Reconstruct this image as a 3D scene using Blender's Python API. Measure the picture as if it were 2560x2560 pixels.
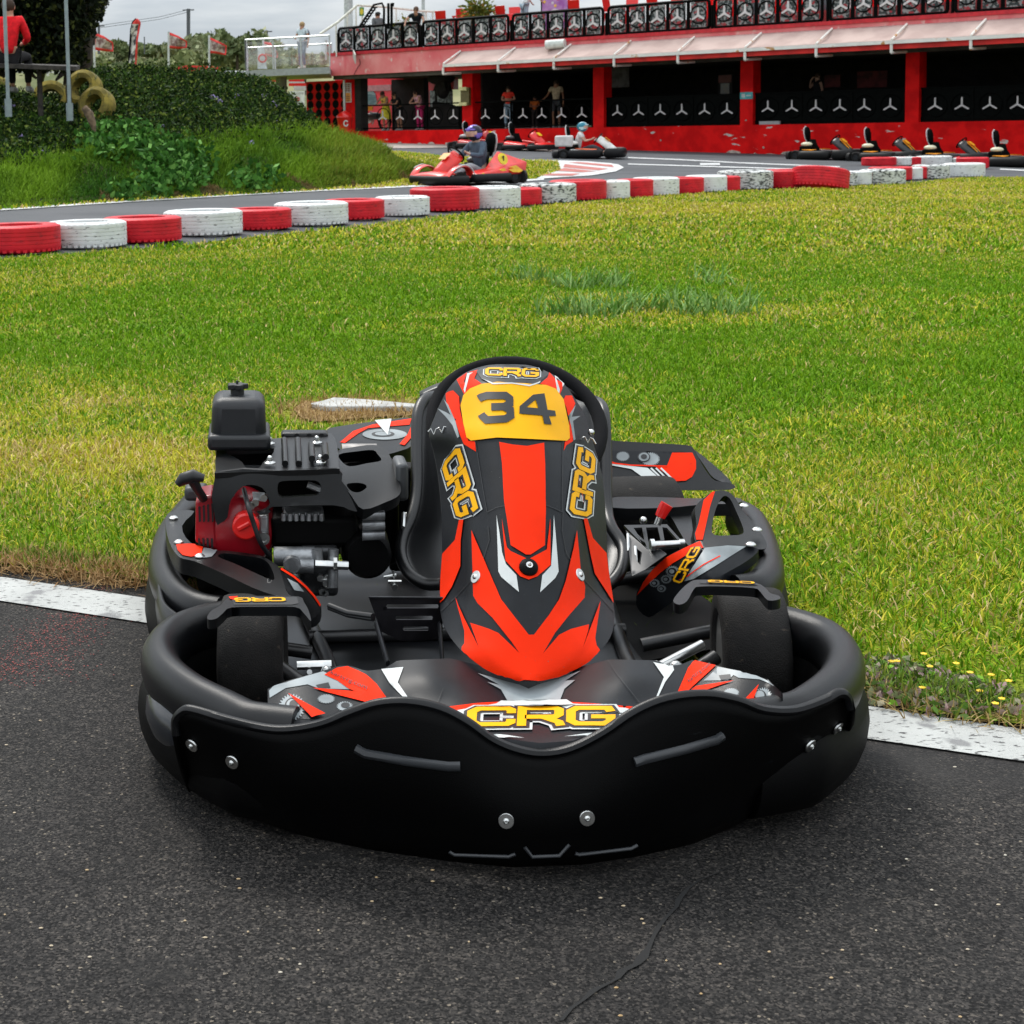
import bpy, bmesh, math, random
import numpy as np
from mathutils import Vector, Matrix
from mathutils.geometry import delaunay_2d_cdt
from mathutils.bvhtree import BVHTree
from math import radians, sin, cos, pi
random.seed(7); RNG = np.random.default_rng(11)
sc = bpy.context.scene
for o in list(bpy.data.objects): bpy.data.objects.remove(o)
COL = sc.collection

# ------------------------------------------------ camera
F, PX, PY, H = 4000.0, 640.0, 700.0, 1.2
ROLL = math.atan(.0224); PITCH = math.atan(392/4000)
fw = Vector((0, cos(PITCH), -sin(PITCH))); rt0 = Vector((1,0,0)); up0 = rt0.cross(fw)
RT = rt0*cos(ROLL) - up0*sin(ROLL); UP = up0*cos(ROLL) + rt0*sin(ROLL)
CAM = Vector((0,0,H))
cd = bpy.data.cameras.new('camera'); cam = bpy.data.objects.new('camera', cd); COL.objects.link(cam)
cam.matrix_world = Matrix(((RT.x,UP.x,-fw.x,0),(RT.y,UP.y,-fw.y,0),(RT.z,UP.z,-fw.z,H),(0,0,0,1)))
cd.sensor_width = 36; cd.lens = 36*F/2560
cd.shift_x = (1280-PX)/2560; cd.shift_y = -(1280-PY)/2560
cd.clip_start = .05; cd.clip_end = 3000
cd.dof.use_dof = True; cd.dof.focus_distance = 3.4; cd.dof.aperture_fstop = 20
sc.camera = cam
# ------------------------------------------------ world
SUN_EL, SUN_AZ = radians(52), radians(-22)       # azimuth measured from +Y towards +X
w = bpy.data.worlds.new("World"); sc.world = w; w.use_nodes = True
nt = w.node_tree; N = nt.nodes; L = nt.links
for n in list(N): N.remove(n)
out = N.new('ShaderNodeOutputWorld'); bg = N.new('ShaderNodeBackground'); bg.inputs[1].default_value = .095
sky = N.new('ShaderNodeTexSky'); sky.sky_type = 'NISHITA'; sky.sun_disc = False
sky.sun_elevation = SUN_EL; sky.sun_rotation = SUN_AZ; sky.altitude = 300; sky.air_density = 1.0; sky.dust_density = 2.0
tc = N.new('ShaderNodeTexCoord'); mp = N.new('ShaderNodeMapping'); mp.inputs['Scale'].default_value = (1.6, 1.6, 9)
L.new(tc.outputs['Generated'], mp.inputs[0])
nz = N.new('ShaderNodeTexNoise'); nz.inputs['Scale'].default_value = 1.6; nz.inputs['Detail'].default_value = 7; nz.inputs['Roughness'].default_value = .55
L.new(mp.outputs[0], nz.inputs['Vector'])
cr = N.new('ShaderNodeValToRGB'); cr.color_ramp.elements[0].position = .40; cr.color_ramp.elements[0].color = (3.3,3.7,4.15,1)
cr.color_ramp.elements[1].position = .62; cr.color_ramp.elements[1].color = (6.9,7.0,7.0,1)
L.new(nz.outputs[0], cr.inputs[0])
mx = N.new('ShaderNodeMix'); mx.data_type = 'RGBA'; mx.inputs[0].default_value = .9
# an overcast sky is brighter overhead than at the horizon
sx = N.new('ShaderNodeSeparateXYZ'); L.new(tc.outputs['Generated'], sx.inputs[0]); mr = N.new('ShaderNodeMapRange'); L.new(sx.outputs[2], mr.inputs[0]); mr.inputs[1].default_value=0; mr.inputs[2].default_value=1; mr.inputs[3].default_value=.98; mr.inputs[4].default_value=2.6
vm = N.new('ShaderNodeVectorMath'); vm.operation='SCALE'; L.new(cr.outputs[0], vm.inputs[0]); L.new(mr.outputs[0], vm.inputs['Scale'])
L.new(sky.outputs[0], mx.inputs[6]); L.new(vm.outputs[0], mx.inputs[7]); L.new(mx.outputs[2], bg.inputs[0]); L.new(bg.outputs[0], out.inputs[0])
# ------------------------------------------------ sun
sl = bpy.data.lights.new('sun', 'SUN'); sl.energy = 1.5; sl.angle = radians(14); sl.color = (1,.96,.9)
so = bpy.data.objects.new('sun', sl); COL.objects.link(so)
sd = Vector((sin(SUN_AZ)*cos(SUN_EL), cos(SUN_AZ)*cos(SUN_EL), sin(SUN_EL)))
so.rotation_euler = (-sd).to_track_quat('-Z','Y').to_euler(); so.location = (0,0,30)
# ------------------------------------------------ exposure
sc.view_settings.view_transform = 'Standard'; sc.view_settings.look = 'None'
sc.view_settings.exposure = 0.58; sc.view_settings.gamma = 1
sc.render.engine = 'CYCLES'
sc.render.resolution_x = sc.render.resolution_y = 1024

# ------------------------------------------------ pixel helpers (photograph pixels 2560)
def ray(x, y): return fw + RT*((x-PX)/F) + UP*((PY-y)/F)
def smooth(t): t = min(max(t,0),1); return t*t*(3-2*t)
def gz(X, Y): return smooth((Y-5)/12)*(.0115*min(Y,75)-.028*X-.27)
def atz(x,y,z): d = ray(x,y); return CAM + d*((z-H)/d.z)
def atY(x,y,Y): d = ray(x,y); return CAM + d*(Y/d.y)
def gnd(x,y):
    z = 0
    for i in range(50):
        p = atz(x,y,z); z = .5*z+.5*gz(p.x,p.y)
    return atz(x,y,z)
FR = dict(s=(0,0,1), o=(0,0,1932/2560), a=(320,880,2.415), b=(1000,880,2.147), c=(1450,1040,2.576), d=(300,1480,1.932),
          e=(1200,1480,1.932), g=(0,0,2.2465), h=(600,0,2.76), i=(1250,0,2.76), j=(1860,0,2.76), k=(850,0,5.52), l=(0,1340,3.019), m=(1980,1500,3.331))
def px(f, x, y):
    a = FR[f]; return (a[0]+x/a[2], a[1]+y/a[2])
def P(f,x,y,Y): return atY(*px(f,x,y), Y)
def PZ(f,x,y,z): return atz(*px(f,x,y), z)
# facade frame
FA = Vector((4.304, 63.5, 0)); FE = Vector((17.55,-18,0)).normalized(); FN = Vector((FE.y, -FE.x, 0))
def fac(x, y, d=0):
    r = ray(x,y); o = FA + FN*d
    t = (o-CAM).dot(FN)/r.dot(FN); p = CAM + r*t
    return (p-o).dot(FE), p.z
def W(s, d, z): return FA + FE*s + FN*d + Vector((0,0,z))

# ------------------------------------------------ materials
MATS = {}
def mat(name, col, rough=.6, metal=0, var=.12, vscale=8, bump=0, bscale=200, spec=.5, col2=None, ramp=(.4,.6), coat=0, trans=0, alpha=1, detail=4, coord='Object', emis=0, attr=None, stretch=None):
    if name in MATS: return MATS[name]
    m = bpy.data.materials.new(name); m.use_nodes = True; nt = m.node_tree; N = nt.nodes; L = nt.links
    b = N['Principled BSDF']; b.inputs['Roughness'].default_value = rough; b.inputs['Metallic'].default_value = metal
    b.inputs['Specular IOR Level'].default_value = spec; b.inputs['Coat Weight'].default_value = coat; b.inputs['Coat Roughness'].default_value = .12
    b.inputs['Transmission Weight'].default_value = trans; b.inputs['Alpha'].default_value = alpha
    tc = N.new('ShaderNodeTexCoord'); src = tc.outputs[coord]
    if stretch:
        mp = N.new('ShaderNodeMapping'); mp.inputs['Scale'].default_value = stretch; L.new(src, mp.inputs[0]); src = mp.outputs[0]
    n = N.new('ShaderNodeTexNoise'); n.inputs['Scale'].default_value = vscale; n.inputs['Detail'].default_value = detail; L.new(src, n.inputs['Vector'])
    if attr:
        a = N.new('ShaderNodeVertexColor'); a.layer_name = attr; base = a.outputs[0]
    r = N.new('ShaderNodeValToRGB'); r.color_ramp.elements[0].position = ramp[0]; r.color_ramp.elements[1].position = ramp[1]
    if col2 is None:
        c0 = [max(0,c*(1-var)) for c in col[:3]]; c1 = [min(1,c*(1+var)) for c in col[:3]]
    else: c0, c1 = col, col2
    r.color_ramp.elements[0].color = (*c0[:3],1); r.color_ramp.elements[1].color = (*c1[:3],1)
    L.new(n.outputs[0], r.inputs[0])
    if attr:
        mm = N.new('ShaderNodeMix'); mm.data_type='RGBA'; mm.blend_type='MULTIPLY'; mm.inputs[0].default_value=1
        L.new(base, mm.inputs[6]); L.new(r.outputs[0], mm.inputs[7]); L.new(mm.outputs[2], b.inputs['Base Color'])
    else: L.new(r.outputs[0], b.inputs['Base Color'])
    if bump:
        n2 = N.new('ShaderNodeTexNoise'); n2.inputs['Scale'].default_value = bscale; n2.inputs['Detail'].default_value = 3; L.new(tc.outputs[coord], n2.inputs['Vector'])
        bp = N.new('ShaderNodeBump'); bp.inputs['Strength'].default_value = bump; bp.inputs['Distance'].default_value = .01
        L.new(n2.outputs[0], bp.inputs['Height']); L.new(bp.outputs[0], b.inputs['Normal'])
    if emis: b.inputs['Emission Color'].default_value=(*col[:3],1); b.inputs['Emission Strength'].default_value=emis
    m['b'] = 1; MATS[name] = m
    return m
def addmix(m, scale, lo, hi, col, detail=3, coord='Object', vor=False, stretch=None, rough=None):
    """patches of another colour over a material's own colour (wear, stains, stones)"""
    N = m.node_tree.nodes; L = m.node_tree.links; b = N['Principled BSDF']
    old = b.inputs['Base Color'].links[0].from_socket
    tc = N.new('ShaderNodeTexCoord'); src = tc.outputs[coord]
    if stretch:
        mp = N.new('ShaderNodeMapping'); mp.inputs['Scale'].default_value = stretch; L.new(src, mp.inputs[0]); src = mp.outputs[0]
    n = N.new('ShaderNodeTexVoronoi' if vor else 'ShaderNodeTexNoise'); n.inputs['Scale'].default_value = scale
    if not vor: n.inputs['Detail'].default_value = detail
    L.new(src, n.inputs['Vector'])
    r = N.new('ShaderNodeMapRange'); r.inputs[1].default_value = lo; r.inputs[2].default_value = hi; L.new(n.outputs[0], r.inputs[0])
    x = N.new('ShaderNodeMix'); x.data_type = 'RGBA'; L.new(r.outputs[0], x.inputs[0]); L.new(old, x.inputs[6]); x.inputs[7].default_value = (*col,1)
    L.new(x.outputs[2], b.inputs['Base Color'])
    return m
# plastics / paints
M_blk = mat('black_plastic', (.0014,.0019,.0028), .33, var=.3, vscale=5, bump=.12, bscale=900, spec=.34)
addmix(M_blk, 22, .70,.78,(.016,.018,.020), detail=8, stretch=(.3,1.5,1)); addmix(M_blk, 150, .72,.80,(.03,.03,.03), detail=4)
M_blk2 = mat('black_plastic_rough', (.0015,.0015,.0016), .5, var=.3, vscale=6, bump=.2, bscale=700, spec=.10)
M_skirt = mat('skirt_plastic', (.0010,.0010,.0011), .45, var=.3, vscale=4, bump=.1, bscale=500, spec=.07)
addmix(M_skirt, 26, .75, .80, (.02,.023,.025), detail=6, stretch=(.25,.5,2.2))
M_sgrey = mat('sticker_grey', (.0055,.007,.0095), .42, var=.15, vscale=30, bump=.05, bscale=900, spec=.24)
M_red = mat('sticker_orange_red', (.86,.028,.002), .55, var=.05, vscale=12, bump=.04, bscale=700, spec=.08)
addmix(M_red, 40, .76,.80,(.45,.015,.01), detail=5)
M_yel = mat('sticker_yellow', (.88,.43,.003), .5, var=.04, vscale=10, spec=.14)
M_wht = mat('sticker_white', (.58,.61,.60), .4, var=.05, vscale=14)
M_gry = mat('sticker_silver', (.24,.27,.28), .4, var=.25, vscale=9)
M_blkst = mat('sticker_black', (.008,.009,.011), .5, var=.1)
M_rubber = mat('tyre_rubber', (.007,.0062,.0056), .78, var=.35, vscale=30, bump=.35, bscale=350, spec=.35)
addmix(M_rubber, 60, .66,.75,(.07,.055,.04), detail=5)
M_chrome = mat('zinc_metal', (.62,.63,.62), .28, 1, var=.1, vscale=40)
M_alu = mat('cast_aluminium', (.30,.31,.32), .45, .85, var=.25, vscale=40, bump=.15, bscale=300)
M_dkmetal = mat('dark_metal', (.03,.032,.036), .35, .6, var=.3, vscale=30)
M_eng = mat('engine_red', (.30,.004,.012), .35, var=.1, vscale=14, coat=.3)
M_brred = mat('bright_red_plastic', (.75,.015,.012), .3, var=.06, coat=.3)
M_clamp = mat('seat_plastic', (.002,.0024,.003), .33, var=.2, vscale=7, bump=.08, bscale=800, spec=.5)

for m_,c_ in ((M_red,(.25,.10,.08)),(M_yel,(.35,.25,.10)),(M_wht,(.25,.25,.24)),(M_sgrey,(.05,.05,.05))):
    addmix(m_, 260, .73,.77, c_, detail=2)
# ------------------------------------------------ mesh builder
class MB:
    def __init__(s): s.v=[]; s.f=[]; s.m=[]
    def add(s, vs, fs, mi=0):
        o=len(s.v); s.v.extend([Vector(p) for p in vs])
        for f in fs: s.f.append([o+i for i in f]); s.m.append(mi)
        return s
    def box(s, c, size, rot=None, mi=0):
        c=Vector(c); hx,hy,hz=[q/2 for q in size]
        vs=[Vector((x,y,z)) for x in(-hx,hx) for y in(-hy,hy) for z in(-hz,hz)]
        if rot is not None:
            if not isinstance(rot, Matrix): rot=Matrix.Rotation(rot,3,'Z')
            vs=[rot@q for q in vs]
        return s.add([c+q for q in vs], [(0,1,3,2),(4,6,7,5),(0,4,5,1),(2,3,7,6),(0,2,6,4),(1,5,7,3)], mi)
    def hexa(s, bot, top, mi=0):   # 4 bottom, 4 top points
        return s.add(list(bot)+list(top), [(3,2,1,0),(4,5,6,7),(0,1,5,4),(1,2,6,5),(2,3,7,6),(3,0,4,7)], mi)
    def fbox(s, s0,s1,d0,d1,z0,z1, mi=0):
        b=[W(s0,d0,z0),W(s1,d0,z0),W(s1,d1,z0),W(s0,d1,z0)]; t=[W(s0,d0,z1),W(s1,d0,z1),W(s1,d1,z1),W(s0,d1,z1)]
        return s.hexa(b,t,mi)
    def tube(s, pts, r, seg=8, closed=False, mi=0, flat=None, cap=True, refup=None):
        pts=[Vector(p) for p in pts]; n=len(pts)
        if n<2: return s
        if not hasattr(r,'__len__'): r=[r]*n
        rings=[]; prev=None
        for i in range(n):
            if closed: t=pts[(i+1)%n]-pts[i-1]
            else: t=pts[min(i+1,n-1)]-pts[max(i-1,0)]
            t=t.normalized() if t.length>1e-9 else Vector((0,0,1))
            if refup is not None: u=refup-t*refup.dot(t)
            elif prev is None:
                u=Vector((0,0,1)) if abs(t.z)<.9 else Vector((1,0,0)); u=u-t*u.dot(t)
            else: u=prev-t*prev.dot(t)
            if u.length<1e-6: u=t.orthogonal()
            u.normalize(); prev=u; v=t.cross(u)
            a,b=(1,1) if flat is None else flat
            rings.append([pts[i]+u*(r[i]*a*cos(2*pi*k/seg))+v*(r[i]*b*sin(2*pi*k/seg)) for k in range(seg)])
        o=len(s.v)
        for g in rings: s.v.extend(g)
        m=n if closed else n-1
        for i in range(m):
            j=(i+1)%n
            for k in range(seg):
                q=(k+1)%seg; s.f.append([o+i*seg+k,o+j*seg+k,o+j*seg+q,o+i*seg+q][::-1]); s.m.append(mi)
        if cap and not closed:
            s.f.append([o+k for k in range(seg)]); s.m.append(mi)
            s.f.append([o+(n-1)*seg+k for k in range(seg)][::-1]); s.m.append(mi)
        return s
    def cyl(s, p0,p1,r0,r1=None,seg=16,mi=0):
        return s.tube([p0,p1],[r0,r0 if r1 is None else r1],seg,mi=mi)
    def lathe(s, c, axis, prof, seg=24, mi=0, closed=False):  # prof: (dist along axis, radius)
        c=Vector(c); ax=Vector(axis).normalized(); u=ax.orthogonal().normalized(); v=ax.cross(u)
        o=len(s.v); n=len(prof)
        for (a,r) in prof:
            for k in range(seg): s.v.append(c+ax*a+u*(r*cos(2*pi*k/seg))+v*(r*sin(2*pi*k/seg)))
        for i in range(n if closed else n-1):
            j=(i+1)%n
            for k in range(seg):
                q=(k+1)%seg; s.f.append([o+i*seg+k,o+i*seg+q,o+j*seg+q,o+j*seg+k]); s.m.append(mi)
        if not closed:
            if prof[0][1]>1e-5: s.f.append([o+k for k in range(seg)][::-1]); s.m.append(mi)
            if prof[-1][1]>1e-5: s.f.append([o+(n-1)*seg+k for k in range(seg)]); s.m.append(mi)
        return s
    def ball(s, c, r, seg=12, rings=8, mi=0, rot=None):
        c=Vector(c); r=Vector(r) if hasattr(r,'__len__') else Vector((r,r,r)); vs=[]; fs=[]
        for i in range(rings+1):
            a=pi*i/rings
            for k in range(seg):
                b=2*pi*k/seg; q=Vector((r.x*sin(a)*cos(b), r.y*sin(a)*sin(b), r.z*cos(a)))
                if rot is not None: q=rot@q
                vs.append(c+q)
        for i in range(rings):
            for k in range(seg):
                q=(k+1)%seg; fs.append([i*seg+k,(i+1)*seg+k,(i+1)*seg+q,i*seg+q])
        return s.add(vs,fs,mi)
    def prism(s, poly, vec, mi=0):
        n=len(poly); vec=Vector(vec); a=[Vector(p) for p in poly]; b=[p+vec for p in a]
        s.add(a+b, [list(range(n)),[2*n-1-i for i in range(n)]]+[[i,(i+1)%n,n+(i+1)%n,n+i][::-1] for i in range(n)], mi)
        return s
    def grid(s, rows, mi=0, flip=False, closed=False):
        o=len(s.v); n=len(rows); m=len(rows[0])
        for r in rows: s.v.extend([Vector(p) for p in r])
        for i in range(n-1):
            for k in range(m if closed else m-1):
                q=(k+1)%m; f=[o+i*m+k,o+i*m+q,o+(i+1)*m+q,o+(i+1)*m+k]
                s.f.append(f[::-1] if flip else f); s.m.append(mi)
        return s
    def merge(s, other, mi=None):
        o=len(s.v); s.v.extend(other.v)
        for f,m in zip(other.f,other.m): s.f.append([o+i for i in f]); s.m.append(m if mi is None else mi)
        return s
    def build(s, name, mats, parent=None, smooth=45, bevel=0, subsurf=0, solid=0, origin=None, weld=False, fixn=True):
        if not isinstance(mats,(list,tuple)): mats=[mats]
        if origin is None: origin = Vector(parent['org']) if (parent is not None and 'org' in parent.keys()) else Vector((0,0,0))
        me=bpy.data.meshes.new(name)
        me.from_pydata([p-origin for p in s.v],[],s.f); 
        for m in mats: me.materials.append(m)
        me.polygons.foreach_set('material_index', s.m)
        if weld or fixn:
            bm=bmesh.new(); bm.from_mesh(me)
            if weld: bmesh.ops.remove_doubles(bm, verts=bm.verts, dist=1e-5)
            if fixn: bmesh.ops.recalc_face_normals(bm, faces=bm.faces)
            bm.to_mesh(me); bm.free()
        o=bpy.data.objects.new(name,me); COL.objects.link(o)
        if smooth: 
            me.polygons.foreach_set('use_smooth',[True]*len(me.polygons)); me.set_sharp_from_angle(angle=radians(smooth))
        o['org']=list(origin)
        if parent is not None: o.parent=parent
        else: o.location=origin
        if solid:
            md=o.modifiers.new('s','SOLIDIFY'); md.thickness=abs(solid); md.offset=-1 if solid>0 else 1
        if bevel:
            md=o.modifiers.new('b','BEVEL'); md.width=bevel; md.segments=3; md.limit_method='ANGLE'; md.angle_limit=radians(35)
        if subsurf:
            md=o.modifiers.new('u','SUBSURF'); md.levels=subsurf; md.render_levels=subsurf
        return o
def thing(name,label,cat,loc=(0,0,0),group=None,rz=0):
    o=bpy.data.objects.new(name,None); COL.objects.link(o); o.location=loc; o.rotation_euler=(0,0,rz); o.empty_display_size=.2
    o['label']=label; o['category']=cat
    if rz==0: o['org']=list(loc)
    if group: o['group']=group
    return o
def tag(o,label,cat,group=None,kind=None):
    if label: o['label']=label
    if cat: o['category']=cat
    if group: o['group']=group
    if kind: o['kind']=kind
    return o
def struct(o): o['kind']='structure'; return o
def copy_tree(o, parent=None):
    c=o.copy(); COL.objects.link(c); c.parent=parent
    for ch in [q for q in bpy.data.objects if q.parent==o]: copy_tree(ch,c)
    return c
def catmull(pts, n=6, closed=False):
    pts=[Vector(p) for p in pts]; out=[]; m=len(pts)
    for i in range(m if closed else m-1):
        p1=pts[i]; p2=pts[(i+1)%m]; p0=pts[i-1] if (closed or i>0) else p1; p3=pts[(i+2)%m] if (closed or i+2<m) else p2
        for k in range(n):
            t=k/n; out.append(.5*((2*p1)+(p2-p0)*t+(2*p0-5*p1+4*p2-p3)*t*t+(3*p1-p0-3*p2+p3)*t**3))
    if not closed: out.append(pts[-1])
    return out
def pip(p, poly):
    x,y=p[0],p[1]; c=False; n=len(poly); j=n-1
    for i in range(n):
        xi,yi=poly[i][0],poly[i][1]; xj,yj=poly[j][0],poly[j][1]
        if (yi>y)!=(yj>y) and x<(xj-xi)*(y-yi)/(yj-yi)+xi: c=not c
        j=i
    return c
def fill2d(polys, holes=(), step=None):
    """triangles covering the union of polys minus holes; interior grid points every step"""
    vs=[]; es=[]
    for pl in list(polys)+list(holes):
        o=len(vs); n=len(pl); vs+= [Vector((p[0],p[1])) for p in pl]; es+=[(o+i,o+(i+1)%n) for i in range(n)]
    if step:
        xs=[v.x for v in vs]; ys=[v.y for v in vs]
        for x in np.arange(min(xs)+step*.5,max(xs),step):
            for y in np.arange(min(ys)+step*.5,max(ys),step):
                if any(pip((x,y),p) for p in polys): vs.append(Vector((x,y)))
    V,_,T,_,_,_=delaunay_2d_cdt(vs,es,[],0,1e-5)
    tr=[]
    for t in T:
        c=(V[t[0]]+V[t[1]]+V[t[2]])/3
        if any(pip(c,p) for p in polys) and not any(pip(c,h) for h in holes): tr.append(list(t))
    return V,tr
class Panel:
    """a moulded panel mesh whose stickers are laid on its own surface"""
    def __init__(s, mb): s.mb=mb; s.bvh=BVHTree.FromPolygons([tuple(v) for v in mb.v],[tuple(f) for f in mb.f])
    def hit(s, x, y, off):
        d=ray(x,y).normalized(); h=s.bvh.ray_cast(CAM,d)
        if h[0] is None: return None
        n=h[1];  n=-n if n.dot(d)>0 else n
        if n.dot(-d)<.02: return None
        return h[0]+n*off
    def lay(s, polys, mi, layer=1, holes=(), step=14):
        def dens(pl):
            o=[]; n=len(pl)
            for i in range(n):
                a=Vector(pl[i]); b=Vector(pl[(i+1)%n]); k=max(1,int((b-a).length/9)) if step<50 else 1
                for q in range(k): o.append(a.lerp(b,q/k))
            return o
        polys=[dens(p) for p in polys]; holes=[dens(p) for p in holes]
        V,T=fill2d(polys,holes,step); ps=[]; mp={}
        al=[q for pl in polys for q in pl]; cx_=sum(q[0] for q in al)/len(al); cy_=sum(q[1] for q in al)/len(al)
        for v in V:
            h=s.hit(v.x,v.y,.0009*layer)
            if h is None:
                dd=math.hypot(v.x-cx_,v.y-cy_)
                for k in (3,6,10,15,22):
                    if k<dd: h=s.hit(v.x+(cx_-v.x)*k/dd,v.y+(cy_-v.y)*k/dd,.0009*layer)
                    if h is not None: break
            ps.append(h)
        for i,p in enumerate(ps):
            if p is not None: mp[i]=len(s.mb.v); s.mb.v.append(p)
        for t in T:
            if all(i in mp for i in t):
                f=[mp[i] for i in t]; a,b,c=[s.mb.v[i] for i in f]
                if max((a-b).length,(b-c).length,(a-c).length)>.22: continue
                if (b-a).cross(c-a).dot(a-CAM)>0: f=f[::-1]
                s.mb.f.append(f); s.mb.m.append(mi)
    def poly(s, fr, pts, mi, layer=1, step=14): s.lay([[px(fr,*p) for p in pts]],mi,layer,step=step)
def stroke(pts, w):
    """outline polygon of a thick open polyline with mitred joints"""
    n=len(pts); Lf=[]; Rt=[]
    for i in range(n):
        p=Vector(pts[i]); a=(p-Vector(pts[i-1])).normalized() if i else None; b=(Vector(pts[i+1])-p).normalized() if i<n-1 else None
        if a is None: a=b
        if b is None: b=a
        na=Vector((-a.y,a.x)); nb=Vector((-b.y,b.x)); m=(na+nb)
        if m.length<1e-6: m=na
        m.normalize(); k=1/max(.5,m.dot(na)); e=Vector((0,0))
        if i==0: e=-a*.0
        Lf.append(p+m*(w/2*k)); Rt.append(p-m*(w/2*k))
    return Lf+Rt[::-1]
def quad(f, q):  # bilinear map of unit square (0,0)=top-left .. to px; q= TL,TR,BR,BL
    q=[Vector(px(f,*p)) for p in q]
    def g(u,v): return (q[0]*(1-u)+q[1]*u)*(1-v)+(q[3]*(1-u)+q[2]*u)*v
    return g
# the three blocky logo letters, drawn in a 3.0 x 1.0 box (x to the right, y down)
LOGO=[ [(.90,.36),(.90,.2),(.82,.12),(.24,.12),(.12,.26),(.12,.74),(.24,.88),(.82,.88),(.90,.80),(.90,.64)],
       [(1.12,.98),(1.12,.5),(1.12,.12),(1.80,.12),(1.88,.2),(1.88,.44),(1.80,.54),(1.18,.54)], [(1.55,.54),(1.88,.80),(1.92,.98)],
       [(2.90,.30),(2.84,.12),(2.24,.12),(2.12,.26),(2.12,.74),(2.24,.88),(2.78,.88),(2.90,.76),(2.90,.54),(2.52,.54)] ]
def logo(pan, f, q, my=2, mk=5, mw=3, layer=2, w=.19, step=16):
    g=quad(f,q)
    def mp(poly): return [tuple(g(p[0]/3,p[1])) for p in poly]
    def ext(st,e):
        a=[Vector(p) for p in st]; d0=(a[0]-a[1]).normalized(); d1=(a[-1]-a[-2]).normalized(); a[0]=a[0]+d0*e; a[-1]=a[-1]+d1*e; return a
    if mw is not None: pan.lay([mp(stroke(ext(s,.13),w+.26)) for s in LOGO],mw,layer,step=step)
    pan.lay([mp(stroke(ext(s,.07),w+.14)) for s in LOGO],mk,layer+1,step=step)
    pan.lay([mp(stroke(s,w)) for s in LOGO],my,layer+2,step=step)
def text2d(body, width=None):
    c=bpy.data.curves.new('t','FONT'); c.body=body; c.align_x='LEFT'; o=bpy.data.objects.new('t',c); COL.objects.link(o)
    dg=bpy.context.evaluated_depsgraph_get(); dg.update(); me=bpy.data.meshes.new_from_object(o.evaluated_get(dg))
    vs=[(v.co.x,v.co.y) for v in me.vertices]; fs=[list(p.vertices) for p in me.polygons]
    bpy.data.objects.remove(o); bpy.data.curves.remove(c); bpy.data.meshes.remove(me)
    xs=[v[0] for v in vs]; ys=[v[1] for v in vs]; x0,x1,y0,y1=min(xs),max(xs),min(ys),max(ys)
    return [((x-x0)/(x1-x0),1-(y-y0)/(y1-y0)) for x,y in vs], fs
def text_on(pan, body, f, q, mi, layer=2):
    vs,fs=text2d(body); g=quad(f,q); o={}
    for i,(u,v) in enumerate(vs):
        p=pan.hit(*g(u,v),.0009*layer)
        if p is not None: o[i]=len(pan.mb.v); pan.mb.v.append(p)
    for t in fs:
        if all(i in o for i in t): pan.mb.f.append([o[i] for i in t]); pan.mb.m.append(mi)
def text_flat(mb, body, org, ux, uz, wd, ht, mi):   # text on a flat sign: org = top-left
    vs,fs=text2d(body); mb.add([Vector(org)+Vector(ux)*(u*wd)-Vector(uz)*(v*ht) for u,v in vs],fs,mi)
def gear(cx,cy,r,teeth,ang=0,sq=1.0):
    o=[]
    for k in range(teeth*4):
        a=ang+2*pi*k/(teeth*4); rr=r if k%4<2 else r*.84
        o.append((cx+rr*cos(a), cy+rr*sq*sin(a)))
    return o
def circ(cx,cy,r,n=16,sq=1.0): return [(cx+r*cos(2*pi*k/n),cy+r*sq*sin(2*pi*k/n)) for k in range(n)]
# ================================================================ GROUND
M_asph = mat('asphalt', (.0175,.0165,.016), .85, col2=(.031,.0292,.028), ramp=(.3,.7), vscale=3, bump=.5, bscale=180, spec=.25, detail=8)
def cells(m, scale, stops, fac_=1.0):
    """angular stones: a colour drawn for every Voronoi cell"""
    N=m.node_tree.nodes; L=m.node_tree.links; b=N['Principled BSDF']; old=b.inputs['Base Color'].links[0].from_socket
    tc=N.new('ShaderNodeTexCoord'); v=N.new('ShaderNodeTexVoronoi'); v.inputs['Scale'].default_value=scale; L.new(tc.outputs['Object'],v.inputs['Vector'])
    sp=N.new('ShaderNodeSeparateColor'); L.new(v.outputs['Color'],sp.inputs[0]); r=N.new('ShaderNodeValToRGB'); el=r.color_ramp.elements; r.color_ramp.interpolation='CONSTANT'
    while len(el)<len(stops): el.new(.5)
    for e,(pos,c) in zip(el,stops): e.position=pos; e.color=(*c,1)
    L.new(sp.outputs[0],r.inputs[0]); x=N.new('ShaderNodeMix'); x.data_type='RGBA'; x.blend_type='MULTIPLY'; x.inputs[0].default_value=fac_; L.new(old,x.inputs[6]); L.new(r.outputs[0],x.inputs[7]); L.new(x.outputs[2],b.inputs['Base Color'])
    bp=[n for n in N if n.type=='BUMP']
    return v
cells(M_asph, 270, [(0,(.18,.18,.18)),(.28,(.6,.6,.6)),(.5,(1.1,1.08,1.05)),(.76,(1.9,1.82,1.72)),(.93,(3.0,2.85,2.6)),(.992,(7,6.4,5.2))])
cells(M_asph, 95, [(0,(.75,.75,.75)),(.3,(.95,.95,.95)),(.6,(1.1,1.08,1.06)),(.9,(1.3,1.27,1.22))])
addmix(M_asph, 1.1, .58,.74,(.036,.034,.033),detail=6); addmix(M_asph, 3.1, .64,.72,(.014,.0135,.013),detail=7)
addmix(M_asph, 55, .035,.02,(.40,.36,.28),vor=True)
_st=[]
M_asphfar = mat('asphalt_far', (.045,.05,.057), .8, col2=(.07,.074,.082), vscale=.6, bump=.3, bscale=60, detail=8)
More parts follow.
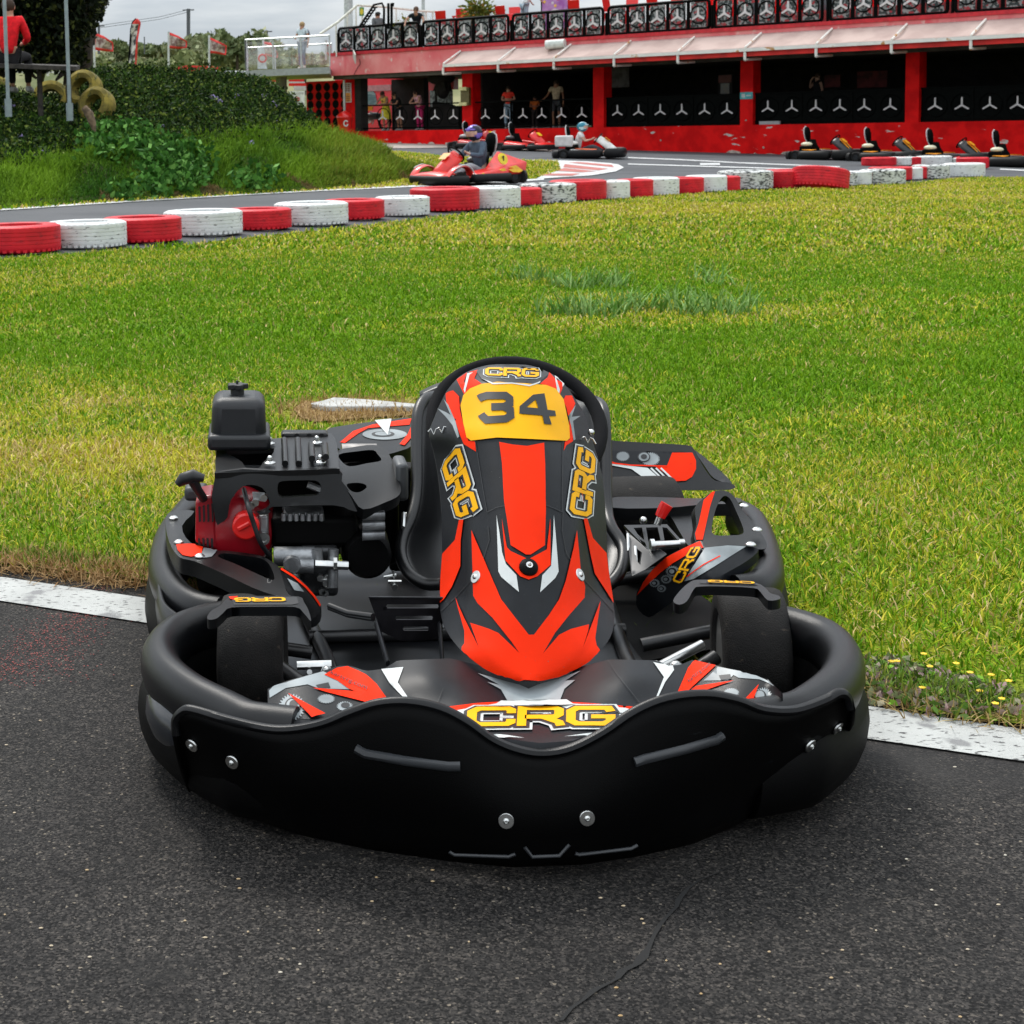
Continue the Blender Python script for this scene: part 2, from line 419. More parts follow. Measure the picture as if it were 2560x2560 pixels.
M_line = mat('white_road_paint', (.50,.51,.49), .7, var=.08, vscale=6, bump=.6, bscale=260)
addmix(M_line, 75, .58,.66,(.06,.06,.06), detail=7, stretch=(.7,1.4,1))
addmix(M_line, 9, .60,.66,(.25,.25,.25), detail=8)
M_linefar = mat('white_road_paint_far', (.55,.56,.56), .7, var=.15, vscale=4, detail=6)
M_kred = mat('faded_red_kerb_paint', (.42,.12,.10), .7, var=.2, vscale=4, detail=6)
M_crack = mat('crack', (.008,.008,.008), .9)
M_lawn = mat('lawn_soil', (.09,.18,.010), .95, col2=(.28,.30,.025), ramp=(.35,.7), vscale=1.2, detail=9, bump=.8, bscale=60, spec=.1)
addmix(M_lawn, 90, .45,.7,(.03,.035,.008), detail=4)
M_dirt = mat('dry_dirt', (.16,.10,.045), .95, col2=(.30,.20,.09), vscale=30, detail=6, bump=.8, bscale=120, spec=.1)
M_earth = mat('field_ground', (.07,.085,.03), .95, col2=(.16,.14,.07), vscale=.05, detail=8, spec=.1)

def sheet(name, mats, polys, off, step, holes=(), midx=0, build=True):
    V,T=fill2d(polys,holes,step); mb=MB(); mb.add([Vector((v.x,v.y,gz(v.x,v.y)+off)) for v in V],T,midx)
    if not build: return mb
    o=mb.build(name,mats,fixn=False)
    return struct(o)
# one large ground sheet
xs=np.concatenate([np.arange(-6,30,1.0),np.array([34,40,60,120,300,900,2000])]); xs=np.concatenate([np.array([-2000,-900,-300,-120,-60,-40,-30,-22,-16,-12,-9]),xs])
ys=np.concatenate([np.array([-400,-100,-20,-5,0]),np.arange(1,20,.5),np.arange(20,80,2),np.array([90,120,200,500,1200,2400])])
g=MB(); g.grid([[Vector((x,y,gz(max(min(x,40),-25),y)-.05)) for x in xs] for y in ys]); struct(g.build('ground',M_earth,fixn=False))
# asphalt in front
edgeL=[gnd(-900,1290),gnd(0,1423),gnd(133,1440),gnd(260,1455),gnd(395,1473)]
edgeR=[gnd(2165,1738),gnd(2300,1790),gnd(2480,1815),gnd(2560,1825),gnd(3300,1925)]
edge=edgeL+[gnd(800,1533),gnd(1300,1608),gnd(1800,1682)]+edgeR
near=[(p.x,p.y) for p in edge]
apoly=near+[(6,-3),(-6,-3)]
A=sheet('t',None,[[(p.x,p.y+.02) for p in edge]+[(8,-4),(-8,-4)]],0,.6,build=False)
# crack in the asphalt as part of it
cp=[px('s',*q) for q in [(1405,2555),(1430,2525),(1455,2505),(1490,2478),(1520,2462),(1545,2450),(1560,2430),(1590,2415),(1610,2398),(1622,2372),(1638,2345),(1652,2318),(1668,2295),(1688,2270),(1700,2252),(1722,2225),(1745,2205),(1790,2185),(1830,2165)]]
cw=[3,4,3,7,3,4,8,6,9,4,3,4,3,3,5,3,2,1.5,1]
lf=[];rtt=[]
for i,(x,y) in enumerate(cp):
    jx=random.uniform(-5,5); a=gnd(x-cw[i]*1.7+jx,y); b=gnd(x+cw[i]*1.7+jx,y); lf.append((a.x,a.y)); rtt.append((b.x,b.y))
V,T=fill2d([lf+rtt[::-1]]); A.add([Vector((v.x,v.y,.0025)) for v in V],T,1)
rr_=random.Random(4)
for i in range(1500):
    t=rr_.random(); x=rr_.gauss(0+260*t,60*(1-t)+30); y=1700-210*t+rr_.gauss(0,14+10*t)
    if x<-40: continue
    q=gnd(x,y); s_=rr_.uniform(.0008,.0024); A.add([Vector((q.x+s_*cos(a_+i),q.y+s_*sin(a_+i),.0022)) for a_ in (0,1.3,2.9,4.4)],[(0,1,2,3)],2)
struct(A.build('asphalt',[M_asph,M_crack,mat('red_paint_fleck',(.30,.05,.04),.8)],fixn=False))
# white edge line
top=[gnd(-700,1342),gnd(0,1445),gnd(395,1503),gnd(1280,1635),gnd(2160,1768),gnd(2560,1828),gnd(3300,1938)]
bot=[gnd(-700,1402),gnd(0,1505),gnd(395,1565),gnd(1280,1708),gnd(2130,1845),gnd(2560,1908),gnd(3300,2018)]
sheet('white_line',M_line,[[(p.x,p.y) for p in top]+[(p.x,p.y) for p in bot[::-1]]],.004,None)
# lawn
tyre_line=[gnd(*q) for q in [(-300,668),(0,650),(150,640),(310,628),(470,614),(620,598),(740,584),(880,570),(1000,556),(1120,543),(1250,530),(1400,514),(1550,501),(1700,490),(1830,482),(1960,476),(2060,474),(2150,468),(2290,458),(2400,448),(2490,444),(2700,440)]]
lawn_poly=[(p.x,p.y-.0) for p in edge]+[(9,2.2),(40,20),(42,30)]+[(p.x,p.y) for p in tyre_line[::-1]]+[(-9,9)]
sheet('lawn',M_lawn,[lawn_poly],.012,.7)
# far track
tp=[(p.x,p.y-.05) for p in tyre_line]
far_poly=tp+[(40,34)]+[(W(34,0,0).x,W(34,0,0).y),(W(-12,.0,0).x,W(-12,0,0).y),(-2,75),(-6,40),(-14,30),(-18,14)]
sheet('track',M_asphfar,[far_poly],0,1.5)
def gp(pts,fr='s'): return [(q.x,q.y) for q in (gnd(*px(fr,*p)) for p in pts)]
# white line on the far side of the track and the striped kerb tip
def line_sheet(name, a, wpx, fr='s', off=.012, m=None):
    up=gp([(x,y-wpx/2) for x,y in a],fr); dn=gp([(x,y+wpx/2) for x,y in a],fr)
    return sheet(name,m or M_linefar,[up+dn[::-1]],off,None)
island=gp([(-200,545),(0,527),(267,509),(600,489),(800,478),(1027,467),(1200,457),(1340,448),(1400,428),(1395,404),(1320,402),(1250,399),(1100,390),(1000,380),(919,373),(880,352),(840,335),(700,331),(600,331),(300,340),(-100,340)])
sheet('infield_grass',M_lawn,[island],.006,1.0)
line_sheet('track_edge_line',[(-200,541),(0,526),(267,508),(600,488),(800,477),(1027,467),(1200,459),(1360,449)],4)
line_sheet('upper_edge_line',[(930,374),(1000,382),(1100,391),(1250,400),(1380,403),(1470,406),(1530,411)],3.5)
kerb=gp([(1340,449),(1400,445),(1480,440),(1540,430),(1560,420),(1545,412),(1510,408),(1450,404),(1395,404),(1400,425),(1372,430)])
sheet('kerb_tip',M_linefar,[kerb],.016,None)
for i,st in enumerate([[(1347,441),(1372,436),(1450,436),(1430,442)],[(1385,429),(1412,422),(1490,430),(1455,433)],[(1408,420),(1412,412),(1520,424),(1498,428)],[(1420,408),(1450,407),(1530,414),(1535,420)]]):
    sheet('kerb_stripe',M_kred,[gp(st)],.022,None)
line_sheet('track_marking',[(1570,395),(1700,400),(1850,408),(2000,414),(2100,418)],2.5)
line_sheet('track_marking',[(1570,411),(1700,415),(1900,421),(1990,424)],2.5)
line_sheet('start_marking',[(1750,411),(1800,411)],5)
line_sheet('track_marking',[(2500,424),(2560,427),(2700,432)],3)
sheet('wall_apron',mat('pale_concrete',(.35,.30,.27),.85,var=.2,vscale=2,detail=7),[gp([(870,352),(905,372),(1000,372),(1130,370),(1250,376),(1380,380),(1380,374),(1200,362),(1000,352)])],.02,None)
# dirt under the straw and the concrete slab
def dirt(pts,fr,off=.02): return sheet('bare_dirt',M_dirt,[gp(pts,fr)],off,None)
dirt([(0,1395),(150,1408),(280,1425),(395,1448),(395,1473),(260,1455),(133,1440),(0,1423)],'s')
dirt([(1000,370),(1070,320),(1200,330),(1300,330),(1500,360),(1720,375),(1720,410),(1500,420),(1250,440),(1120,450),(1040,420)],'a')
sl_=MB(); q=[gnd(*px('a',x,y)) for x,y in [(1100,368),(1180,350),(1240,331),(1330,336),(1500,348),(1740,372),(1740,388),(1400,386),(1200,386)]]
sl_.prism([p+Vector((0,0,.012)) for p in q],(0,0,.03))
o=sl_.build('stone_slab',mat('slab_concrete',(.42,.42,.40),.85,var=.15,vscale=12,detail=7,bump=.5,bscale=80),origin=q[0],bevel=.006)
tag(o,'pale flat concrete slab lying in a dry patch of lawn behind the front kart','slab')

# ---------------------------------------------------------------- grass blades
def vnoise(x,y,s,seed):
    r=np.random.default_rng(seed); g_=r.random((64,64)); x=(x/s)%64; y=(y/s)%64; i=x.astype(int); j=y.astype(int); u=x-i; v=y-j
    u=u*u*(3-2*u); v=v*v*(3-2*v); i2=(i+1)%64; j2=(j+1)%64
    return g_[i,j]*(1-u)*(1-v)+g_[i2,j]*u*(1-v)+g_[i,j2]*(1-u)*v+g_[i2,j2]*u*v
def fbm(x,y,s,seed): return vnoise(x,y,s,seed)*.5+vnoise(x,y,s/2.1,seed+1)*.3+vnoise(x,y,s/4.3,seed+2)*.2
def gzv(X,Y):
    t=np.clip((Y-5)/12,0,1); t=t*t*(3-2*t); return t*(.0115*np.minimum(Y,75)-.028*X-.27)
def pipv(x,y,poly):
    c=np.zeros(len(x),bool); n=len(poly); j=n-1
    for i in range(n):
        xi,yi=poly[i]; xj,yj=poly[j]
        if yi!=yj:
            m=((yi>y)!=(yj>y))&(x<(xj-xi)*(y-yi)/(yj-yi)+xi); c^=m
        j=i
    return c
M_blade = mat('grass_blade', (.9,.9,.9), .7, var=.10, vscale=60, spec=.12, attr='Col')
b_=M_blade.node_tree.nodes['Principled BSDF']
def blades(name, X, Y, Z, Lg, Wd, C, lean=.9, droop=.35, seed=1, material=None, dirs=None):
    n=len(X); r=np.random.default_rng(seed); th=r.random(n)*2*pi; ti=(r.random(n)**.8)*lean
    dx=np.cos(th)*np.sin(ti); dy=np.sin(th)*np.sin(ti); dz=np.cos(ti)
    ph=r.random(n)*2*pi; wx=np.cos(ph); wy=np.sin(ph)
    v=np.zeros((n,5,3),np.float32); hw=Wd/2
    for k,(t,wf) in enumerate([(0,1),(.55,.85)]):
        cx=X+dx*Lg*t; cy=Y+dy*Lg*t; cz=Z+dz*Lg*t
        v[:,2*k]=np.stack([cx-wx*hw*wf,cy-wy*hw*wf,cz],1); v[:,2*k+1]=np.stack([cx+wx*hw*wf,cy+wy*hw*wf,cz],1)
    v[:,4]=np.stack([X+dx*Lg*(1+droop*.5),Y+dy*Lg*(1+droop*.5),Z+dz*Lg*(1-droop*r.random(n))],1)
    me=bpy.data.meshes.new(name); me.vertices.add(n*5); me.vertices.foreach_set('co',v.ravel())
    base=(np.arange(n)*5)[:,None]; q=(base+np.array([[0,1,3,2]])); t=(base+np.array([[2,3,4]]))
    loops=np.concatenate([q,t],1).ravel(); me.loops.add(n*7); me.loops.foreach_set('vertex_index',loops.astype(np.int32))
    me.polygons.add(n*2); st=np.stack([np.arange(n)*7,np.arange(n)*7+4],1).ravel(); me.polygons.foreach_set('loop_start',st.astype(np.int32))
    me.update(); me.validate()
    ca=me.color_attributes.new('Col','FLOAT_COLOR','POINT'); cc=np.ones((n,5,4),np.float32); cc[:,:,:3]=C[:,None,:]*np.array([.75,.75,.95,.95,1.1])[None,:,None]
    ca.data.foreach_set('color',cc.ravel()); me.materials.append(material or M_blade)
    o=bpy.data.objects.new(name,me); COL.objects.link(o); return o
def mixc(a,b,t): return np.array(a)[None,:]*(1-t[:,None])+np.array(b)[None,:]*t[:,None]
def lawn_colour(X,Y,r):
    n1=fbm(X,Y,2.6,5); n2=fbm(X,Y,.8,9); n=len(X)
    dry=np.clip((n1-.50)*3.4,0,1)*.55+np.clip((n2-.55)*3,0,1)*.30
    # drier strips: along the tyres and a band in front of the left part
    far=np.clip((Y-12)/9,0,1); dry=np.clip(dry+far*(.30+.5*n2),0,1)
    band=np.exp(-((Y-(6.3))/1.1)**2)*np.clip(1-(X+.7)/1.2,0,1); dry=np.clip(dry+band*1.9*n2,0,1)
    pick=r.random(n); g1=mixc((.08,.24,.003),(.25,.43,.008),r.random(n)); g2=mixc((.44,.52,.015),(.74,.62,.07),r.random(n)); straw=mixc((.58,.40,.14),(.80,.62,.30),r.random(n))
    C=mixc((0,0,0),(0,0,0),pick); t=np.where(pick<dry*1.05,1.0,0.0); C=g1*(1-t[:,None])+g2*t[:,None]
    s=(r.random(n)<(.03+dry*.26+np.clip(band,0,1)*.25*(n2>.45))); C[s]=straw[s]; return C
def scatter(name,x0,x1,y0,y1,dens,Lg,Wd,seed,lean=1.0,poly=None,thin=True):
    r=np.random.default_rng(seed); n=int((x1-x0)*(y1-y0)*dens); X=x0+r.random(n)*(x1-x0); Y=y0+r.random(n)*(y1-y0)
    k=pipv(X,Y,poly or lawn_poly)
    # keep only what lies in the field of view (with a margin)
    k&=(X>-.19*Y-.5)&(X<.50*Y+.5)
    # bare patches
    q=gnd(*px('a',1400,375)); k&=~((((X-q.x)/.42)**2+((Y-q.y)/.42)**2)<1-.6*fbm(X,Y,.25,3))
    X=X[k];Y=Y[k]; n=len(X)
    l=Lg*(.55+.8*r.random(n))*(0.75+.6*fbm(X,Y,1.1,21)); C=lawn_colour(X,Y,r)
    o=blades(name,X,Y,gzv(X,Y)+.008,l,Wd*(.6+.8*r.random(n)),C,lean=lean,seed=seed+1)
    o['kind']='stuff'; return o
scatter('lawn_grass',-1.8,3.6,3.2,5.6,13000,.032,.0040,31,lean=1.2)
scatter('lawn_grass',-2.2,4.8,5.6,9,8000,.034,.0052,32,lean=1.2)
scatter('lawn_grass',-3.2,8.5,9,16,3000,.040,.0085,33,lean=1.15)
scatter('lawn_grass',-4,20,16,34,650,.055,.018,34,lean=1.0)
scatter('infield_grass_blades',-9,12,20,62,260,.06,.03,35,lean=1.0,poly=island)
# longer ragged tufts and straw at the edge of the asphalt
def tuft(name,pts,n,spread,Lg,Wd,cols,seed,lean=.8,label=None,cat=None,zfun=None,kind='stuff'):
    r=np.random.default_rng(seed); X=[];Y=[];
    idx=r.integers(0,len(pts),n); px_=np.array([p.x for p in pts])[idx]+r.normal(0,spread,n); py_=np.array([p.y for p in pts])[idx]+r.normal(0,spread,n)
    t=r.random(n); C=mixc(cols[0],cols[1],t); Z=gzv(px_,py_)+.005
    if zfun is not None: Z=np.array([zfun(a,b) for a,b in zip(px_,py_)])
    o=blades(name,px_,py_,Z,Lg*(.5+.8*r.random(n)),Wd*(.6+.8*r.random(n)),C,lean=lean,seed=seed)
    if kind: o['kind']=kind
    if label: tag(o,label,cat)
    return o
def along(pts,n):
    out=[]
    for i in range(n):
        t=random.random()*(len(pts)-1); k=min(int(t),len(pts)-2); out.append(pts[k].lerp(pts[k+1],t-k))
    return out
tuft('dry_straw',along([p+Vector((0,.05,0)) for p in edge[:6]],60),5200,.045,.05,.003,((.30,.16,.06),(.62,.42,.20)),51,lean=1.5)
tuft('dry_straw',along([p+Vector((0,.03,0)) for p in edge[7:]],60),900,.03,.045,.003,((.35,.22,.07),(.60,.46,.20)),52,lean=1.4)
tuft('edge_grass',along([p+Vector((0,.09,0)) for p in edge],90),2600,.035,.055,.005,((.05,.15,.01),(.25,.32,.04)),53,lean=1.0)
sp_=[gnd(*px('a',x,y)) for x,y in [(1020,400),(1100,420),(1200,430),(1350,415),(1500,408),(1620,408),(1700,380),(1040,360),(1100,330),(1180,325),(1350,325),(1600,345),(1700,330)]]
tuft('dry_straw',along(sp_,40),2600,.09,.06,.004,((.30,.17,.06),(.60,.42,.18)),54,lean=1.45)
# clump of taller bluish grass in the middle of the lawn
tc_=[gnd(*px('s',1280+x/3.019,620+y/3.019)) for x,y in [(60,250),(150,260),(250,270),(350,300),(420,310),(480,320),(560,320),(640,290),(700,290),(750,300),(800,320),(300,520),(380,520),(450,510),(520,520),(560,530),(640,510),(700,540),(760,520),(820,500),(880,480),(960,490),(1020,470),(1130,480),(1220,500),(1260,420),(1320,510),(1400,530),(1450,480),(1550,480),(1640,510),(1700,520),(1740,450),(1600,300),(1520,280),(1440,240)]]
tuft('tall_grass_clump',tc_,850,.07,.19,.011,((.10,.27,.03),(.34,.50,.17)),55,lean=.85)
fl_=[gnd(random.uniform(200,2560),random.uniform(600,1500)) for i in range(60)]+[gnd(random.uniform(1700,2560),random.uniform(620,1150)) for i in range(60)]
tuft('dandelion_flowers',fl_,190,.05,.022,.022,((.85,.42,.01),(.9,.6,.02)),56,lean=.3)
# creeping purple weed patch beside the line
wp=[]
for i in range(500):
    x=random.uniform(620,1820); y=random.uniform(590,1020); 
    if 560+ (x-620)*.12 < y < 870+(x-620)*.13 and (x-620)*.25+560<y+30: wp.append(gnd(*px('m',x,y)))
def leafball(name,pts,n,spread,size,cols,seed,zup=.03,mat_=None):
    r=np.random.default_rng(seed); idx=r.integers(0,len(pts),n); A=np.array([tuple(p) for p in pts])[idx]; A[:,:2]+=r.normal(0,spread,(n,2)); A[:,2]+=r.random(n)*zup
    return leaves(name,A,size,cols,seed,mat_)
def leaves(name,A,size,cols,seed,mat_=None,shade=None,up=.5):
    """leaf-sized quads at points A (n,3)"""
    r=np.random.default_rng(seed); n=len(A); u=r.normal(size=(n,3)); u/=np.linalg.norm(u,axis=1)[:,None]
    w_=r.normal(size=(n,3)); w_[:,2]*=up; v=np.cross(u,w_); v/=np.linalg.norm(v,axis=1)[:,None]
    s=(size*(.5+r.random(n)))[:,None]; V=np.stack([A-u*s,A-v*s*.55,A+u*s,A+v*s*.55],1).astype(np.float32)
    me=bpy.data.meshes.new(name); me.vertices.add(n*4); me.vertices.foreach_set('co',V.ravel()); me.loops.add(n*4); me.loops.foreach_set('vertex_index',np.arange(n*4,dtype=np.int32))
    me.polygons.add(n); me.polygons.foreach_set('loop_start',(np.arange(n)*4).astype(np.int32)); me.update(); me.validate()
    t=r.random(n); C=mixc(cols[0],cols[1],t**1.5)
    if len(cols)>2: k=r.random(n)<.12; C[k]=np.array(cols[2])
    if shade is not None: C=C*shade[:,None]
    cc=np.ones((n,4,4),np.float32); cc[:,:,:3]=C[:,None,:]; ca=me.color_attributes.new('Col','FLOAT_COLOR','POINT'); ca.data.foreach_set('color',cc.ravel())
    me.materials.append(mat_ or M_blade); o=bpy.data.objects.new(name,me); COL.objects.link(o); return o
o=leafball('creeping_weed',wp,3000,.02,.010,((.12,.26,.03),(.55,.34,.38),(.28,.55,.06)),57,.03)
tag(o,'low patch of purple and green creeping weed with small yellow flowers beside the white line','weed patch')
for x,y in [(825,655),(873,652),(1145,698),(1365,672),(1095,590),(1480,750),(1655,770),(1800,822),(1560,908),(1690,1015),(1745,975),(1082,880)]:
    yf=MB(); q=gnd(*px('m',x,y))+Vector((0,0,.05)); 
    for k in range(5): yf.ball(q+Vector((cos(k*1.257)*.004,sin(k*1.257)*.004,-.012)),(.0035,.0035,.0015),6,4)
    yf.build('flower',mat('yellow_petal',(.85,.55,.01),.5),parent=o)

ch=MB(); q=gnd(*px('m',1845,985)); ch.box(q+Vector((0,0,.008)),(.035,.012,.006),.3); tag(ch.build('orange_chip',mat('chip',(.55,.16,.08),.8),origin=q,bevel=.001),'small orange chip lying by the weed patch at the lawn edge','debris')
# fallen bits on the asphalt
rb=MB()
for i in range(70):
    p=gnd(random.uniform(0,2560),random.uniform(1700,2560)); rb.ball(p+Vector((0,0,.001)),(random.uniform(.0015,.004),.002,.0012),6,4)
tag(rb.build('grit',mat('grit_tan',(.45,.30,.14),.8,col2=(.6,.58,.5),vscale=.9)),None,None,kind='stuff')

# ================================================================ MOUND
crest=[(-500,235),(0,232),(80,245),(190,252),(212,200),(227,172),(280,172),(334,168),(390,176),(445,178),(500,182),(556,187),(610,188),(659,200),(703,231),(735,258),(757,285),(790,308),(823,329),(860,343),(920,362),(980,385),(1040,418),(1100,436)]
basel=[(-500,570),(0,524),(267,506),(600,487),(800,476),(900,468),(960,460),(1000,452),(1100,440)]
def interp(t,x):
    for (a,b),(c,d) in zip(t,t[1:]):
        if a<=x<=c: return b+(d-b)*(x-a)/(c-a)
    return t[-1][1]
rows=[]; cols_=np.arange(-480,1085,12); nt_=44
MND=[]
for x in cols_:
    yb=interp(basel,x); yc=interp(crest,x); b0=gnd(x,yb); Yb=b0.y; depth=9-7*max(0,(x-600)/500); col=[]
    for i in range(nt_+1):
        t=i/nt_; y=yb+(yc-yb)*t; Y=Yb+depth*(t**1.35); p=atY(x,y,Y); n_=(vnoise(np.array([p.x*1.0]),np.array([p.y+p.z*1.3]),.9,77)[0]-.5)*.34*min(1,t*4)*(1 if x<700 else .3)
        p=p+Vector((0,-n_*.8,n_*.5)); col.append(p)
    last=col[-1]
    for k,(dy,dz) in enumerate([(1.2,-.05),(3,-.5),(6,-1.4),(10,-2.6)]): col.append(last+Vector((0,dy,dz)))
    rows.append(col)
mb=MB(); mb.grid(rows,flip=True)
mo=mb.build('mound',mat('mound_soil',(.02,.035,.008),.95,col2=(.06,.08,.02),vscale=1.5,detail=8,bump=1,bscale=20,spec=.1),smooth=60,fixn=False); struct(mo)
# foliage on the mound
def on_mound(n,fn,seed,lo=0,hi=nt_):
    r=np.random.default_rng(seed); G=np.array([[tuple(p) for p in c] for c in rows]); out=[]; 
    i=r.random(n)*(len(rows)-1.001); j=lo+r.random(n)*(min(hi,G.shape[1]-1.001)-lo); ii=i.astype(int); jj=j.astype(int); u=(i-ii)[:,None]; v=(j-jj)[:,None]
    p=G[ii,jj]*(1-u)*(1-v)+G[ii+1,jj]*u*(1-v)+G[ii,jj+1]*(1-u)*v+G[ii+1,jj+1]*u*v
    x=cols_[ii]+12*(i-ii); t=j/nt_; k=fn(x,t,r); return p[k],x[k],t[k],r
# which part of the slope is ivy (upper) or grass (lower / right)
def ivy_low(x): return np.interp(x,[-500,0,150,300,420,520,600,700,760,830,900],[.34,.36,.42,.40,.36,.40,.46,.55,.75,1.2,1.3])
def ivysel(x,t,r): return t+r.normal(0,.04,len(x))>ivy_low(x)
p,x,t,r=on_mound(230000,ivysel,61,0,nt_+1.5)
n_=r.normal(size=p.shape)*.07; p=p+n_; p[:,2]+=.03
o=leaves('ivy_cover',p,.034,((.004,.016,.003),(.05,.11,.010),(.15,.20,.03)),62); tag(o,None,None,kind='stuff')
# grassy slope
def grs(x,t,r): return t-r.normal(0,.05,len(x))<ivy_low(x)+.03
p,x,t,r=on_mound(120000,grs,63,0,nt_)
n=len(p); lush=vnoise(p[:,0],p[:,2]*3+p[:,1]*.4,.8,8); C=mixc((.04,.13,.008),(.22,.38,.022),np.clip(lush*1.3-.2+r.normal(0,.15,n),0,1)); ye=np.clip((x-740)/100,0,1)*.6*r.random(n); C=C*(1-ye[:,None])+np.array((.30,.24,.04))[None,:]*ye[:,None]
dr=(vnoise(p[:,0],p[:,1],.6,19)>.66)&(t<.22)&(x>250); C[dr]=np.array((.24,.17,.07))
tall=.10+.14*np.clip((t-.08)*5,0,1)*(lush>.45); tall[t<.06]=.06
o=blades('slope_grass',p[:,0],p[:,1],p[:,2]-.02,tall*(.6+.8*r.random(n)),.016+.0*x,C,lean=.75,seed=64); tag(o,None,None,kind='stuff')
# broad-leaved plant patch
def blob(cx,ct,rx,rt_):
    return lambda x,t,r: (((x-cx)/rx)**2+((t-ct)/rt_)**2+r.normal(0,.18,len(x)))<1
for i,(cx,ct,rx,rt_,nn,lab) in enumerate([(300,.42,95,.13,50000,'broad-leaved bright green bush spreading across the middle of the mound'),(440,.22,85,.17,50000,'broad-leaved dark green bush reaching down to the track edge'),(350,.05,80,.05,30000,'low leafy plant creeping along the foot of the mound'),(640,.10,60,.08,30000,'small leafy plant at the foot of the mound beside bare earth')]):
    p,x,t,r=on_mound(nn,blob(cx,ct,rx,rt_),70+i); p=p+r.normal(size=p.shape)*.09; p[:,2]+=.12; p[:,1]-=.1
    p=p[:5200]
    o=leaves('leafy_bush',p,.058,((.02,.08,.010),(.09,.25,.035),(.18,.38,.08)),80+i,up=.3); tag(o,lab,'bush',group='leafy bushes on the mound')
# mauve flowers
fm=mat('mauve_petal',(.45,.36,.72),.5)
fb=MB()
for (x,y) in [(1195,545),(1215,555),(1235,570),(1330,540),(1480,540),(1510,545),(1530,580),(1548,598),(1297,630),(1565,685),(1415,803),(910,713),(588,605),(745,765),(235,860),(15,605),(70,593),(115,765),(5,497),(18,503),(590,800)]:
    a,b=px('g',x,y); 
    if b>500: continue
    h=None; d=ray(a,b).normalized(); 
    ok,loc,nor,_=mo.ray_cast(CAM,d)
    if ok:
        loc=loc-d*.12
        for k in range(5): fb.ball(loc+Vector((cos(k*1.257)*.03,-.01,sin(k*1.257)*.03)),(.028,.01,.022),7,5)
o=fb.build('mauve_flowers',fm); tag(o,None,None,kind='stuff')

# ================================================================ FAR HILL
def far_ridge(name,pts,Y,yb,m,thick=60):
    rws=[]
    for t,yy in [(0,yb),(.5,None),(1,None)]:
        pass
    mbx=MB(); A_=[];B_=[];C_=[]
    for x,y in pts: A_.append(atY(x,yb,Y)); B_.append(atY(x,y,Y+thick*.5)); C_.append(atY(x,y,Y+thick*.5)+Vector((0,thick,-6)))
    mbx.grid([A_,B_,C_]); return struct(mbx.build(name,m,smooth=60))
hm=mat('scrub_hill',(.11,.13,.06),.95,col2=(.27,.26,.14),vscale=.12,detail=9,bump=1,bscale=.5,spec=.05)
far_ridge('hill',[(-900,130),(-300,125),(190,130),(280,126),(330,116),(420,112),(520,116),(600,125),(680,128),(800,135),(1100,150),(1700,170),(3200,170)],150,330,hm)
rk=MB(); 
for i in range(46):
    x=random.uniform(300,560); q=atY(x,random.uniform(120,136),165); rk.ball(q,(random.uniform(.5,1.5),.8,random.uniform(.2,.5)),7,5)
tag(rk.build('rock_ledge',mat('brown_rock',(.10,.06,.035),.9,var=.5,vscale=.8,detail=6)),'dark brown rock ledge along the top of the distant scrub hill','rock')
rs=random.Random(5); mats_b=[((.14,.18,.07),(.36,.39,.17)),((.20,.24,.12),(.45,.46,.27)),((.10,.14,.06),(.28,.32,.14))]
shr=[(230,160,9,3),(262,150,10,4),(300,120,11,3.5),(345,150,10,4),(380,160,8,3),(405,118,9,3),(430,160,10,4),(470,118,10,4.5),(505,112,9,5),(520,155,9,4),(555,120,9,5),(590,112,9,6),(600,150,8,4),(640,120,8,6),(670,150,9,5),(700,135,7,5),(760,150,8,4),(250,175,10,3),(420,172,9,3),(560,172,9,3.5),(330,172,9,3.5),(480,150,10,3.5)]
for i,(x,y,wd,ht) in enumerate(shr):
    Y=rs.uniform(118,160) ; c=atY(x,y+6,Y); n=900; r=np.random.default_rng(200+i); q=r.normal(size=(n,3)); q/=np.linalg.norm(q,axis=1)[:,None]; q*=(r.random(n)**.35)[:,None]; q*=np.array([wd*.26,wd*.26,ht*.22])*(.8+.5*np.sin(q[:,:1]*5+i)); q+=np.array(tuple(c))
    cc=mats_b[i%3]; o=leaves('shrub',q,.30,(cc[0],cc[1]),300+i,up=.6)
    tr=MB(); tr.tube([c+Vector((0,0,-ht*.6)),c+Vector((.1,0,0)),c+Vector((.3,0,ht*.1))],[.12,.09,.04],6); tr.build('trunk',mat('bark',(.09,.07,.05),.9),parent=o)
    tag(o,['olive shrub','grey-green shrub','dark scrub bush'][i%3]+' on the far hill, '+['at the left end','left of the feather flag','behind the feather flag','right of the feather flag','between two red flags','above the red container','left of the footbridge','behind the footbridge railing'][min(7,int((x-230)/62))]+(', on the ridge' if y<125 else ', halfway up' if y<158 else ', near the foot')+'','shrub',group='shrubs on the far hill')

_by={}
for o_ in bpy.data.objects:
    if o_.get('group')=='shrubs on the far hill': _by.setdefault(o_['label'],[]).append(o_)
for l_,g_ in _by.items():
    if len(g_)>1:
        for s_,o_ in zip(('left one','right one','far right one'),sorted(g_,key=lambda q:sum(v.co.x/v.co.y for v in q.data.vertices)/len(q.data.vertices))): o_['label']=l_.replace('on the far hill','on far hill')+', '+s_
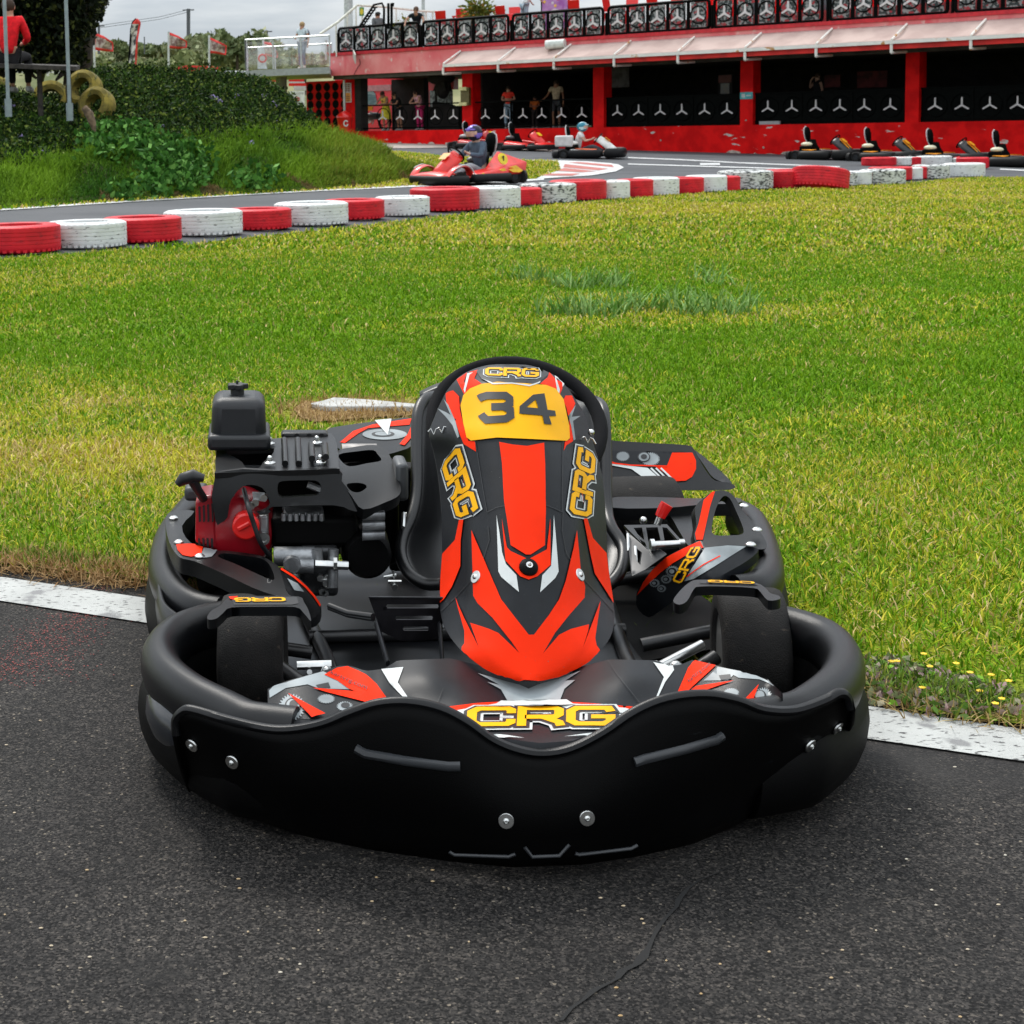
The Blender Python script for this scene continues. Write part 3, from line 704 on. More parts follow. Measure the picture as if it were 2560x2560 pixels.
# ================================================================ BIG DARK TREE upper left
r=np.random.default_rng(90); blobs=[]
tree=thing('cypress_tree','big dark evergreen tree with drooping foliage filling the upper left corner','tree',(-3.2,40,2))
outl=[(-200,-400),(300,-400),(285,-120),(268,0),(262,20),(240,60),(232,90),(205,112),(222,150),(200,168),(150,185),(-200,190)]
pts=[]; k=0
while len(pts)<52000:
    x=r.uniform(-260,275); y=r.uniform(-300,172)
    if not pip((x,y),outl): continue
    if r.random()<.25 and x>200: continue
    pts.append(tuple(atY(x+r.normal(0,5),y+r.normal(0,6),38+r.random()*5)))
A=np.array(pts); lump=fbm(A[:,0]*1.0+50,A[:,2]+60,1.3,33)
keep=lump>.33; A=A[keep]; lump=lump[keep]
o=leaves('crown',A,.075,((.003,.006,.002),(.014,.024,.006),(.06,.07,.014)),91,up=2.0); 
o.parent=tree; o.matrix_parent_inverse=Matrix.Translation(-Vector((-3.2,40,2)))
tk=MB(); b0=gnd(40,420); 
tk.tube([Vector((-4.6,41,-.5)),Vector((-4.5,41,1.6)),Vector((-4.3,41,3.5)),Vector((-4.4,41,6))],[.45,.4,.32,.2],10)
for a,b in [((-4.4,41,2.6),(-6.2,40.6,4.6))]: tk.tube([a,Vector(a).lerp(Vector(b),.5)+Vector((0,0,.25)),b],[.16,.11,.05],7)
tk.build('trunk',mat('dark_bark',(.035,.026,.018),.95,var=.4,vscale=9,bump=.8,bscale=30),parent=tree)
# interior mass of twigs so that the crown is dense
tw=MB()
for i in range(260):
    x=r.uniform(-240,235); y=r.uniform(-260,150)
    if pip((x+25,y),outl):
        a=atY(x,y,40.5+r.random()*2); tw.tube([a,a+Vector((r.normal(0,.25),r.normal(0,.3),-.5)),a+Vector((r.normal(0,.3),r.normal(0,.3),-1.0))],[.16,.2,.03],5)
tw.build('branches',mat('dark_bark',(.02,.02,.012),.95),parent=tree)
# ================================================================ BUILDING
M_rwall = mat('red_wall_paint',(.58,.002,.003),.6,col2=(.80,.006,.006),vscale=2,detail=6,bump=.15,bscale=60,spec=.12)
M_rwall2 = mat('red_wall_paint_worn',(.58,.002,.003),.6,col2=(.80,.006,.006),vscale=2,detail=6,bump=.15,bscale=60,spec=.12)
addmix(M_rwall2, 1.9, .66,.70,(.55,.52,.48), detail=8, stretch=(1,1,2.4))
M_pink = mat('faded_parapet_paint',(.70,.12,.14),.75,col2=(.80,.32,.31),vscale=.9,detail=8,ramp=(.3,.7),spec=.2,bump=.2,bscale=40)
addmix(M_pink, 2.2,.56,.70,(.72,.10,.12),detail=7,stretch=(1,1,.35))
addmix(M_pink, 5,.62,.72,(.74,.52,.48),detail=7,stretch=(1,1,.6))
M_trim = mat('red_trim',(.50,.015,.025),.6,var=.15,vscale=6)
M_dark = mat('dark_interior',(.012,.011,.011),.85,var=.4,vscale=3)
M_iron = mat('black_iron',(.0018,.0026,.0024),.6,var=.2,spec=.05)
M_starw = mat('star_white',(.62,.60,.60),.5,var=.08,vscale=9)
M_glass = mat('rail_glass',(.85,.92,.92),.05,var=.02,trans=1,alpha=.10,spec=.3)
M_steel = mat('rail_steel',(.50,.53,.54),.35,.5,var=.08)
zl=fac(904,328)[1]; zo=fac(904,196)[1]            # ledge and soffit heights
sP=fac(825,190,.6)[0]                               # left end of the parapet
zpb=fac(825,190,.6)[1]; zpt=fac(825,133,.6)[1]
s_end=34
bd=thing('pit_building','long red two-storey pit building with dark open bays and a faded pink parapet','building',tuple(W(0,0,0)))
# ledge wall
s0=fac(880,345,0)[0]
zg=-1.2
wv=MB(); wv.fbox(s0,s_end,-.22,0,zg,zl); wv.build('base_wall',M_rwall2,bd)
# rough bare patches of missing render at the wall foot, set proud as crumbled render
pat=MB()
for (fr,x,y,rw,rh) in [('i',1610,1060,50,26),('i',1765,1072,22,16),('i',1865,1072,52,14),('j',85,1072,20,14),('j',185,1072,52,14),('j',290,1068,34,24),('h',898,972,16,14),('h',1320,990,22,12),('h',1105,985,12,8),('h',1240,992,14,7),('h',1430,990,14,8),('i',1110,968,5,8),('i',1820,1018,5,8),('j',135,1018,6,8),('j',15,830,7,5)]:
    a,b=px(fr,x,y); k=FR[fr][2]; pts_=[]
    nn=11
    for q in range(nn):
        an=2*pi*q/nn; rr=.8+.35*random.random(); u,v=a+rw/k*cos(an)*rr,b+rh/k*sin(an)*rr; s_,z_=fac(u,v,0); pts_.append(W(s_,.004,z_))
    pat.prism(pts_,FN*.012)
pat.build('bare_render_patch',mat('crumbled_render',(.42,.36,.31),.9,var=.35,vscale=9,detail=7,bump=.6,bscale=30),bd)
for (xa,xb) in [(1155,1181),(1482.5,1509),(1850,1882),(2262.5,2297)]:
    a=fac(xa,250,0)[0]; b=fac(xb,250,0)[0]; wv=MB(); wv.fbox(a,b,-.5,-.01,zl,zo+.2); wv.build('pillar',M_rwall,bd)
a=fac(857,250,0)[0]; b=fac(886,250,0)[0]; wv=MB(); wv.fbox(a,b,-.4,-.01,zg,zo+.2); wv.build('pillar',M_rwall,bd)
a=fac(886,250,0)[0]; b=fac(901,250,0)[0]; wv=MB(); wv.fbox(a,b,-.45,-.02,zl,zo+.2); wv.build('door_jamb',M_dark,bd)
a=s_end-1; wv=MB(); wv.fbox(s_end-1,s_end,-8,0,zg,zo); wv.build('end_wall',M_rwall,bd)
# interior
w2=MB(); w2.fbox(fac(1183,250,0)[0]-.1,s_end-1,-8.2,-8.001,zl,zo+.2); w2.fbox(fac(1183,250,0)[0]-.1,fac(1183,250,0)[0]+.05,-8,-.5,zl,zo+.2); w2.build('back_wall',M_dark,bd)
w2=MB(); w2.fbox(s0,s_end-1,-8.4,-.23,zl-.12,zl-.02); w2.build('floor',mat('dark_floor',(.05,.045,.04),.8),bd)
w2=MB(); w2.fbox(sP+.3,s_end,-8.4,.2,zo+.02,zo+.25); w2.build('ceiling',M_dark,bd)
# beam and parapet
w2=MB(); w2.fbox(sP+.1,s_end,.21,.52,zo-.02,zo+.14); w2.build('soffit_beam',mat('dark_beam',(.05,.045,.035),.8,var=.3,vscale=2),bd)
w2=MB(); w2.fbox(sP,s_end,.2,.62,zpb,zpt-.12); w2.build('parapet',M_pink,bd)
w2=MB(); w2.fbox(sP-.02,s_end,.14,.66,zpt-.118,zpt); w2.build('coping',M_trim,bd)
w2=MB(); w2.fbox(sP,s_end,-7,.13,zpt-.35,zpt-.2); w2.build('terrace_floor',mat('terrace_tile',(.35,.20,.18),.8),bd)
w2=MB(); w2.fbox(11,s_end,-7.4,-7.1,zpt-.2,zpt+3.4); w2.build('upper_wall',M_rwall,bd)
for i in range(7):
    w2=MB(); s_=12.2+i*3; w2.fbox(s_,s_+1.5,-7.1,-7.03,zpt+.2,zpt+2.4); wn=w2.build('window',mat('window_frame',(.55,.55,.53),.5),bd)
    w3=MB(); w3.fbox(s_+.1,s_+1.4,-7.028,-7.02,zpt+.3,zpt+2.3); w3.build('pane',mat('window_glass_dark',(.05,.07,.08),.1,spec=.6),wn)
# perforated black/red screen at the left of the building, under the footbridge
scr=MB(); sa,sz0=fac(766,225,-.5); sb,_=fac(858,225,-.5); zt=fac(800,203,-.5)[1]; zb=zt-3.1
scr.fbox(sa,sb,-.55,-.5,zb,zt,0)
nx=5
for i in range(nx+1):
    for j in range(9):
        cx=fac(776+i*21.0,250,-.5)[0]; 
        cz=zt-.25-j*.35; n=14; R_=.176
        if cz<zb: continue
        scr.add([W(max(sa,min(sb,cx+R_*1.02*cos(2*pi*k/n))),-.494,min(zt,cz+R_*sin(2*pi*k/n))) for k in range(n)],[list(range(n))],1)
o=scr.build('dotted_screen',[M_rwall,M_iron],origin=W(sa,-.5,zb)); tag(o,'red screen wall covered in rows of black discs beside the litter bin','screen wall')
# white post with notices
sg=MB(); s_,z_=fac(877,230,.05); sg.fbox(s_-.35,s_+.02,.03,.06,fac(877,256,.05)[1],fac(877,207,.05)[1],0); sg.fbox(s_-.33,s_,.061,.064,fac(877,254,.05)[1],fac(877,232,.05)[1],1)
for k in range(4):
    for q in range(2): sg.fbox(s_-.30+q*.15,s_-.19+q*.15,.061,.064,fac(877,228-k*5,.05)[1],fac(877,225-k*5,.05)[1],2)
for k in range(3): sg.fbox(s_-.28,s_-.05,.065,.067,fac(877,252-k*5,.05)[1],fac(877,250-k*5,.05)[1],2)
o=sg.build('notice_board',[mat('notice_white',(.60,.55,.60),.6),mat('notice_orange',(.75,.33,.08),.6),mat('notice_ink',(.30,.10,.06),.6)],origin=W(s_,.05,0)); tag(o,'tall white and orange notice board on the corner pillar above the litter bin','notice board')
ps=MB(); s1,_=fac(861,250,.3); ps.tube([W(s1,.3,fac(861,277,.3)[1]),W(s1,.3,fac(861,200,.3)[1])],.05,8); o=ps.build('post',M_steel,origin=W(s1,.3,0)); tag(o,'thin pale grey steel post left of the notice board','post')
# litter bin
def bin_():
    c=W(fac(862,300,.9)[0],.9,0); zb_=fac(862,331,.9)[1]; zt_=fac(862,277,.9)[1]; h=zt_-zb_
    t=thing('litter_bin','bright red cone-topped plastic litter bin with a white round emblem by the corner pillar','litter bin',tuple(c+Vector((0,0,zb_))))
    b=MB(); b.lathe(c+Vector((0,0,zb_)),(0,0,1),[(0,.22),(h*.1,.24),(h*.66,.31),(h*.68,.33),(h*.70,.33)],20); b.build('body',M_brred,t)
    b=MB(); b.lathe(c+Vector((0,0,zb_)),(0,0,1),[(h*.702,.335),(h*.76,.33),(h*.86,.24),(h*.96,.12),(h,.03)],20); b.build('lid',M_brred,t)
    b=MB(); dirc=(CAM-c).normalized(); dirc.z=0; dirc.normalize(); side=Vector((-dirc.y,dirc.x,0)); q=c+dirc*.315+Vector((0,0,zb_+h*.42))+side*.04
    b.add([q+side*(.10*cos(2*pi*k/24)*(1 if not k%2 else 1))+Vector((0,0,.13*sin(2*pi*k/24)))+dirc*.02 for k in range(24)]+[q+side*(.055*cos(2*pi*k/24))+Vector((0,0,.08*sin(2*pi*k/24)))+dirc*.02 for k in range(24)],[[k,(k+1)%24,24+(k+1)%24,24+k] for k in range(24) if k not in (0,1,23)])
    b.build('emblem',M_wht,t,fixn=False)
bin_()
# stars
def star_mb(mb, s_, d, z_, R_, w_=.22, mi=0, th=.02):
    for k in range(3):
        a=pi/2+k*2*pi/3; ux=Vector((cos(a),sin(a))); pe=Vector((-ux.y,ux.x))
        q=[pe*(w_*.5*R_),pe*(w_*.42*R_)+ux*(R_*.92),pe*(w_*.2*R_)+ux*R_,pe*(-w_*.2*R_)+ux*R_,pe*(-w_*.42*R_)+ux*(R_*.92),pe*(-w_*.5*R_)]
        mb.prism([W(s_+p.x,d,z_+p.y) for p in q],FN*(th+k*.002),mi)
# lower railings: one per bay, black mesh with white three-pointed stars
M_mesh = mat('black_mesh_panel',(.008,.008,.009),.7,alpha=1)
bays=[(902,1155,[957,1000,1045,1088,1134],290.5,'first bay from the left'),(1181,1482,[1214,1262,1308,1355,1404,1455],287,'second bay'),(1509,1850,[1544,1597,1651,1705,1762,1818],278,'third bay, dark inside'),(1882,2262,[1920,1980,2040,2100,2161,2226],268,'fourth bay with the phoning person'),(2297,2720,[2338,2405,2475,2544,2615],262,'rightmost bay')]
for bi,(xa,xb,xs_,yc,desc) in enumerate(bays):
    a=fac(xa,290,-.15)[0]; b=fac(xb,290,-.15)[0]; zt_=zl+1.02
    t=thing('bay_railing','black railing with white three-pointed stars in the '+desc,'railing',tuple(W(a,-.15,zl)),group='black star railings in the bays')
    m_=MB(); m_.fbox(a,b,-.19,-.14,zt_-.05,zt_); m_.fbox(a,b,-.19,-.14,zl+.08,zl+.13)
    npst=max(2,int((b-a)/1.35)); 
    if bi>1: m_.fbox(a,b,-.175,-.165,zl-.01,zt_-.051)
    for k in range(npst+1):
        s_=a+(b-a)*k/npst; s_=min(max(s_,a+.03),b-.03); m_.fbox(s_-.025,s_+.025,-.192,-.138,zl,zt_-.052)
    m_.build('frame',M_iron,t)
    for x in xs_:
        s_,z_=fac(x,yc-(x-xs_[0])*.0165,-.12); sm=MB(); star_mb(sm,s_,-.12,z_-.02,.235); sm.build('star',M_starw,t)
        rg=MB(); rg.tube([W(s_+.33*cos(q*pi/12),-.15,z_-.02+.33*sin(q*pi/12)) for q in range(24)],.018,5,closed=True); rg.build('ring',M_iron,t)
# upper railing sections
secs=[(843,1044),(1055,1267),(1279,1504),(1518,1770),(1783,2052),(2072,2365),(2385,2690)]
M_fret = mat('fretwork_panel',(.27,.28,.28),.5,col2=(.02,.03,.03),vscale=11,ramp=(.46,.52),detail=2)
addmix(M_fret,5,.60,.64,(.35,.03,.04),detail=2)
ords=['leftmost','second','third','fourth','fifth','sixth','rightmost']
for si,(xa,xb) in enumerate(secs):
    a=fac(xa,60,.5)[0]; b=fac(xb,60,.5)[0]; z0=zpt+.03; z1=z0+.92; d=.42
    t=thing('terrace_railing',ords[si]+' black framed section of the terrace railing with star medallions','railing',tuple(W(a,d,z0)),group='terrace railing sections')
    m_=MB(); r_=.12
    def cs(cx,cz,a0): return [W(cx+r_*cos(radians(a0+q*18)),d,cz+r_*sin(radians(a0+q*18))) for q in range(6)]
    pth=cs(b-r_,z1-r_,0)+cs(a+r_,z1-r_,90)+cs(a+r_,z0+r_,180)+cs(b-r_,z0+r_,270)
    m_.tube(pth,.055,6,closed=True)
    for k in range(1,5): s_=a+(b-a)*k/5; m_.fbox(s_-.05,s_+.05,d-.03,d+.03,z0,z1)
    m_.fbox(a-.11,a-.05,d-.04,d+.04,z0-.2,z1-.18)
    m_.build('frame',M_iron,t)
    for k in range(5):
        s_=a+(b-a)*(k+.5)/5; w_=(b-a)/5; pn=MB(); pn.fbox(s_-w_/2+.10,s_+w_/2-.10,d-.01,d+.01,z0+.06,z1-.06); pp=pn.build('fret_panel',M_fret,t)
        q=MB(); R_=min(w_*.37,.36); q.tube([W(s_+R_*cos(2*pi*c/20),d+.03,(z0+z1)/2+R_*sin(2*pi*c/20)) for c in range(20)],.022,5,closed=True); q.build('ring',M_iron,pp)
        q=MB(); star_mb(q,s_,d+.03,(z0+z1)/2-.02,R_*.92,.30); q.build('star',M_starw,pp)
# awning
M_fab=mat('awning_fabric',(.42,.31,.28),.8,col2=(.52,.40,.36),vscale=1.2,detail=6,spec=.2)
M_awp=mat('awning_white_metal',(.78,.77,.72),.45,var=.06,vscale=3); addmix(M_awp,3,.62,.68,(.5,.25,.08),detail=7)
dF=1.62; zu=fac(1578,104,.64)[1]; zf=fac(1518,140,dF)[1]; sa=fac(1152,130,.64)[0]; 
aw=thing('awning','long pale fabric awning on white metal arms projecting over the bays','awning',tuple(W(sa,.64,zf)))
fb=MB(); n=60; rowsA=[]
for i in range(9):
    v=i/8; rowsA.append([W(sa+(s_end-sa)*k/n,.64+(dF-.64)*v,zu+(zf-zu)*v-.05*sin(pi*v)*(1+.5*sin(k*1.7))) for k in range(n+1)])
fb.grid(rowsA); fb.build('fabric',M_fab,aw,solid=.012,fixn=False)
vb=MB(); vb.fbox(sa,s_end,dF-.02,dF+.0,zf-.24,zf-.05); vb.build('valance',mat('valance_red',(.62,.02,.015),.7,var=.2,vscale=2),aw)
fbr=MB(); fbr.fbox(sa,s_end,dF+.01,dF+.09,zf-.09,zf+.01); fbr.build('front_bar',M_awp,aw)
for x,y in [(1152,130),(1289,121),(1428,112),(1578,104),(1737,96),(1904,86),(2081,77),(2268,66),(2465,56)]:
    s_=fac(x,y,.64)[0]; ar=MB(); ar.tube([W(s_,.66,zu+.03),W(s_,dF+.05,zf+.035)],.035,6)
    ar.tube([W(s_,dF+.05,zf-.1),W(s_,dF+.05,zf-.34)],.045,6); ar.tube([W(s_,dF+.05,zf-.34),W(s_,.66,zf-.30)],.04,6); ar.build('arm',M_awp,aw)
# camera tube and floodlight on the parapet
s_,z_=fac(1388,111,.9); q=MB(); q.tube([W(s_-.33,.95,z_),W(s_+.33,.8,z_+.02)],.16,16); q.tube([W(s_,.62,z_),W(s_,.85,z_)],.04,6); o=q.build('security_camera',mat('white_housing',(.62,.66,.63),.4),origin=W(s_,.62,z_)); tag(o,'white cylindrical housing bracketed on the pink parapet above the awning','camera')
s_,z_=fac(884,139,.95); q=MB(); q.hexa([W(s_-.3,.66,z_-.05),W(s_-.25,.66,z_-.05),W(s_+.3,1.15,z_-.32),W(s_+.25,1.15,z_-.32)],[W(s_-.3,.66,z_+.25),W(s_-.25,.66,z_+.25),W(s_+.3,1.15,z_+.02),W(s_+.25,1.15,z_+.02)]); o=q.build('floodlight',mat('floodlight_grey',(.45,.45,.40),.5),origin=W(s_,.66,z_)); tag(o,'flat grey floodlight with a hanging cable on the left end of the parapet','floodlight')
cb=MB(); s2=fac(899,150,.66)[0]; cb.tube([W(s2,.66,fac(899,147,.66)[1]),W(s2+.03,.66,fac(899,160,.66)[1]),W(s2-.15,.66,fac(893,172,.66)[1]),W(s2-.3,.66,fac(888,186,.66)[1])],.012,5); cb.build('cable',M_iron,o)
# lamp box on first pillar, small blue plate, grey plates on ledge
s_,z_=fac(1163,241,.06); q=MB(); q.fbox(s_-.17,s_+.22,.0,.12,z_-.33,z_+.33,0); q.fbox(s_-.19,s_+.16,.121,.2,z_+.22,z_+.34,1); q.fbox(s_-.19,s_+.16,.121,.2,z_-.34,z_-.22,1); o=q.build('wall_lamp',[mat('lamp_olive',(.12,.10,.03),.5),mat('lamp_cream',(.65,.62,.30),.5)],origin=W(s_,0,z_)); tag(o,'olive and cream wall lamp on the first red pillar','wall lamp')
s_,z_=fac(1866,239,.01); q=MB(); q.fbox(s_-.22,s_+.22,.002,.02,z_-.11,z_+.11,0); q.fbox(s_-.16,s_-.04,.021,.024,z_-.06,z_+.06,1); q.fbox(s_+.0,s_+.16,.021,.024,z_-.02,z_+.02,1); o=q.build('wall_plate',[mat('teal_plate',(.08,.42,.45),.5),M_wht],origin=W(s_,0,z_)); tag(o,'small teal plate with white marks on the third red pillar','plate')
for x0,x1,y in [(1896,1947,308)]:
    a=fac(x0,y,.02)[0]; b=fac(x1,y,.02)[0]; q=MB(); q.fbox(a,b,-.1,-.02,zl+.003,zl+.11); o=q.build('ledge_box',mat('grey_box',(.33,.33,.34),.6),origin=W(a,0,zl)); tag(o,'low grey box on the ledge at the left end of the fourth bay','box')
# behind the first bay: red van, motorbike, plant screens
def back_things():
    s_a=fac(902,260,-5)[0]
    t=thing('red_van','bright red van with dark teal side windows seen through the first bay','van',tuple(W(s_a,-5,zl)))
    b=MB(); b.fbox(s_a-1.5,s_a+3.2,-6.4,-5,zl-.3,zo+1.2); b.build('body',mat('van_red',(.72,.008,.03),.35,var=.05,coat=.4),t)
    g_=MB(); P0=[(902,200+47),(935,226),(941,231),(945,245),(948,262),(902,262)]
    g_.prism([W(fac(x,y,-4.98)[0],-4.99,fac(x,y,-4.98)[1]) for x,y in [(895,221),(930,224),(938,233),(944,262),(895,262)]],FN*.02); g_.build('window',mat('van_glass',(.06,.12,.14),.15,col2=(.22,.30,.32),vscale=1.5,stretch=(1,1,5)),t)
    g_=MB(); q0=fac(915,214,-4.98); q1=fac(978,226,-4.98); g_.fbox(q0[0],q1[0],-4.99,-4.95,q1[1],q0[1]); g_.build('trim_strip',mat('grey_pink',(.45,.20,.22),.6),t)
    t2=thing('motorbike','chrome motorbike with yellow plate parked behind the railing of the first bay','motorbike',tuple(W(fac(915,310,-2.5)[0],-2.5,zl)))
    c=fac(916,297,-2.5); 
    def fw_(x,y): a=fac(x,y,-2.5); return W(a[0],-2.5,a[1])
    for x in (905,962):
        m_=MB(); c_=fw_(x,305); m_.tube([c_+FE*(.3*cos(q*pi/8))+Vector((0,0,.3*sin(q*pi/8))) for q in range(16)],.06,7,closed=True); m_.build('wheel',M_rubber,t2)
    m_=MB(); m_.ball(fw_(920,297),(.2,.15,.2)); m_.ball(fw_(908,285),(.16,.12,.14)); m_.tube([fw_(925,280),fw_(935,295),fw_(930,310)],.05,7); m_.tube([fw_(905,280),fw_(903,310)],.04,7); m_.build('engine',M_chrome,t2)
    m_=MB(); m_.ball(fw_(935,290),(.35,.16,.16)); m_.build('tank',mat('bike_dark',(.03,.04,.04),.3),t2)
    m_=MB(); a,b=fac(903,267,-2.4),fac(931,276,-2.4); m_.fbox(a[0],b[0],-2.44,-2.4,b[1],a[1]); m_.build('front_panel',mat('orange_yellow',(.75,.38,.01),.5),t2)
    pp=MB(); s_,_=fac(912,250,-1.2); pp.tube([W(s_,-1.2,zl),W(s_,-1.2,zo)],.05,8); o=pp.build('post',mat('pale_post',(.50,.58,.56),.5),origin=W(s_,-1.2,zl)); tag(o,'pale green-grey steel post standing inside the first bay','post')
    # dark column and dark hanging machine
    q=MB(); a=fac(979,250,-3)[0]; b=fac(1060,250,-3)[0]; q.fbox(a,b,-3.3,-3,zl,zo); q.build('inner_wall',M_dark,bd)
    q=MB(); a=fac(1060,250,-5)[0]; b=fac(1135,250,-5)[0]; q.fbox(a,b,-5.3,-5,fac(1100,225,-5)[1],zo+1); o=q.build('red_shutter',mat('van_red',(.72,.008,.03),.35),origin=W(a,-5,zl)); tag(o,'red shutter behind the dark punchball machine in the first bay','shutter')
    q=MB(); a=fac(1075,262,-5)[0]; b=fac(1125,262,-5)[0]; q.fbox(a,b,-5.2,-5,zl,fac(1100,226,-5)[1]); o=q.build('white_grille',mat('white_grille',(.42,.48,.47),.6,col2=(.1,.1,.1),vscale=9),origin=W(a,-5,zl)); tag(o,'pale grille panel low behind the first bay railing','grille')
    m_=MB(); 
    def f2(x,y): a=fac(x,y,-1.6); return W(a[0],-1.6,a[1])
    m_.ball(f2(1103,196),(.55,.3,.26)); m_.hexa([f2(1090,228)+FN*.2,f2(1123,228)+FN*.2,f2(1123,228)-FN*.2,f2(1090,228)-FN*.2],[f2(1098,205)+FN*.2,f2(1118,205)+FN*.2,f2(1118,205)-FN*.2,f2(1098,205)-FN*.2]); m_.ball(f2(1107,222),(.28,.25,.4)); m_.tube([f2(1090,200),f2(1090,320)],.05,6); m_.tube([f2(1122,205),f2(1122,232)],.03,6)
    m_.tube([f2(1135,270),f2(1085,260)],.12,8); m_.fbox(fac(1075,262,-1.6)[0],fac(1150,262,-1.6)[0],-1.8,-1.5,zl,zl+.9)
    o=m_.build('punchball_machine',M_dark,origin=f2(1100,300)); tag(o,'dark arcade machine with a round head standing in the first bay','arcade machine')
back_things()
# faint posters inside third and fourth bays
for (fr,x0,y0,x1,y1,d,col,lab) in [('i',755,470,890,600,-1.5,(.05,.048,.048),'dim grey notice hanging at the back of the third bay'),('j',555,520,665,600,-4,(.09,.012,.012),'dim red poster left of the larger one in the fourth bay'),('j',780,495,985,600,-4,(.10,.012,.012),'wide dim red poster in the fourth bay')]:
    a=fac(*px(fr,x0,y0),d); b=fac(*px(fr,x1,y1),d); q=MB(); q.fbox(a[0],b[0],d-.03,d,b[1],a[1]); o=q.build('poster',mat('poster'+fr+str(x0),col,.7,var=.5,vscale=4,detail=6),origin=W(a[0],d,b[1])); tag(o,lab,'poster')
vm=MB(); a=fac(*px('i',1505,515),-2.2); b=fac(*px('i',1600,850),-2.2); vm.fbox(a[0],b[0],-2.9,-2.2,zl,a[1]); vm.fbox(a[0]+.1,b[0]-.1,-2.199,-2.19,a[1]-1.4,a[1]-.3,1); vm.fbox(a[0]+.02,b[0]-.02,-2.188,-2.18,a[1]-.28,a[1]-.03,2)
o=vm.build('vending_machine',[M_dark,mat('vend_glass',(.03,.035,.03),.2,col2=(.06,.05,.02),vscale=6),mat('vend_red',(.10,.01,.01),.5)],origin=W(a[0],-2.2,zl)); tag(o,'dark vending machine at the right end of the third bay','vending machine')

# ================================================================ FOOTBRIDGE
Yd=60.0
def dk(x,y,Y=Yd): return atY(x,y,Y)
zdk=fac(825,170,.3)[1]
fbt=thing('footbridge','grey steel footbridge deck with glass railings joining the left end of the building','footbridge',tuple(W(sP,-.5,zdk)))
def onz(x,y,z): return atz(x,y,z)
# the deck runs towards the left, its front edge seen at about y=185
c0=W(sP-.05,.5,0); 
def dkp(x,Y): p=dk(x,180,Y); return Vector((p.x,p.y,0))
A0=dkp(825,60.5); A1=dkp(615,62.5); B1=dkp(620,69); B0=dkp(830,67)
zt_=dk(820,166,60.5).z; zb_=dk(820,184,60.5).z
m_=MB(); m_.hexa([q+Vector((0,0,zb_)) for q in (A1,A0,B0,B1)],[q+Vector((0,0,zt_-.02)) for q in (A1,A0,B0,B1)]); m_.build('deck',mat('deck_grey',(.30,.32,.33),.6,var=.1),fbt)
m_=MB(); m_.tube([dk(520,181,62)+Vector((0,0,0)),A1+Vector((0,0,zb_+.15))],.08,6); m_.build('beam',M_steel,fbt)
def rail(pts,hgt,name='railing',n_=None,z0=None):
    m_=MB(); gl=MB()
    for a,b in zip(pts,pts[1:]):
        m_.tube([a+Vector((0,0,hgt)),b+Vector((0,0,hgt))],.035,6); k_=max(1,int((b-a).length/1.1))
        for i in range(k_+1): q=a.lerp(b,i/k_); m_.tube([q,q+Vector((0,0,hgt))],.03,6)
        e=(b-a).normalized(); nn=Vector((-e.y,e.x,0))*.008
        gl.hexa([a+Vector((0,0,.08))-nn,b+Vector((0,0,.08))-nn,b+Vector((0,0,.08))+nn,a+Vector((0,0,.08))+nn],[a+Vector((0,0,hgt-.08))-nn,b+Vector((0,0,hgt-.08))-nn,b+Vector((0,0,hgt-.08))+nn,a+Vector((0,0,hgt-.08))+nn])
    f_=m_.build(name,M_steel,fbt); gl.build('glass_panel',M_glass,f_)
tz=Vector((0,0,zt_))
rail([A1+tz,A0+tz],1.15); rail([B1+tz,B0+tz],1.15); rail([A1+tz,B1+tz],1.15)
m_=MB(); 
for x in (703,):
    q=dk(x,200,64); m_.tube([Vector((q.x,q.y,-1)),Vector((q.x,q.y,zb_))],.22,10)
m_.build('column',mat('bridge_column',(.20,.20,.20),.8),fbt)
# stair handrail rising to the right
m_=MB(); 
for ya in (0,):
    p=[atY(800,85,63),atY(845,55,63),atY(893,13,63),atY(960,17,64),atY(1050,27,66),atY(1105,30,67)]
    m_.tube(p,.05,6)
    for x,y in [(840,58),(868,35),(890,14),(905,14),(990,20),(1065,28),(1082,29)]: q=atY(x,y,63.5+(x-840)/80); m_.tube([q-Vector((0,0,1.3)),q],.03,6)
o=m_.build('stair_handrail',mat('cream_rail',(.68,.68,.60),.5),origin=p[0]); tag(o,'pale steel handrail climbing from the footbridge up to the terrace','handrail')
gl=MB(); gl.prism([atY(845,62,63.05),atY(893,20,63.05),atY(893,70,63.05),atY(845,80,63.05)],(0,.012,0)); gl.prism([atY(905,20,64),atY(1100,35,67),atY(1100,60,67),atY(905,70,64)],(0,.012,0)); gl.build('glass_panel',M_glass,o)
q=MB(); q.prism([atY(898,18,63.6),atY(910,18,63.6),atY(910,40,63.6),atY(898,40,63.6)],(0,-.02,0)); q.add([atY(904+4.5*cos(k*pi/6),29+8*sin(k*pi/6),63.55) for k in range(12)],[list(range(12))],1); o=q.build('small_sign',[mat('sign_green',(.10,.30,.12),.5),mat('sign_yellow',(.75,.6,.05),.5)],origin=atY(904,29,63.6)); tag(o,'small green and yellow sign on the terrace handrail','sign')
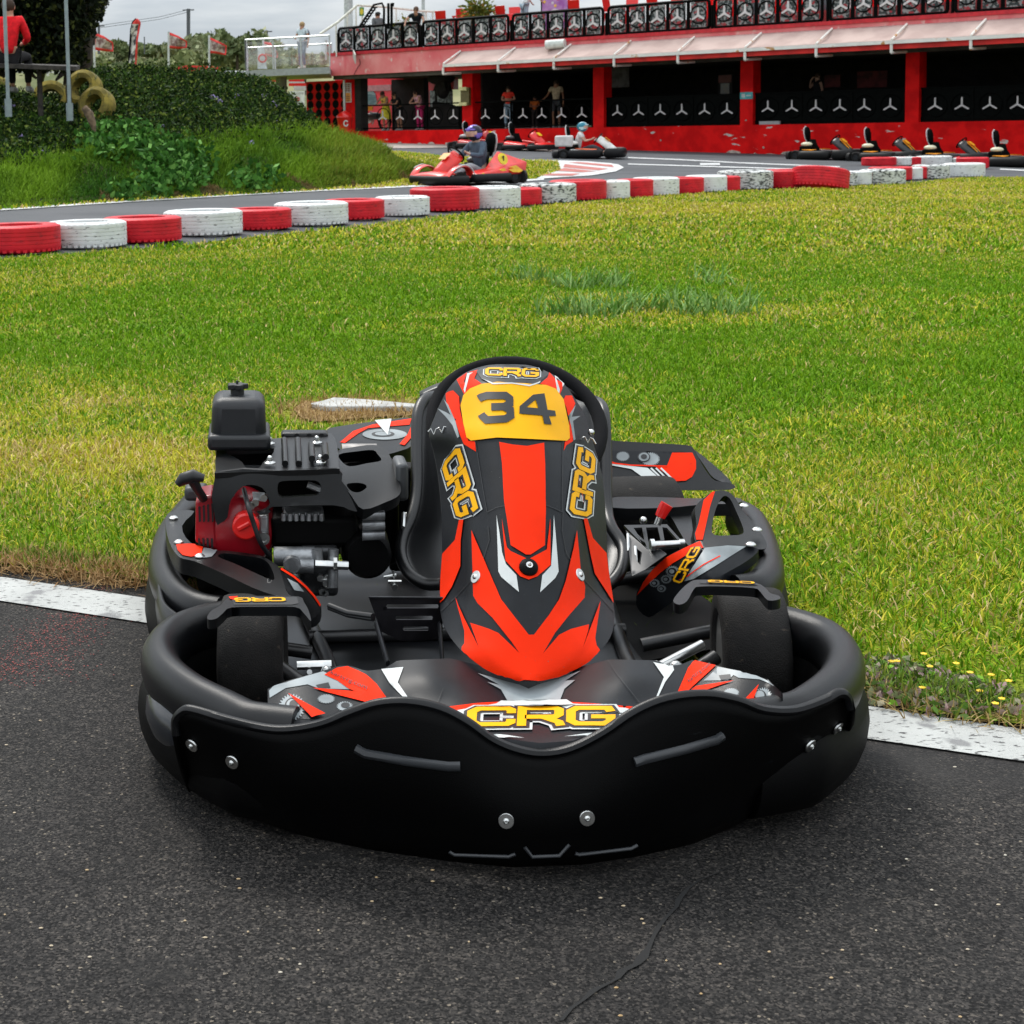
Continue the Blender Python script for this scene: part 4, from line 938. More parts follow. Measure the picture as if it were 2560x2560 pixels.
# leaning frame panel and two dark poles on the terrace
q=MB(); pf=[atY(898,68,61.5),atY(935,12,61.5),atY(955,8,61.5),atY(960,20,61.5),atY(960,62,61.5)]; q.tube(pf,.045,6); q.tube([atY(906,68,61.5),atY(940,18,61.5)],.03,6)
for k in range(7): a_=atY(902+k*5,62-k*7,61.5); q.tube([a_,a_+Vector((.18,0,.02))],.03,5)
o=q.build('folded_frame',M_iron,origin=pf[0]); tag(o,'black folding frame standing behind the man in grey on the terrace','frame')
for x,lab in [(971,'left of two short dark poles on the terrace'),(979,'right of two short dark poles on the terrace, with a small head')]:
    q=MB(); q.tube([atY(x,72,61),atY(x,8,61)],.05,8); 
    if x==979: q.tube([atY(979,11,61),atY(985,12,61)],.07,8)
    o=q.build('dark_pole',M_iron,origin=atY(x,72,61)); tag(o,lab,'pole')
# white pole far behind, radio mast
for x,y0,Y,r_,lab,cl in [(871,62,80,.22,'thick pale grey pole rising behind the stair handrail',(.5,.53,.55)),(1058,60,95,.10,'thin lattice mast behind the terrace',(.5,.52,.54))]:
    q=MB(); q.tube([atY(x,y0+40,Y),atY(x,-60,Y)],r_,8); o=q.build('mast',mat('mast_grey',cl,.6),origin=atY(x,y0+40,Y)); tag(o,lab,'mast')
# sign "DO NOT PASS" and things beneath the footbridge
q=MB(); O=atY(724,227,56); q.prism([atY(724,228,56),atY(762,227,56),atY(762,271,56),atY(724,262,56)],(0,.03,0)); 
q.lathe(atY(744.5,248,55.98),(0,-1,0),[(0,.075),(.006,.075)],20,1); q.box(atY(744.5,248,55.96),(.10,.01,.028),mi=0)
text_flat(q,'DO NOT PASS',atY(730,232,55.97),(1,0,0),(0,0,1),.38,.055,2); text_flat(q,'Solo personal',atY(731,256,55.97),(1,0,0),(0,0,1),.34,.05,2)
o=q.build('warning_sign',[mat('sign_white',(.62,.64,.62),.6),mat('sign_red',(.55,.03,.03),.6),mat('sign_ink',(.15,.10,.10),.6)],origin=O,fixn=False); tag(o,'white DO NOT PASS sign with a red disc beside the mound','sign')
q=MB(); 
for i,(x0,x1,y0,y1,m) in enumerate([(722,760,196,204,0),(722,765,208,215,0),(665,695,193,204,0),(722,762,204,208,1),(735,765,215,226,1)]): q.prism([atY(x0,y0,70),atY(x1,y0,70),atY(x1,y1,70),atY(x0,y1,70)],(0,.4,0),m)
o=q.build('barrier',[M_brred,M_starw],origin=atY(740,215,70)); tag(o,'red and white barrier blocks seen under the footbridge','barrier')

# white rail, red container, flags, masts behind the mound
q=MB(); q.prism([atY(-100,176,75),atY(820,184,75),atY(820,189,75),atY(-100,181,75)],(0,.2,0)); 
for x in range(-60,820,90): q.tube([atY(x,181,75),atY(x,190,75)],.06,6)
o=q.build('white_rail',mat('rail_white',(.62,.62,.60),.6),origin=atY(0,178,75)); tag(o,'long white horizontal rail running behind the top of the mound','rail')
q=MB(); a=[atY(375,180,90),atY(470,163,90),atY(552,167,90),atY(552,190,90),atY(375,190,90)]; q.prism(a,(0,3,0))
for k in range(14): q.prism([atY(472+k*6,168,89.98),atY(474+k*6,168,89.98),atY(474+k*6,188,89.98),atY(472+k*6,188,89.98)],(0,-.12,0))
o=q.build('red_container',mat('container_red',(.62,.03,.02),.5,var=.12),origin=a[0]); tag(o,'long red ribbed open container behind the mound, below the flags','container')
M_flag=mat('flag_cloth',(.66,.035,.03),.65,var=.1); M_flag2=mat('flag_print',(.50,.42,.38),.65,col2=(.15,.08,.07),vscale=5,detail=5,ramp=(.42,.58))
def flag(xp,y0,yb,pts,Y,lab):
    a=atY(xp,y0,Y); b=atY(xp,yb,Y); t=thing('flag',lab,'flag',tuple(b),group='small red flags on poles')
    p_=MB(); p_.tube([b,a],.045,6); p_.build('pole',mat('flag_pole',(.55,.57,.58),.5),t)
    # cloth as a waved strip grid between top and bottom outline
    rw=[]; n=14
    tp_,bt_=pts
    for i in range(n+1):
        u=i/n; k=u*(len(tp_)-1); j=min(int(k),len(tp_)-2); T_=Vector(tp_[j]).lerp(Vector(tp_[j+1]),k-j); B_=Vector(bt_[j]).lerp(Vector(bt_[j+1]),k-j); c=[]
        for v in range(7): q=T_.lerp(B_,v/6); w_=atY(*px('g',q.x,q.y),Y)+Vector((0,.16*sin(u*7+v*.5)*u,0)); c.append(w_)
        rw.append(c)
    m_=MB()
    m_.grid(rw); fc=len(m_.f)
    for k in range(fc):
        i,j=k//6,k%6; m_.m[k]=1 if (1<=j<=4 and 1<=i<=n-2 and not(i+j>13 and j<2)) else 0
    m_.build('cloth',[M_flag,M_flag2],t,fixn=False,solid=.01)
flag(162,79,165,([(372,190),(410,196),(450,198)],[(372,270),(410,272),(448,278)]),68,'red printed flag showing just right of the second light pole')
flag(236,80,168,([(530,182),(585,203),(634,238)],[(530,280),(585,288),(636,290)]),70,'red printed flag left of the tall feather flag')
flag(421.5,79,178,([(945,178),(1000,200),(1050,232)],[(945,270),(1000,275),(1048,268)]),70,'red printed flag directly above the left end of the red container')
flag(523,88,180,([(1173,205),(1220,228),(1274,256)],[(1173,298),(1220,302),(1268,310)]),70,'red printed flag above the right end of the red container')
flag(658,98,165,([(1478,232),(1520,240),(1562,300)],[(1480,310),(1520,320),(1560,325)]),72,'red printed flag seen through the glass of the footbridge')
flag(815,100,150,([(1830,238),(1850,250),(1862,262)],[(1830,300),(1850,310),(1862,312)]),74,'small red flag end seen beside the parapet corner')
# feather flag
ft=thing('feather_flag','tall curved red feather flag with a busy print rising behind the mound','flag',tuple(atY(323,172,66)))
Lp=[(723,385),(728,320),(733,240),(738,165),(748,125),(766,105)]; Rp=[(765,375),(770,300),(776,220),(785,160),(790,125),(772,104)]
m_=MB(); rw=[]
for a,b in zip(catmull([(x,y,0) for x,y in Lp],3),catmull([(x,y,0) for x,y in Rp],3)): rw.append([atY(*px('g',a.x+(b.x-a.x)*v/4,a.y+(b.y-a.y)*v/4),66)+Vector((0,.08*sin(v+a.y*.03),0)) for v in range(5)])
m_.grid(rw); 
for k in range(len(m_.f)): m_.m[k]=1 if ((k//4)<11 and (k%4) in (0,1,2)) else 0
m_.build('cloth',[M_flag,mat('feather_print',(.62,.60,.58),.6,col2=(.05,.05,.05),vscale=5,ramp=(.45,.55))],ft,fixn=False,solid=.01)
m_=MB(); m_.tube([atY(*px('g',x-2,y),66) for x,y in Lp],.04,6); m_.build('pole',M_iron,ft)
for x,y0,y1,r_,lab in [(471,22,110,.16,'tallest dark utility pole on the hill skyline'),(666,76,110,.14,'dark utility pole behind the footbridge railing'),(247,62,120,.11,'thin grey pole at the left edge of the hill skyline'),(520,78,112,.07,'left post of a small scaffold on the ridge'),(540,76,112,.07,'right post of a small scaffold on the ridge'),(361,92,120,.05,'very thin pole on the ridge right of the feather flag')]:
    q=MB(); q.tube([atY(x,y1+15,140),atY(x,y0,140)],r_,6); 
    if x in(471,666,247): q.tube([atY(x,y0+3,140)-Vector((.5,0,0)),atY(x,y0+3,140)+Vector((.5,0,0))],.06,5)
    o=q.build('utility_pole',mat('pole_dark',(.10,.11,.12),.8),origin=atY(x,y1+15,140)); tag(o,lab,'pole')
q=MB()
for z in (24,30): q.tube([atY(471,z,140),atY(400,z+18,139),atY(247,z+40,138)],.02,4)
o=q.build('power_line',mat('pole_dark',(.1,.11,.12),.8),origin=atY(471,24,140)); tag(o,'two sagging wires running left from the tallest utility pole','wire')
# wind-turbine-like marker sign with red circle behind glass
q=MB(); q.prism([atY(644,118,66),atY(660,118,66),atY(668,172,66),atY(644,172,66)],(0,.05,0),0); q.tube([atY(656+9*cos(k*pi/8),146+9*sin(k*pi/8),65.8) for k in range(16)],.04,5,closed=True,mi=1)
o=q.build('circle_sign',[mat('pale_board',(.55,.60,.60),.6),mat('sign_red',(.55,.03,.03),.6)],origin=atY(656,172,66)); tag(o,'pale board with a red ring behind the footbridge glass','sign')

# ================================================================ upper left: light poles, viewing bench, yellow tyres
for (x0,x1,y1,Y,lab) in [(10,19.5,232,27,'slim grey lamp pole crossing the seated person at the far left'),(160.5,173,243,27.5,'slim grey lamp pole right of the seated person')]:
    b=atY(x1,y1,Y); tpp=atY(x0-1.5,-60,Y); q=MB(); q.tube([Vector((b.x,b.y,b.z-.4)),Vector((b.x,b.y,tpp.z))],.032,10); q.tube([Vector((b.x,b.y,b.z-.4)),Vector((b.x,b.y,b.z-.1))],.06,10)
    o=q.build('lamp_pole',mat('galvanised_grey',(.27,.33,.34),.5,.3,var=.1),origin=b); tag(o,lab,'pole',group='grey poles at the top left')
q=MB(); q.hexa([atY(-120,165,28.6),atY(190,177,28.6),atY(200,173,30),atY(-120,162,30)],[atY(-120,155,28.6),atY(190,166,28.6),atY(200,163,30),atY(-120,153,30)]); 
for x in(-60,98,170): p=atY(x,175,29); q.tube([p,p-Vector((0,0,1.1))],.05,7)
o=q.build('timber_platform',mat('dark_timber',(.035,.03,.025),.85,var=.4,vscale=8),origin=atY(0,165,28.6)); tag(o,'dark timber platform on posts carrying the seated person in red','platform')
M_ytyre=mat('yellow_tyre_paint',(.13,.105,.018),.85,col2=(.30,.23,.035),vscale=6,detail=6,bump=.4,bscale=40)
addmix(M_ytyre,7,.55,.66,(.03,.045,.012),detail=7)
for i,(cx,cy,Rp_,Y,tilt,lab) in enumerate([(128,250,48,31.5,.1,'half-buried yellow tyre under the timber platform'),(210,222,46,30.4,-.7,'leaning yellow tyre overgrown with ivy at the top of the mound'),(-14,240,50,32.5,.1,'half-buried yellow tyre cut by the left edge of the picture'),(242,264,46,29.2,-.8,'lower leaning yellow tyre beside the bare earth')]):
    c=atY(cx,cy,Y); R_=Rp_*Y/4000; q=MB(); th=.1; pr=[(-.13,R_*.52),(-.17,R_*.76),(-.13,R_*.97),(-.06,R_*1.0),(.06,R_*1.0),(.13,R_*.97),(.17,R_*.76),(.13,R_*.52)]
    q.lathe(c,(tilt*.6,-1,.15+abs(tilt)*.25),pr,32,closed=True); o=q.build('tyre_arch',M_ytyre,origin=c); tag(o,lab,'tyre',group='yellow painted tyres in the mound')
q=MB(); pp=[atY(*px('g',x,y),26.6) for x,y in [(470,600),(500,640),(520,690),(530,740)]]; q.tube(pp,[.05,.075,.06,.03],8); o=q.build('dead_stump',mat('pale_dead_wood',(.16,.11,.07),.9,var=.4,vscale=12,bump=.6,bscale=40),origin=pp[0]); tag(o,'pale dead stump showing through the ivy below the leaning yellow tyre','stump')

# ================================================================ TYRE BARRIER
M_tr=mat('red_tyre_paint',(.62,.010,.022),.5,var=.12,vscale=7,bump=.25,bscale=90,spec=.35)
addmix(M_tr,8,.60,.72,(.30,.01,.02),detail=6,stretch=(1,1,3))
addmix(M_tr,16,.69,.73,(.02,.012,.012),detail=6,stretch=(1,1,5))
M_tw=mat('white_tyre_paint',(.72,.74,.73),.55,var=.06,vscale=7,bump=.25,bscale=90,spec=.3)
addmix(M_tw,12,.61,.68,(.12,.12,.12),detail=7,stretch=(1,1,3.5))
M_tww=mat('worn_white_tyre_paint',(.62,.64,.62),.6,var=.06,vscale=7,spec=.3,bump=.25,bscale=90)
addmix(M_tww,14,.50,.60,(.035,.04,.04),detail=8,stretch=(1,1,3.2))
tyres=[(140,640,'r',.86,.28),(310,626,'w',.84,.27),(451,612,'r',.86,.27),(607,594,'w',.9,.28),(732,579,'r',.80,.25),(877,568,'w',.92,.28),(968,553,'r',.80,.26),(1082,543,'w',.74,.26),(1211,532,'r',.98,.33),(1313,525,'w',.80,.32),(1365,516,'r',.70,.26),(1454,511,'k',.86,.30),(1531,504,'r',.9,.32),(1585,500,'w',.6,.30),(1644,496,'r',.62,.30),(1712,491,'w',.78,.30),(1772,486,'r',.66,.28),(1831,482,'w',.72,.29),(1860,480,'r',.5,.27),(1952,476,'k',.98,.34),(2056,473,'r',.96,.34),(2143,477,'rt',1.0,.38),(2154,466,'k',.5,.26),(2190,464,'w',.5,.27),(2230,463,'r',.6,.27),(2283,464,'k',.85,.30),(2298,453,'r',.85,.28),(2317,451,'w',.5,.26),(2328,449,'r',.5,.26),(2390,449,'k',.75,.30),(2481,444,'w',.86,.30),
  (2255,416,'r',.85,.22),(2305,415,'w',.85,.22),(2313,415,'r',.6,.22),(2395,414,'w',.9,.24),(2450,413,'r',.85,.22),(2462,414,'w',.7,.2),(2486,423,'r',.75,.28)]
NT=0
def tyre(c,D,hh,m,lab,grp,tilt=None,worn=False):
    R_=D/2; q=MB(); prof=[(0.02*hh,R_*.60),(0,R_*.72),(0.03*hh,R_*.88)]
    sh=[(.08,.955),(.14,.985),(.19,.995)]
    for a,b in sh: prof.append((a*hh,R_*b))
    for k in range(5):
        z_=.22+k*.14; prof+= [(z_*hh,R_*1.0),((z_+.105)*hh,R_*1.0),((z_+.11)*hh,R_*.985),((z_+.135)*hh,R_*.985)]
    prof+=[(.93*hh,R_*.975),(.985*hh,R_*.90),(hh,R_*.75),(.97*hh,R_*.60),(.5*hh,R_*.58)]
    seg=56; q.lathe(c,(0,0,1) if tilt is None else tilt,prof,seg,closed=True)
    # tread blocks on the shoulders
    ax=Vector((0,0,1)) if tilt is None else Vector(tilt).normalized(); u=ax.orthogonal().normalized(); v=ax.cross(u)
    for k in range(40):
        a=2*pi*k/40
        for zz in (.10,.86):
            rr=u*cos(a)+v*sin(a); tt=ax.cross(rr); ce=Vector(c)+rr*(R_*.972)+ax*(zz*hh+.02*hh); M=Matrix((tuple(rr),tuple(tt),tuple(ax))).transposed(); q.box(ce,(.018,D*.045,.09*hh),M)
    o=q.build('tyre_barrier',m,origin=Vector(c)); tag(o,lab,'tyre',group=grp); return o
seqn=['leftmost','second','third','fourth','fifth','sixth','seventh','eighth','ninth','tenth','eleventh','twelfth','thirteenth','fourteenth','fifteenth','sixteenth','seventeenth','eighteenth','nineteenth','twentieth','twenty-first','twenty-second','twenty-third','twenty-fourth','twenty-fifth','twenty-sixth','twenty-seventh','twenty-eighth','twenty-ninth','thirtieth','thirty-first']
for i,(xr,yb,c,D,hh) in enumerate(tyres):
    g0=gnd(xr,yb); Dp=D*4000/g0.y; g1=gnd(xr-Dp/2,yb); ce=Vector((g1.x,g1.y+D*.5,gz(g1.x,g1.y+D*.5)+.0))
    if i>=31: D*=1; 
    m={'r':M_tr,'w':M_tw,'k':M_tww}[c[0]]; cw_={'r':'red','w':'white','k':'scuffed white'}[c[0]]
    tilt=(.13,.13,1) if c=='rt' else None
    if i<31: lab=f'{cw_} painted tyre, {seqn[i]} from the left in the front tyre row'+(', tipped towards the lawn' if tilt else ''); grp='painted tyres in the front barrier row'
    else: lab=f'{cw_} painted tyre, {seqn[i-31]} from the left in the short rear row at the right'; grp='painted tyres in the rear barrier row'
    tyre(ce,D,hh,m,lab,grp,tilt)
# ================================================================ FRONT GO-KART
K = thing('go_kart','black and orange-red rental go-kart number 34 parked nose-first on the asphalt in the foreground','go-kart',(.445,2.44,0))
KO=Vector((.445,2.44,0))
def mapper(mode): return (lambda fr,x,y,w: PZ(fr,x,y,w)) if mode=='z' else (lambda fr,x,y,w: P(fr,x,y,w))
def plate(name, fr, outer, val, thick, m, parent=K, holes=(), mode='z', smooth_=3, bevel=.006, deca=None, vec=None, step=24, holes_mode=True, mats=None):
    f=mapper(mode)
    def prep(pl):
        q=[Vector((p[0],p[1],p[2] if len(p)>2 else val)) for p in pl]
        return catmull(q,smooth_,True) if smooth_ else q
    O=prep(outer); Hs=[prep(h) for h in holes]
    ctrl=[Vector((p[0],p[1],p[2] if len(p)>2 else val)) for p in outer]
    V,T=fill2d([O],Hs,step)
    vary=len({c.z for c in ctrl})>1
    if vary:   # smooth thin-plate surface through the outline depths
        X=np.array([[c.x,c.y] for c in ctrl])/300; nn=len(X); dd=np.linalg.norm(X[:,None]-X[None],axis=2)+1e-9
        Kk=dd**2*np.log(dd)+np.eye(nn)*.25; A_=np.zeros((nn+3,nn+3)); A_[:nn,:nn]=Kk; A_[:nn,nn]=1; A_[:nn,nn+1:]=X; A_[nn,:nn]=1; A_[nn+1:,:nn]=X.T
        sol=np.linalg.solve(A_,np.concatenate([[c.z for c in ctrl],[0,0,0]]))
    def zz(x,y):
        d=np.linalg.norm(X-np.array([x/300,y/300]),axis=1)+1e-9
        return float((d**2*np.log(d))@sol[:nn]+sol[nn]+sol[nn+1]*x/300+sol[nn+2]*y/300)
    top=[f(fr,v.x,v.y,zz(v.x,v.y) if vary else val) for v in V]
    vec=Vector(vec) if vec is not None else Vector((0,0,-thick))
    mb=MB(); n=len(top); mb.add(top+[p+vec for p in top],[t for t in T]+[[n+i for i in t[::-1]] for t in T])
    # border edges
    cnt={}
    for t in T:
        for i in range(3):
            a,b=t[i],t[(i+1)%3]; cnt[(a,b)]=1
    for (a,b) in cnt:
        if (b,a) not in cnt: mb.f.append([b,a,n+a,n+b]); mb.m.append(0)
    if deca: pan=Panel(mb); deca(pan)
    return mb.build(name, mats or [m,M_red,M_yel,M_wht,M_gry,M_blkst,M_sgrey], parent, bevel=bevel, smooth=40, fixn=False)
# ---- skirt (front bumper cover)
def SK(x,y,off=0):
    Y=2.5
    for i in range(30):
        p=atY(*px('o',x,y),Y); Y=.5*Y+.5*(2.44+off+.44*(p.x-.445)**2+max(0,abs(p.x-.445)-.55)**2*3)
    return p
topl=[(333,1390),(332,1362),(345,1346),(364,1343),(430,1362),(500,1378),(550,1380),(610,1369),(665,1347),(715,1331),(770,1328),(830,1340),(880,1365),(930,1400),(980,1420),(1028,1426),(1080,1416),(1140,1386),(1200,1346),(1260,1322),(1330,1314),(1390,1324),(1440,1342),(1500,1344),(1555,1326),(1585,1311),(1600,1318),(1606,1340)]
botl=[(285,1415),(310,1450),(350,1488),(430,1535),(560,1580),(700,1610),(851,1632),(968,1643),(1100,1638),(1200,1624),(1308,1600),(1380,1570),(1450,1532),(1510,1492),(1555,1450),(1592,1400),(1608,1365)]
topx=[v.x for v in catmull([(x,y,0) for x,y in topl],4)]; tc3=catmull([SK(x,y) for x,y in topl],4); n=len(tc3)
bc=catmull([PZ('o',x,y,.028) for x,y in botl],12); bs=[bc[int(round(i*(len(bc)-1)/(n-1)))] for i in range(n)]
# match columns by lateral position
def bat(X):
    for a,b in zip(bc,bc[1:]):
        if a.x<=X<=b.x: return a.lerp(b,(X-a.x)/max(1e-6,b.x-a.x))
    return bc[0] if X<bc[0].x else bc[-1]
rows_=[]
for i,t in enumerate(tc3):
    xt=topx[i]; xb=1000+(xt-1000)*.955; b=PZ('o',xb,interp(botl,xb),.028); col=[]
    for k in range(11):
        v=k/10; p=t.lerp(b,v); bul=sin(pi*min(1,v*1.15))*.018; p=p+Vector((0,-bul,0)); 
        if v>.9: p.y+=.012
        col.append(p)
    rows_.append(col)
mb=MB(); mb.grid(rows_); skp=Panel(mb)
o=mb.build('front_skirt',[M_skirt],K,solid=.007,smooth=60,fixn=False); SKO=o
lip=MB(); lip.tube([p+Vector((0,.006,.001)) for p in tc3],.0085,8); lip.build('lip',M_blk,o)
# raised ribs on the skirt, coloured paler to imitate ledges catching sky light
for pts in ([('o',672,1412),('o',690,1422),('o',770,1436),('o',845,1446),('o',868,1446)],[('o',1197,1438),('o',1215,1432),('o',1290,1414),('o',1350,1396),('o',1362,1388)],
            [('o',848,1606),('o',858,1612),('o',960,1616),('o',972,1611)],[('o',990,1598),('o',1004,1616),('o',1055,1614),('o',1074,1593)],[('o',1085,1610),('o',1092,1612),('o',1190,1600),('o',1202,1594)]):
    q=MB(); hp=[skp.hit(*px(*p),.001) for p in pts]; hp=[h for h in hp if h is not None]; big=pts[0][2]<1500
    q.tube(hp,.008 if big else .003,8); q.build('rib',mat('rib_sky_glint',(.03,.033,.037),.4),SKO)
def washer(h,nrm,r,name='bolt',parent=K,head=.4):
    q=MB(); q.lathe(h,nrm,[(0,r),(.002,r),(.003,r*.93),(.0032,r*head*1.4),(.006,r*head),(.0065,r*head*.7),(.004,r*head*.55)],20); return q.build(name,M_chrome,parent)
for x,y in [(363,1405),(439,1437),(955,1548),(1107,1543),(1527,1406),(1579,1372)]:
    a,b=px('o',x,y); d=ray(a,b).normalized(); h=skp.bvh.ray_cast(CAM,d); nn=h[1]; nn=-nn if nn.dot(d)>0 else nn; washer(h[0]+nn*.001,nn,.0125,head=.28)
# ---- perimeter bumper tubes round the front wheels
def armtube(pts,z,r,drop,name,flat=(1.35,1),fr='o',m=M_blk,parent=K,lower=True,lr=None,push=.002):
    c=catmull([PZ(fr,x,y,z)-Vector((0,0,drop)) for x,y in pts],6)
    def clampf(p,rr):
        ys=2.44+.44*(p.x-.445)**2+max(0,abs(p.x-.445)-.55)**2*3+rr+.022
        return Vector((p.x,max(p.y,ys),p.z)) if abs(p.x-.445)<.63 else p
    c=[clampf(p,r) for p in c]; q=MB(); q.tube(c,r,18,flat=flat,refup=Vector((0,0,1)))
    o=q.build(name,m,parent,smooth=60)
    if lower:
        q=MB(); c2=[clampf(p+Vector(((p.x-KO.x)*push*2,-push,-.082)),(lr or r*1.12)*1.15) for p in c]; q.tube(c2,lr or r*1.12,16,flat=(1.75,1),refup=Vector((0,0,1))); q.build('lower_bumper',M_blk2,o,smooth=60)
    return o
armtube([(560,1352),(500,1338),(430,1306),(365,1274),(315,1235),(302,1196),(330,1163),(385,1142),(440,1132)],.235,.038,.050,'bumper_arm')
armtube([(1420,1330),(1475,1318),(1535,1288),(1580,1250),(1592,1210),(1568,1176),(1520,1155),(1450,1138)],.235,.038,.050,'bumper_arm')
# bright end caps on the outer corners
for sx,pts in ((0,[(268,1290),(262,1330),(275,1365),(320,1392)]),(1,[(1622,1262),(1628,1295),(1622,1330),(1600,1365)])):
    q=MB(); q.tube(catmull([PZ('o',x,y,.13)+Vector(((.048 if sx==0 else -.048),.0,0)) for x,y in pts],4),[.03]*1+[.038]*11+[.02],12,flat=(1.2,1),refup=Vector((0,0,1))); q.build('corner_cap',mat('corner_plastic',(.012,.014,.018),.22,spec=.7),K,smooth=60)
# ---- nose panel
fe=[(505,1372),(600,1370),(700,1350),(780,1350),(840,1364),(900,1388),(960,1404),(1020,1412),(1080,1408),(1140,1388),(1200,1360),(1300,1340),(1400,1348),(1478,1345)]
be=[(505,1300),(540,1285),(600,1268),(640,1256),(660,1256),(690,1266),(725,1262),(750,1246),(850,1242),(930,1262),(1000,1272),(1080,1262),(1150,1244),(1240,1246),(1262,1256),(1285,1254),(1305,1245),(1345,1254),(1400,1268),(1450,1282),(1478,1310)]
rn=[]
for x in np.arange(505,1479,9.0):
    f_=interp(fe,x); b_=interp(be,x); col=[]
    def zt3(t):
        c=math.exp(-((x-1000)/95)**2); sh=math.exp(-((x-815)/75)**2)+math.exp(-((x-1190)/75)**2)
        return .212+.030*t+sh*.014*smooth((t-.15)*1.6)-c*.034*smooth(t*1.5)+.010*math.exp(-((x-600)/70)**2)*t+.010*math.exp(-((x-1390)/70)**2)*t
    b_p=PZ('o',x,b_,zt3(1)); col.append(b_p+Vector((0,.012,-.09))); col.append(b_p+Vector((0,.008,-.012)))
    for k in range(15):
        t=1-k/14; col.append(PZ('o',x,f_+(b_-f_)*t,zt3(t)-.006*max(0,(.12-t)/.12)**2))
    l=col[-1]; col.append(l+Vector((0,-.003,-.008))); col.append(l+Vector((0,.004,-.03))); col.append(l+Vector((0,.03,-.10)))
    rn.append(col)
mb=MB(); mb.grid(rn,flip=True)
# side walls of the panel
for c in (rn[0],rn[-1]): mb.grid([[p for p in c],[p+Vector((0,.02,-.10)) for p in c]])
pn=Panel(mb); D='d'; E='e'
def ln(fr,pts,w,mi,layer=3): pn.lay([[px(fr,*p) for p in stroke(pts,w)]],mi,layer,step=20)
pn.poly(D,[(714,462),(714,640),(1190,640),(1300,532),(1100,465),(975,385)],6,1)
pn.poly(D,[(718,462),(800,440),(905,408),(980,387),(1020,405),(1060,432),(1130,475),(960,470),(905,450),(800,468),(722,515)],4,2)
pn.poly(D,[(985,404),(1045,372),(1098,364),(1150,385),(1190,405),(1240,450),(1298,532),(1230,528),(1100,470),(1050,434)],1,3)
text_on(pn,'kartcrg.com',D,[(1020,388),(1200,462),(1186,487),(1008,408)],5,5)
pn.poly(D,[(930,468),(1190,490),(1270,534),(1200,540),(1000,490)],1,3)
pn.poly(D,[(945,455),(1005,442),(1015,468),(960,472)],5,3)
pn.lay([[px(D,*p) for p in gear(830,560,64,26)]],4,2); pn.lay([[px(D,*p) for p in circ(835,556,40)]],6,3); pn.lay([[px(D,*p) for p in circ(835,556,32)]],4,4);pn.lay([[px(D,*p) for p in circ(838,552,20)]],5,5)
pn.lay([[px(D,*p) for p in gear(995,520,42,20,0,.55)]],4,2); pn.lay([[px(D,*p) for p in gear(1085,556,40,20,0,.6)]],4,2); pn.lay([[px(D,*p) for p in circ(1088,552,22,14,.6)]],5,3)
pn.poly(D,[(812,500),(990,598),(925,614)],1,6)
pn.poly(D,[(1262,376),(1370,366),(1342,440),(1408,538),(1392,536),(1300,442)],3,2)
pn.poly(E,[(835,342),(930,358),(936,380),(893,440),(850,530),(846,520),(888,415),(842,350)],3,2)
pn.poly(E,[(1145,355),(1400,412),(1470,470),(1462,572),(1260,552),(945,505),(1005,370)],6,1)
pn.poly(E,[(1003,372),(1040,330),(1146,356),(985,500),(945,506)],1,3)
text_on(pn,'kartcrg.com',E,[(996,430),(1108,345),(1122,365),(1010,452)],5,5)
pn.poly(E,[(1150,365),(1400,412),(1428,458),(1350,425),(1250,418),(1225,405),(1200,430),(1080,432)],4,2)
pn.poly(E,[(1155,408),(1210,402),(1215,425),(1165,430)],5,3)
pn.poly(E,[(985,502),(1045,460),(1228,432),(1060,490)],1,3)
pn.lay([[px(E,*p) for p in gear(1368,515,50,26)]],4,2); pn.lay([[px(E,*p) for p in circ(1352,508,30)]],6,3); pn.lay([[px(E,*p) for p in circ(1350,506,23)]],4,4)
pn.lay([[px(E,*p) for p in gear(1215,490,38,20,0,.6)]],4,2); pn.poly(E,[(1346,455),(1308,556),(1258,550)],1,6)
# centre
pn.poly('o',[(836,1336),(900,1328),(1005,1322),(1110,1328),(1212,1336),(1175,1340),(1005,1330),(860,1342)],1,2)
pn.poly('o',[(848,1345),(935,1330),(945,1324),(1070,1322),(1082,1330),(1180,1338),(1215,1350),(1180,1347),(1076,1336),(940,1338),(870,1350)],3,3)
logo(pn,'o',[(880,1337),(1162,1335),(1160,1374),(878,1376)],layer=3)
pn.poly('o',[(900,1384),(960,1390),(990,1395),(930,1391)],3,3); pn.poly('o',[(1065,1392),(1145,1381),(1110,1389)],3,3)
pn.poly('b',[(415,1728),(560,1770),(640,1790),(690,1812),(740,1790),(860,1755),(972,1715),(890,1768),(942,1765),(885,1812),(858,1882),(578,1882),(540,1815),(465,1775),(530,1790)],4,2)
ln(D,[(1560,470),(1530,550)],2.5,5); ln(E,[(620,335),(660,400),(770,540)],2.5,5)
mb.build('nose_panel',[M_sgrey,M_red,M_yel,M_wht,M_gry,M_blkst,M_blk],K,smooth=40,fixn=False)
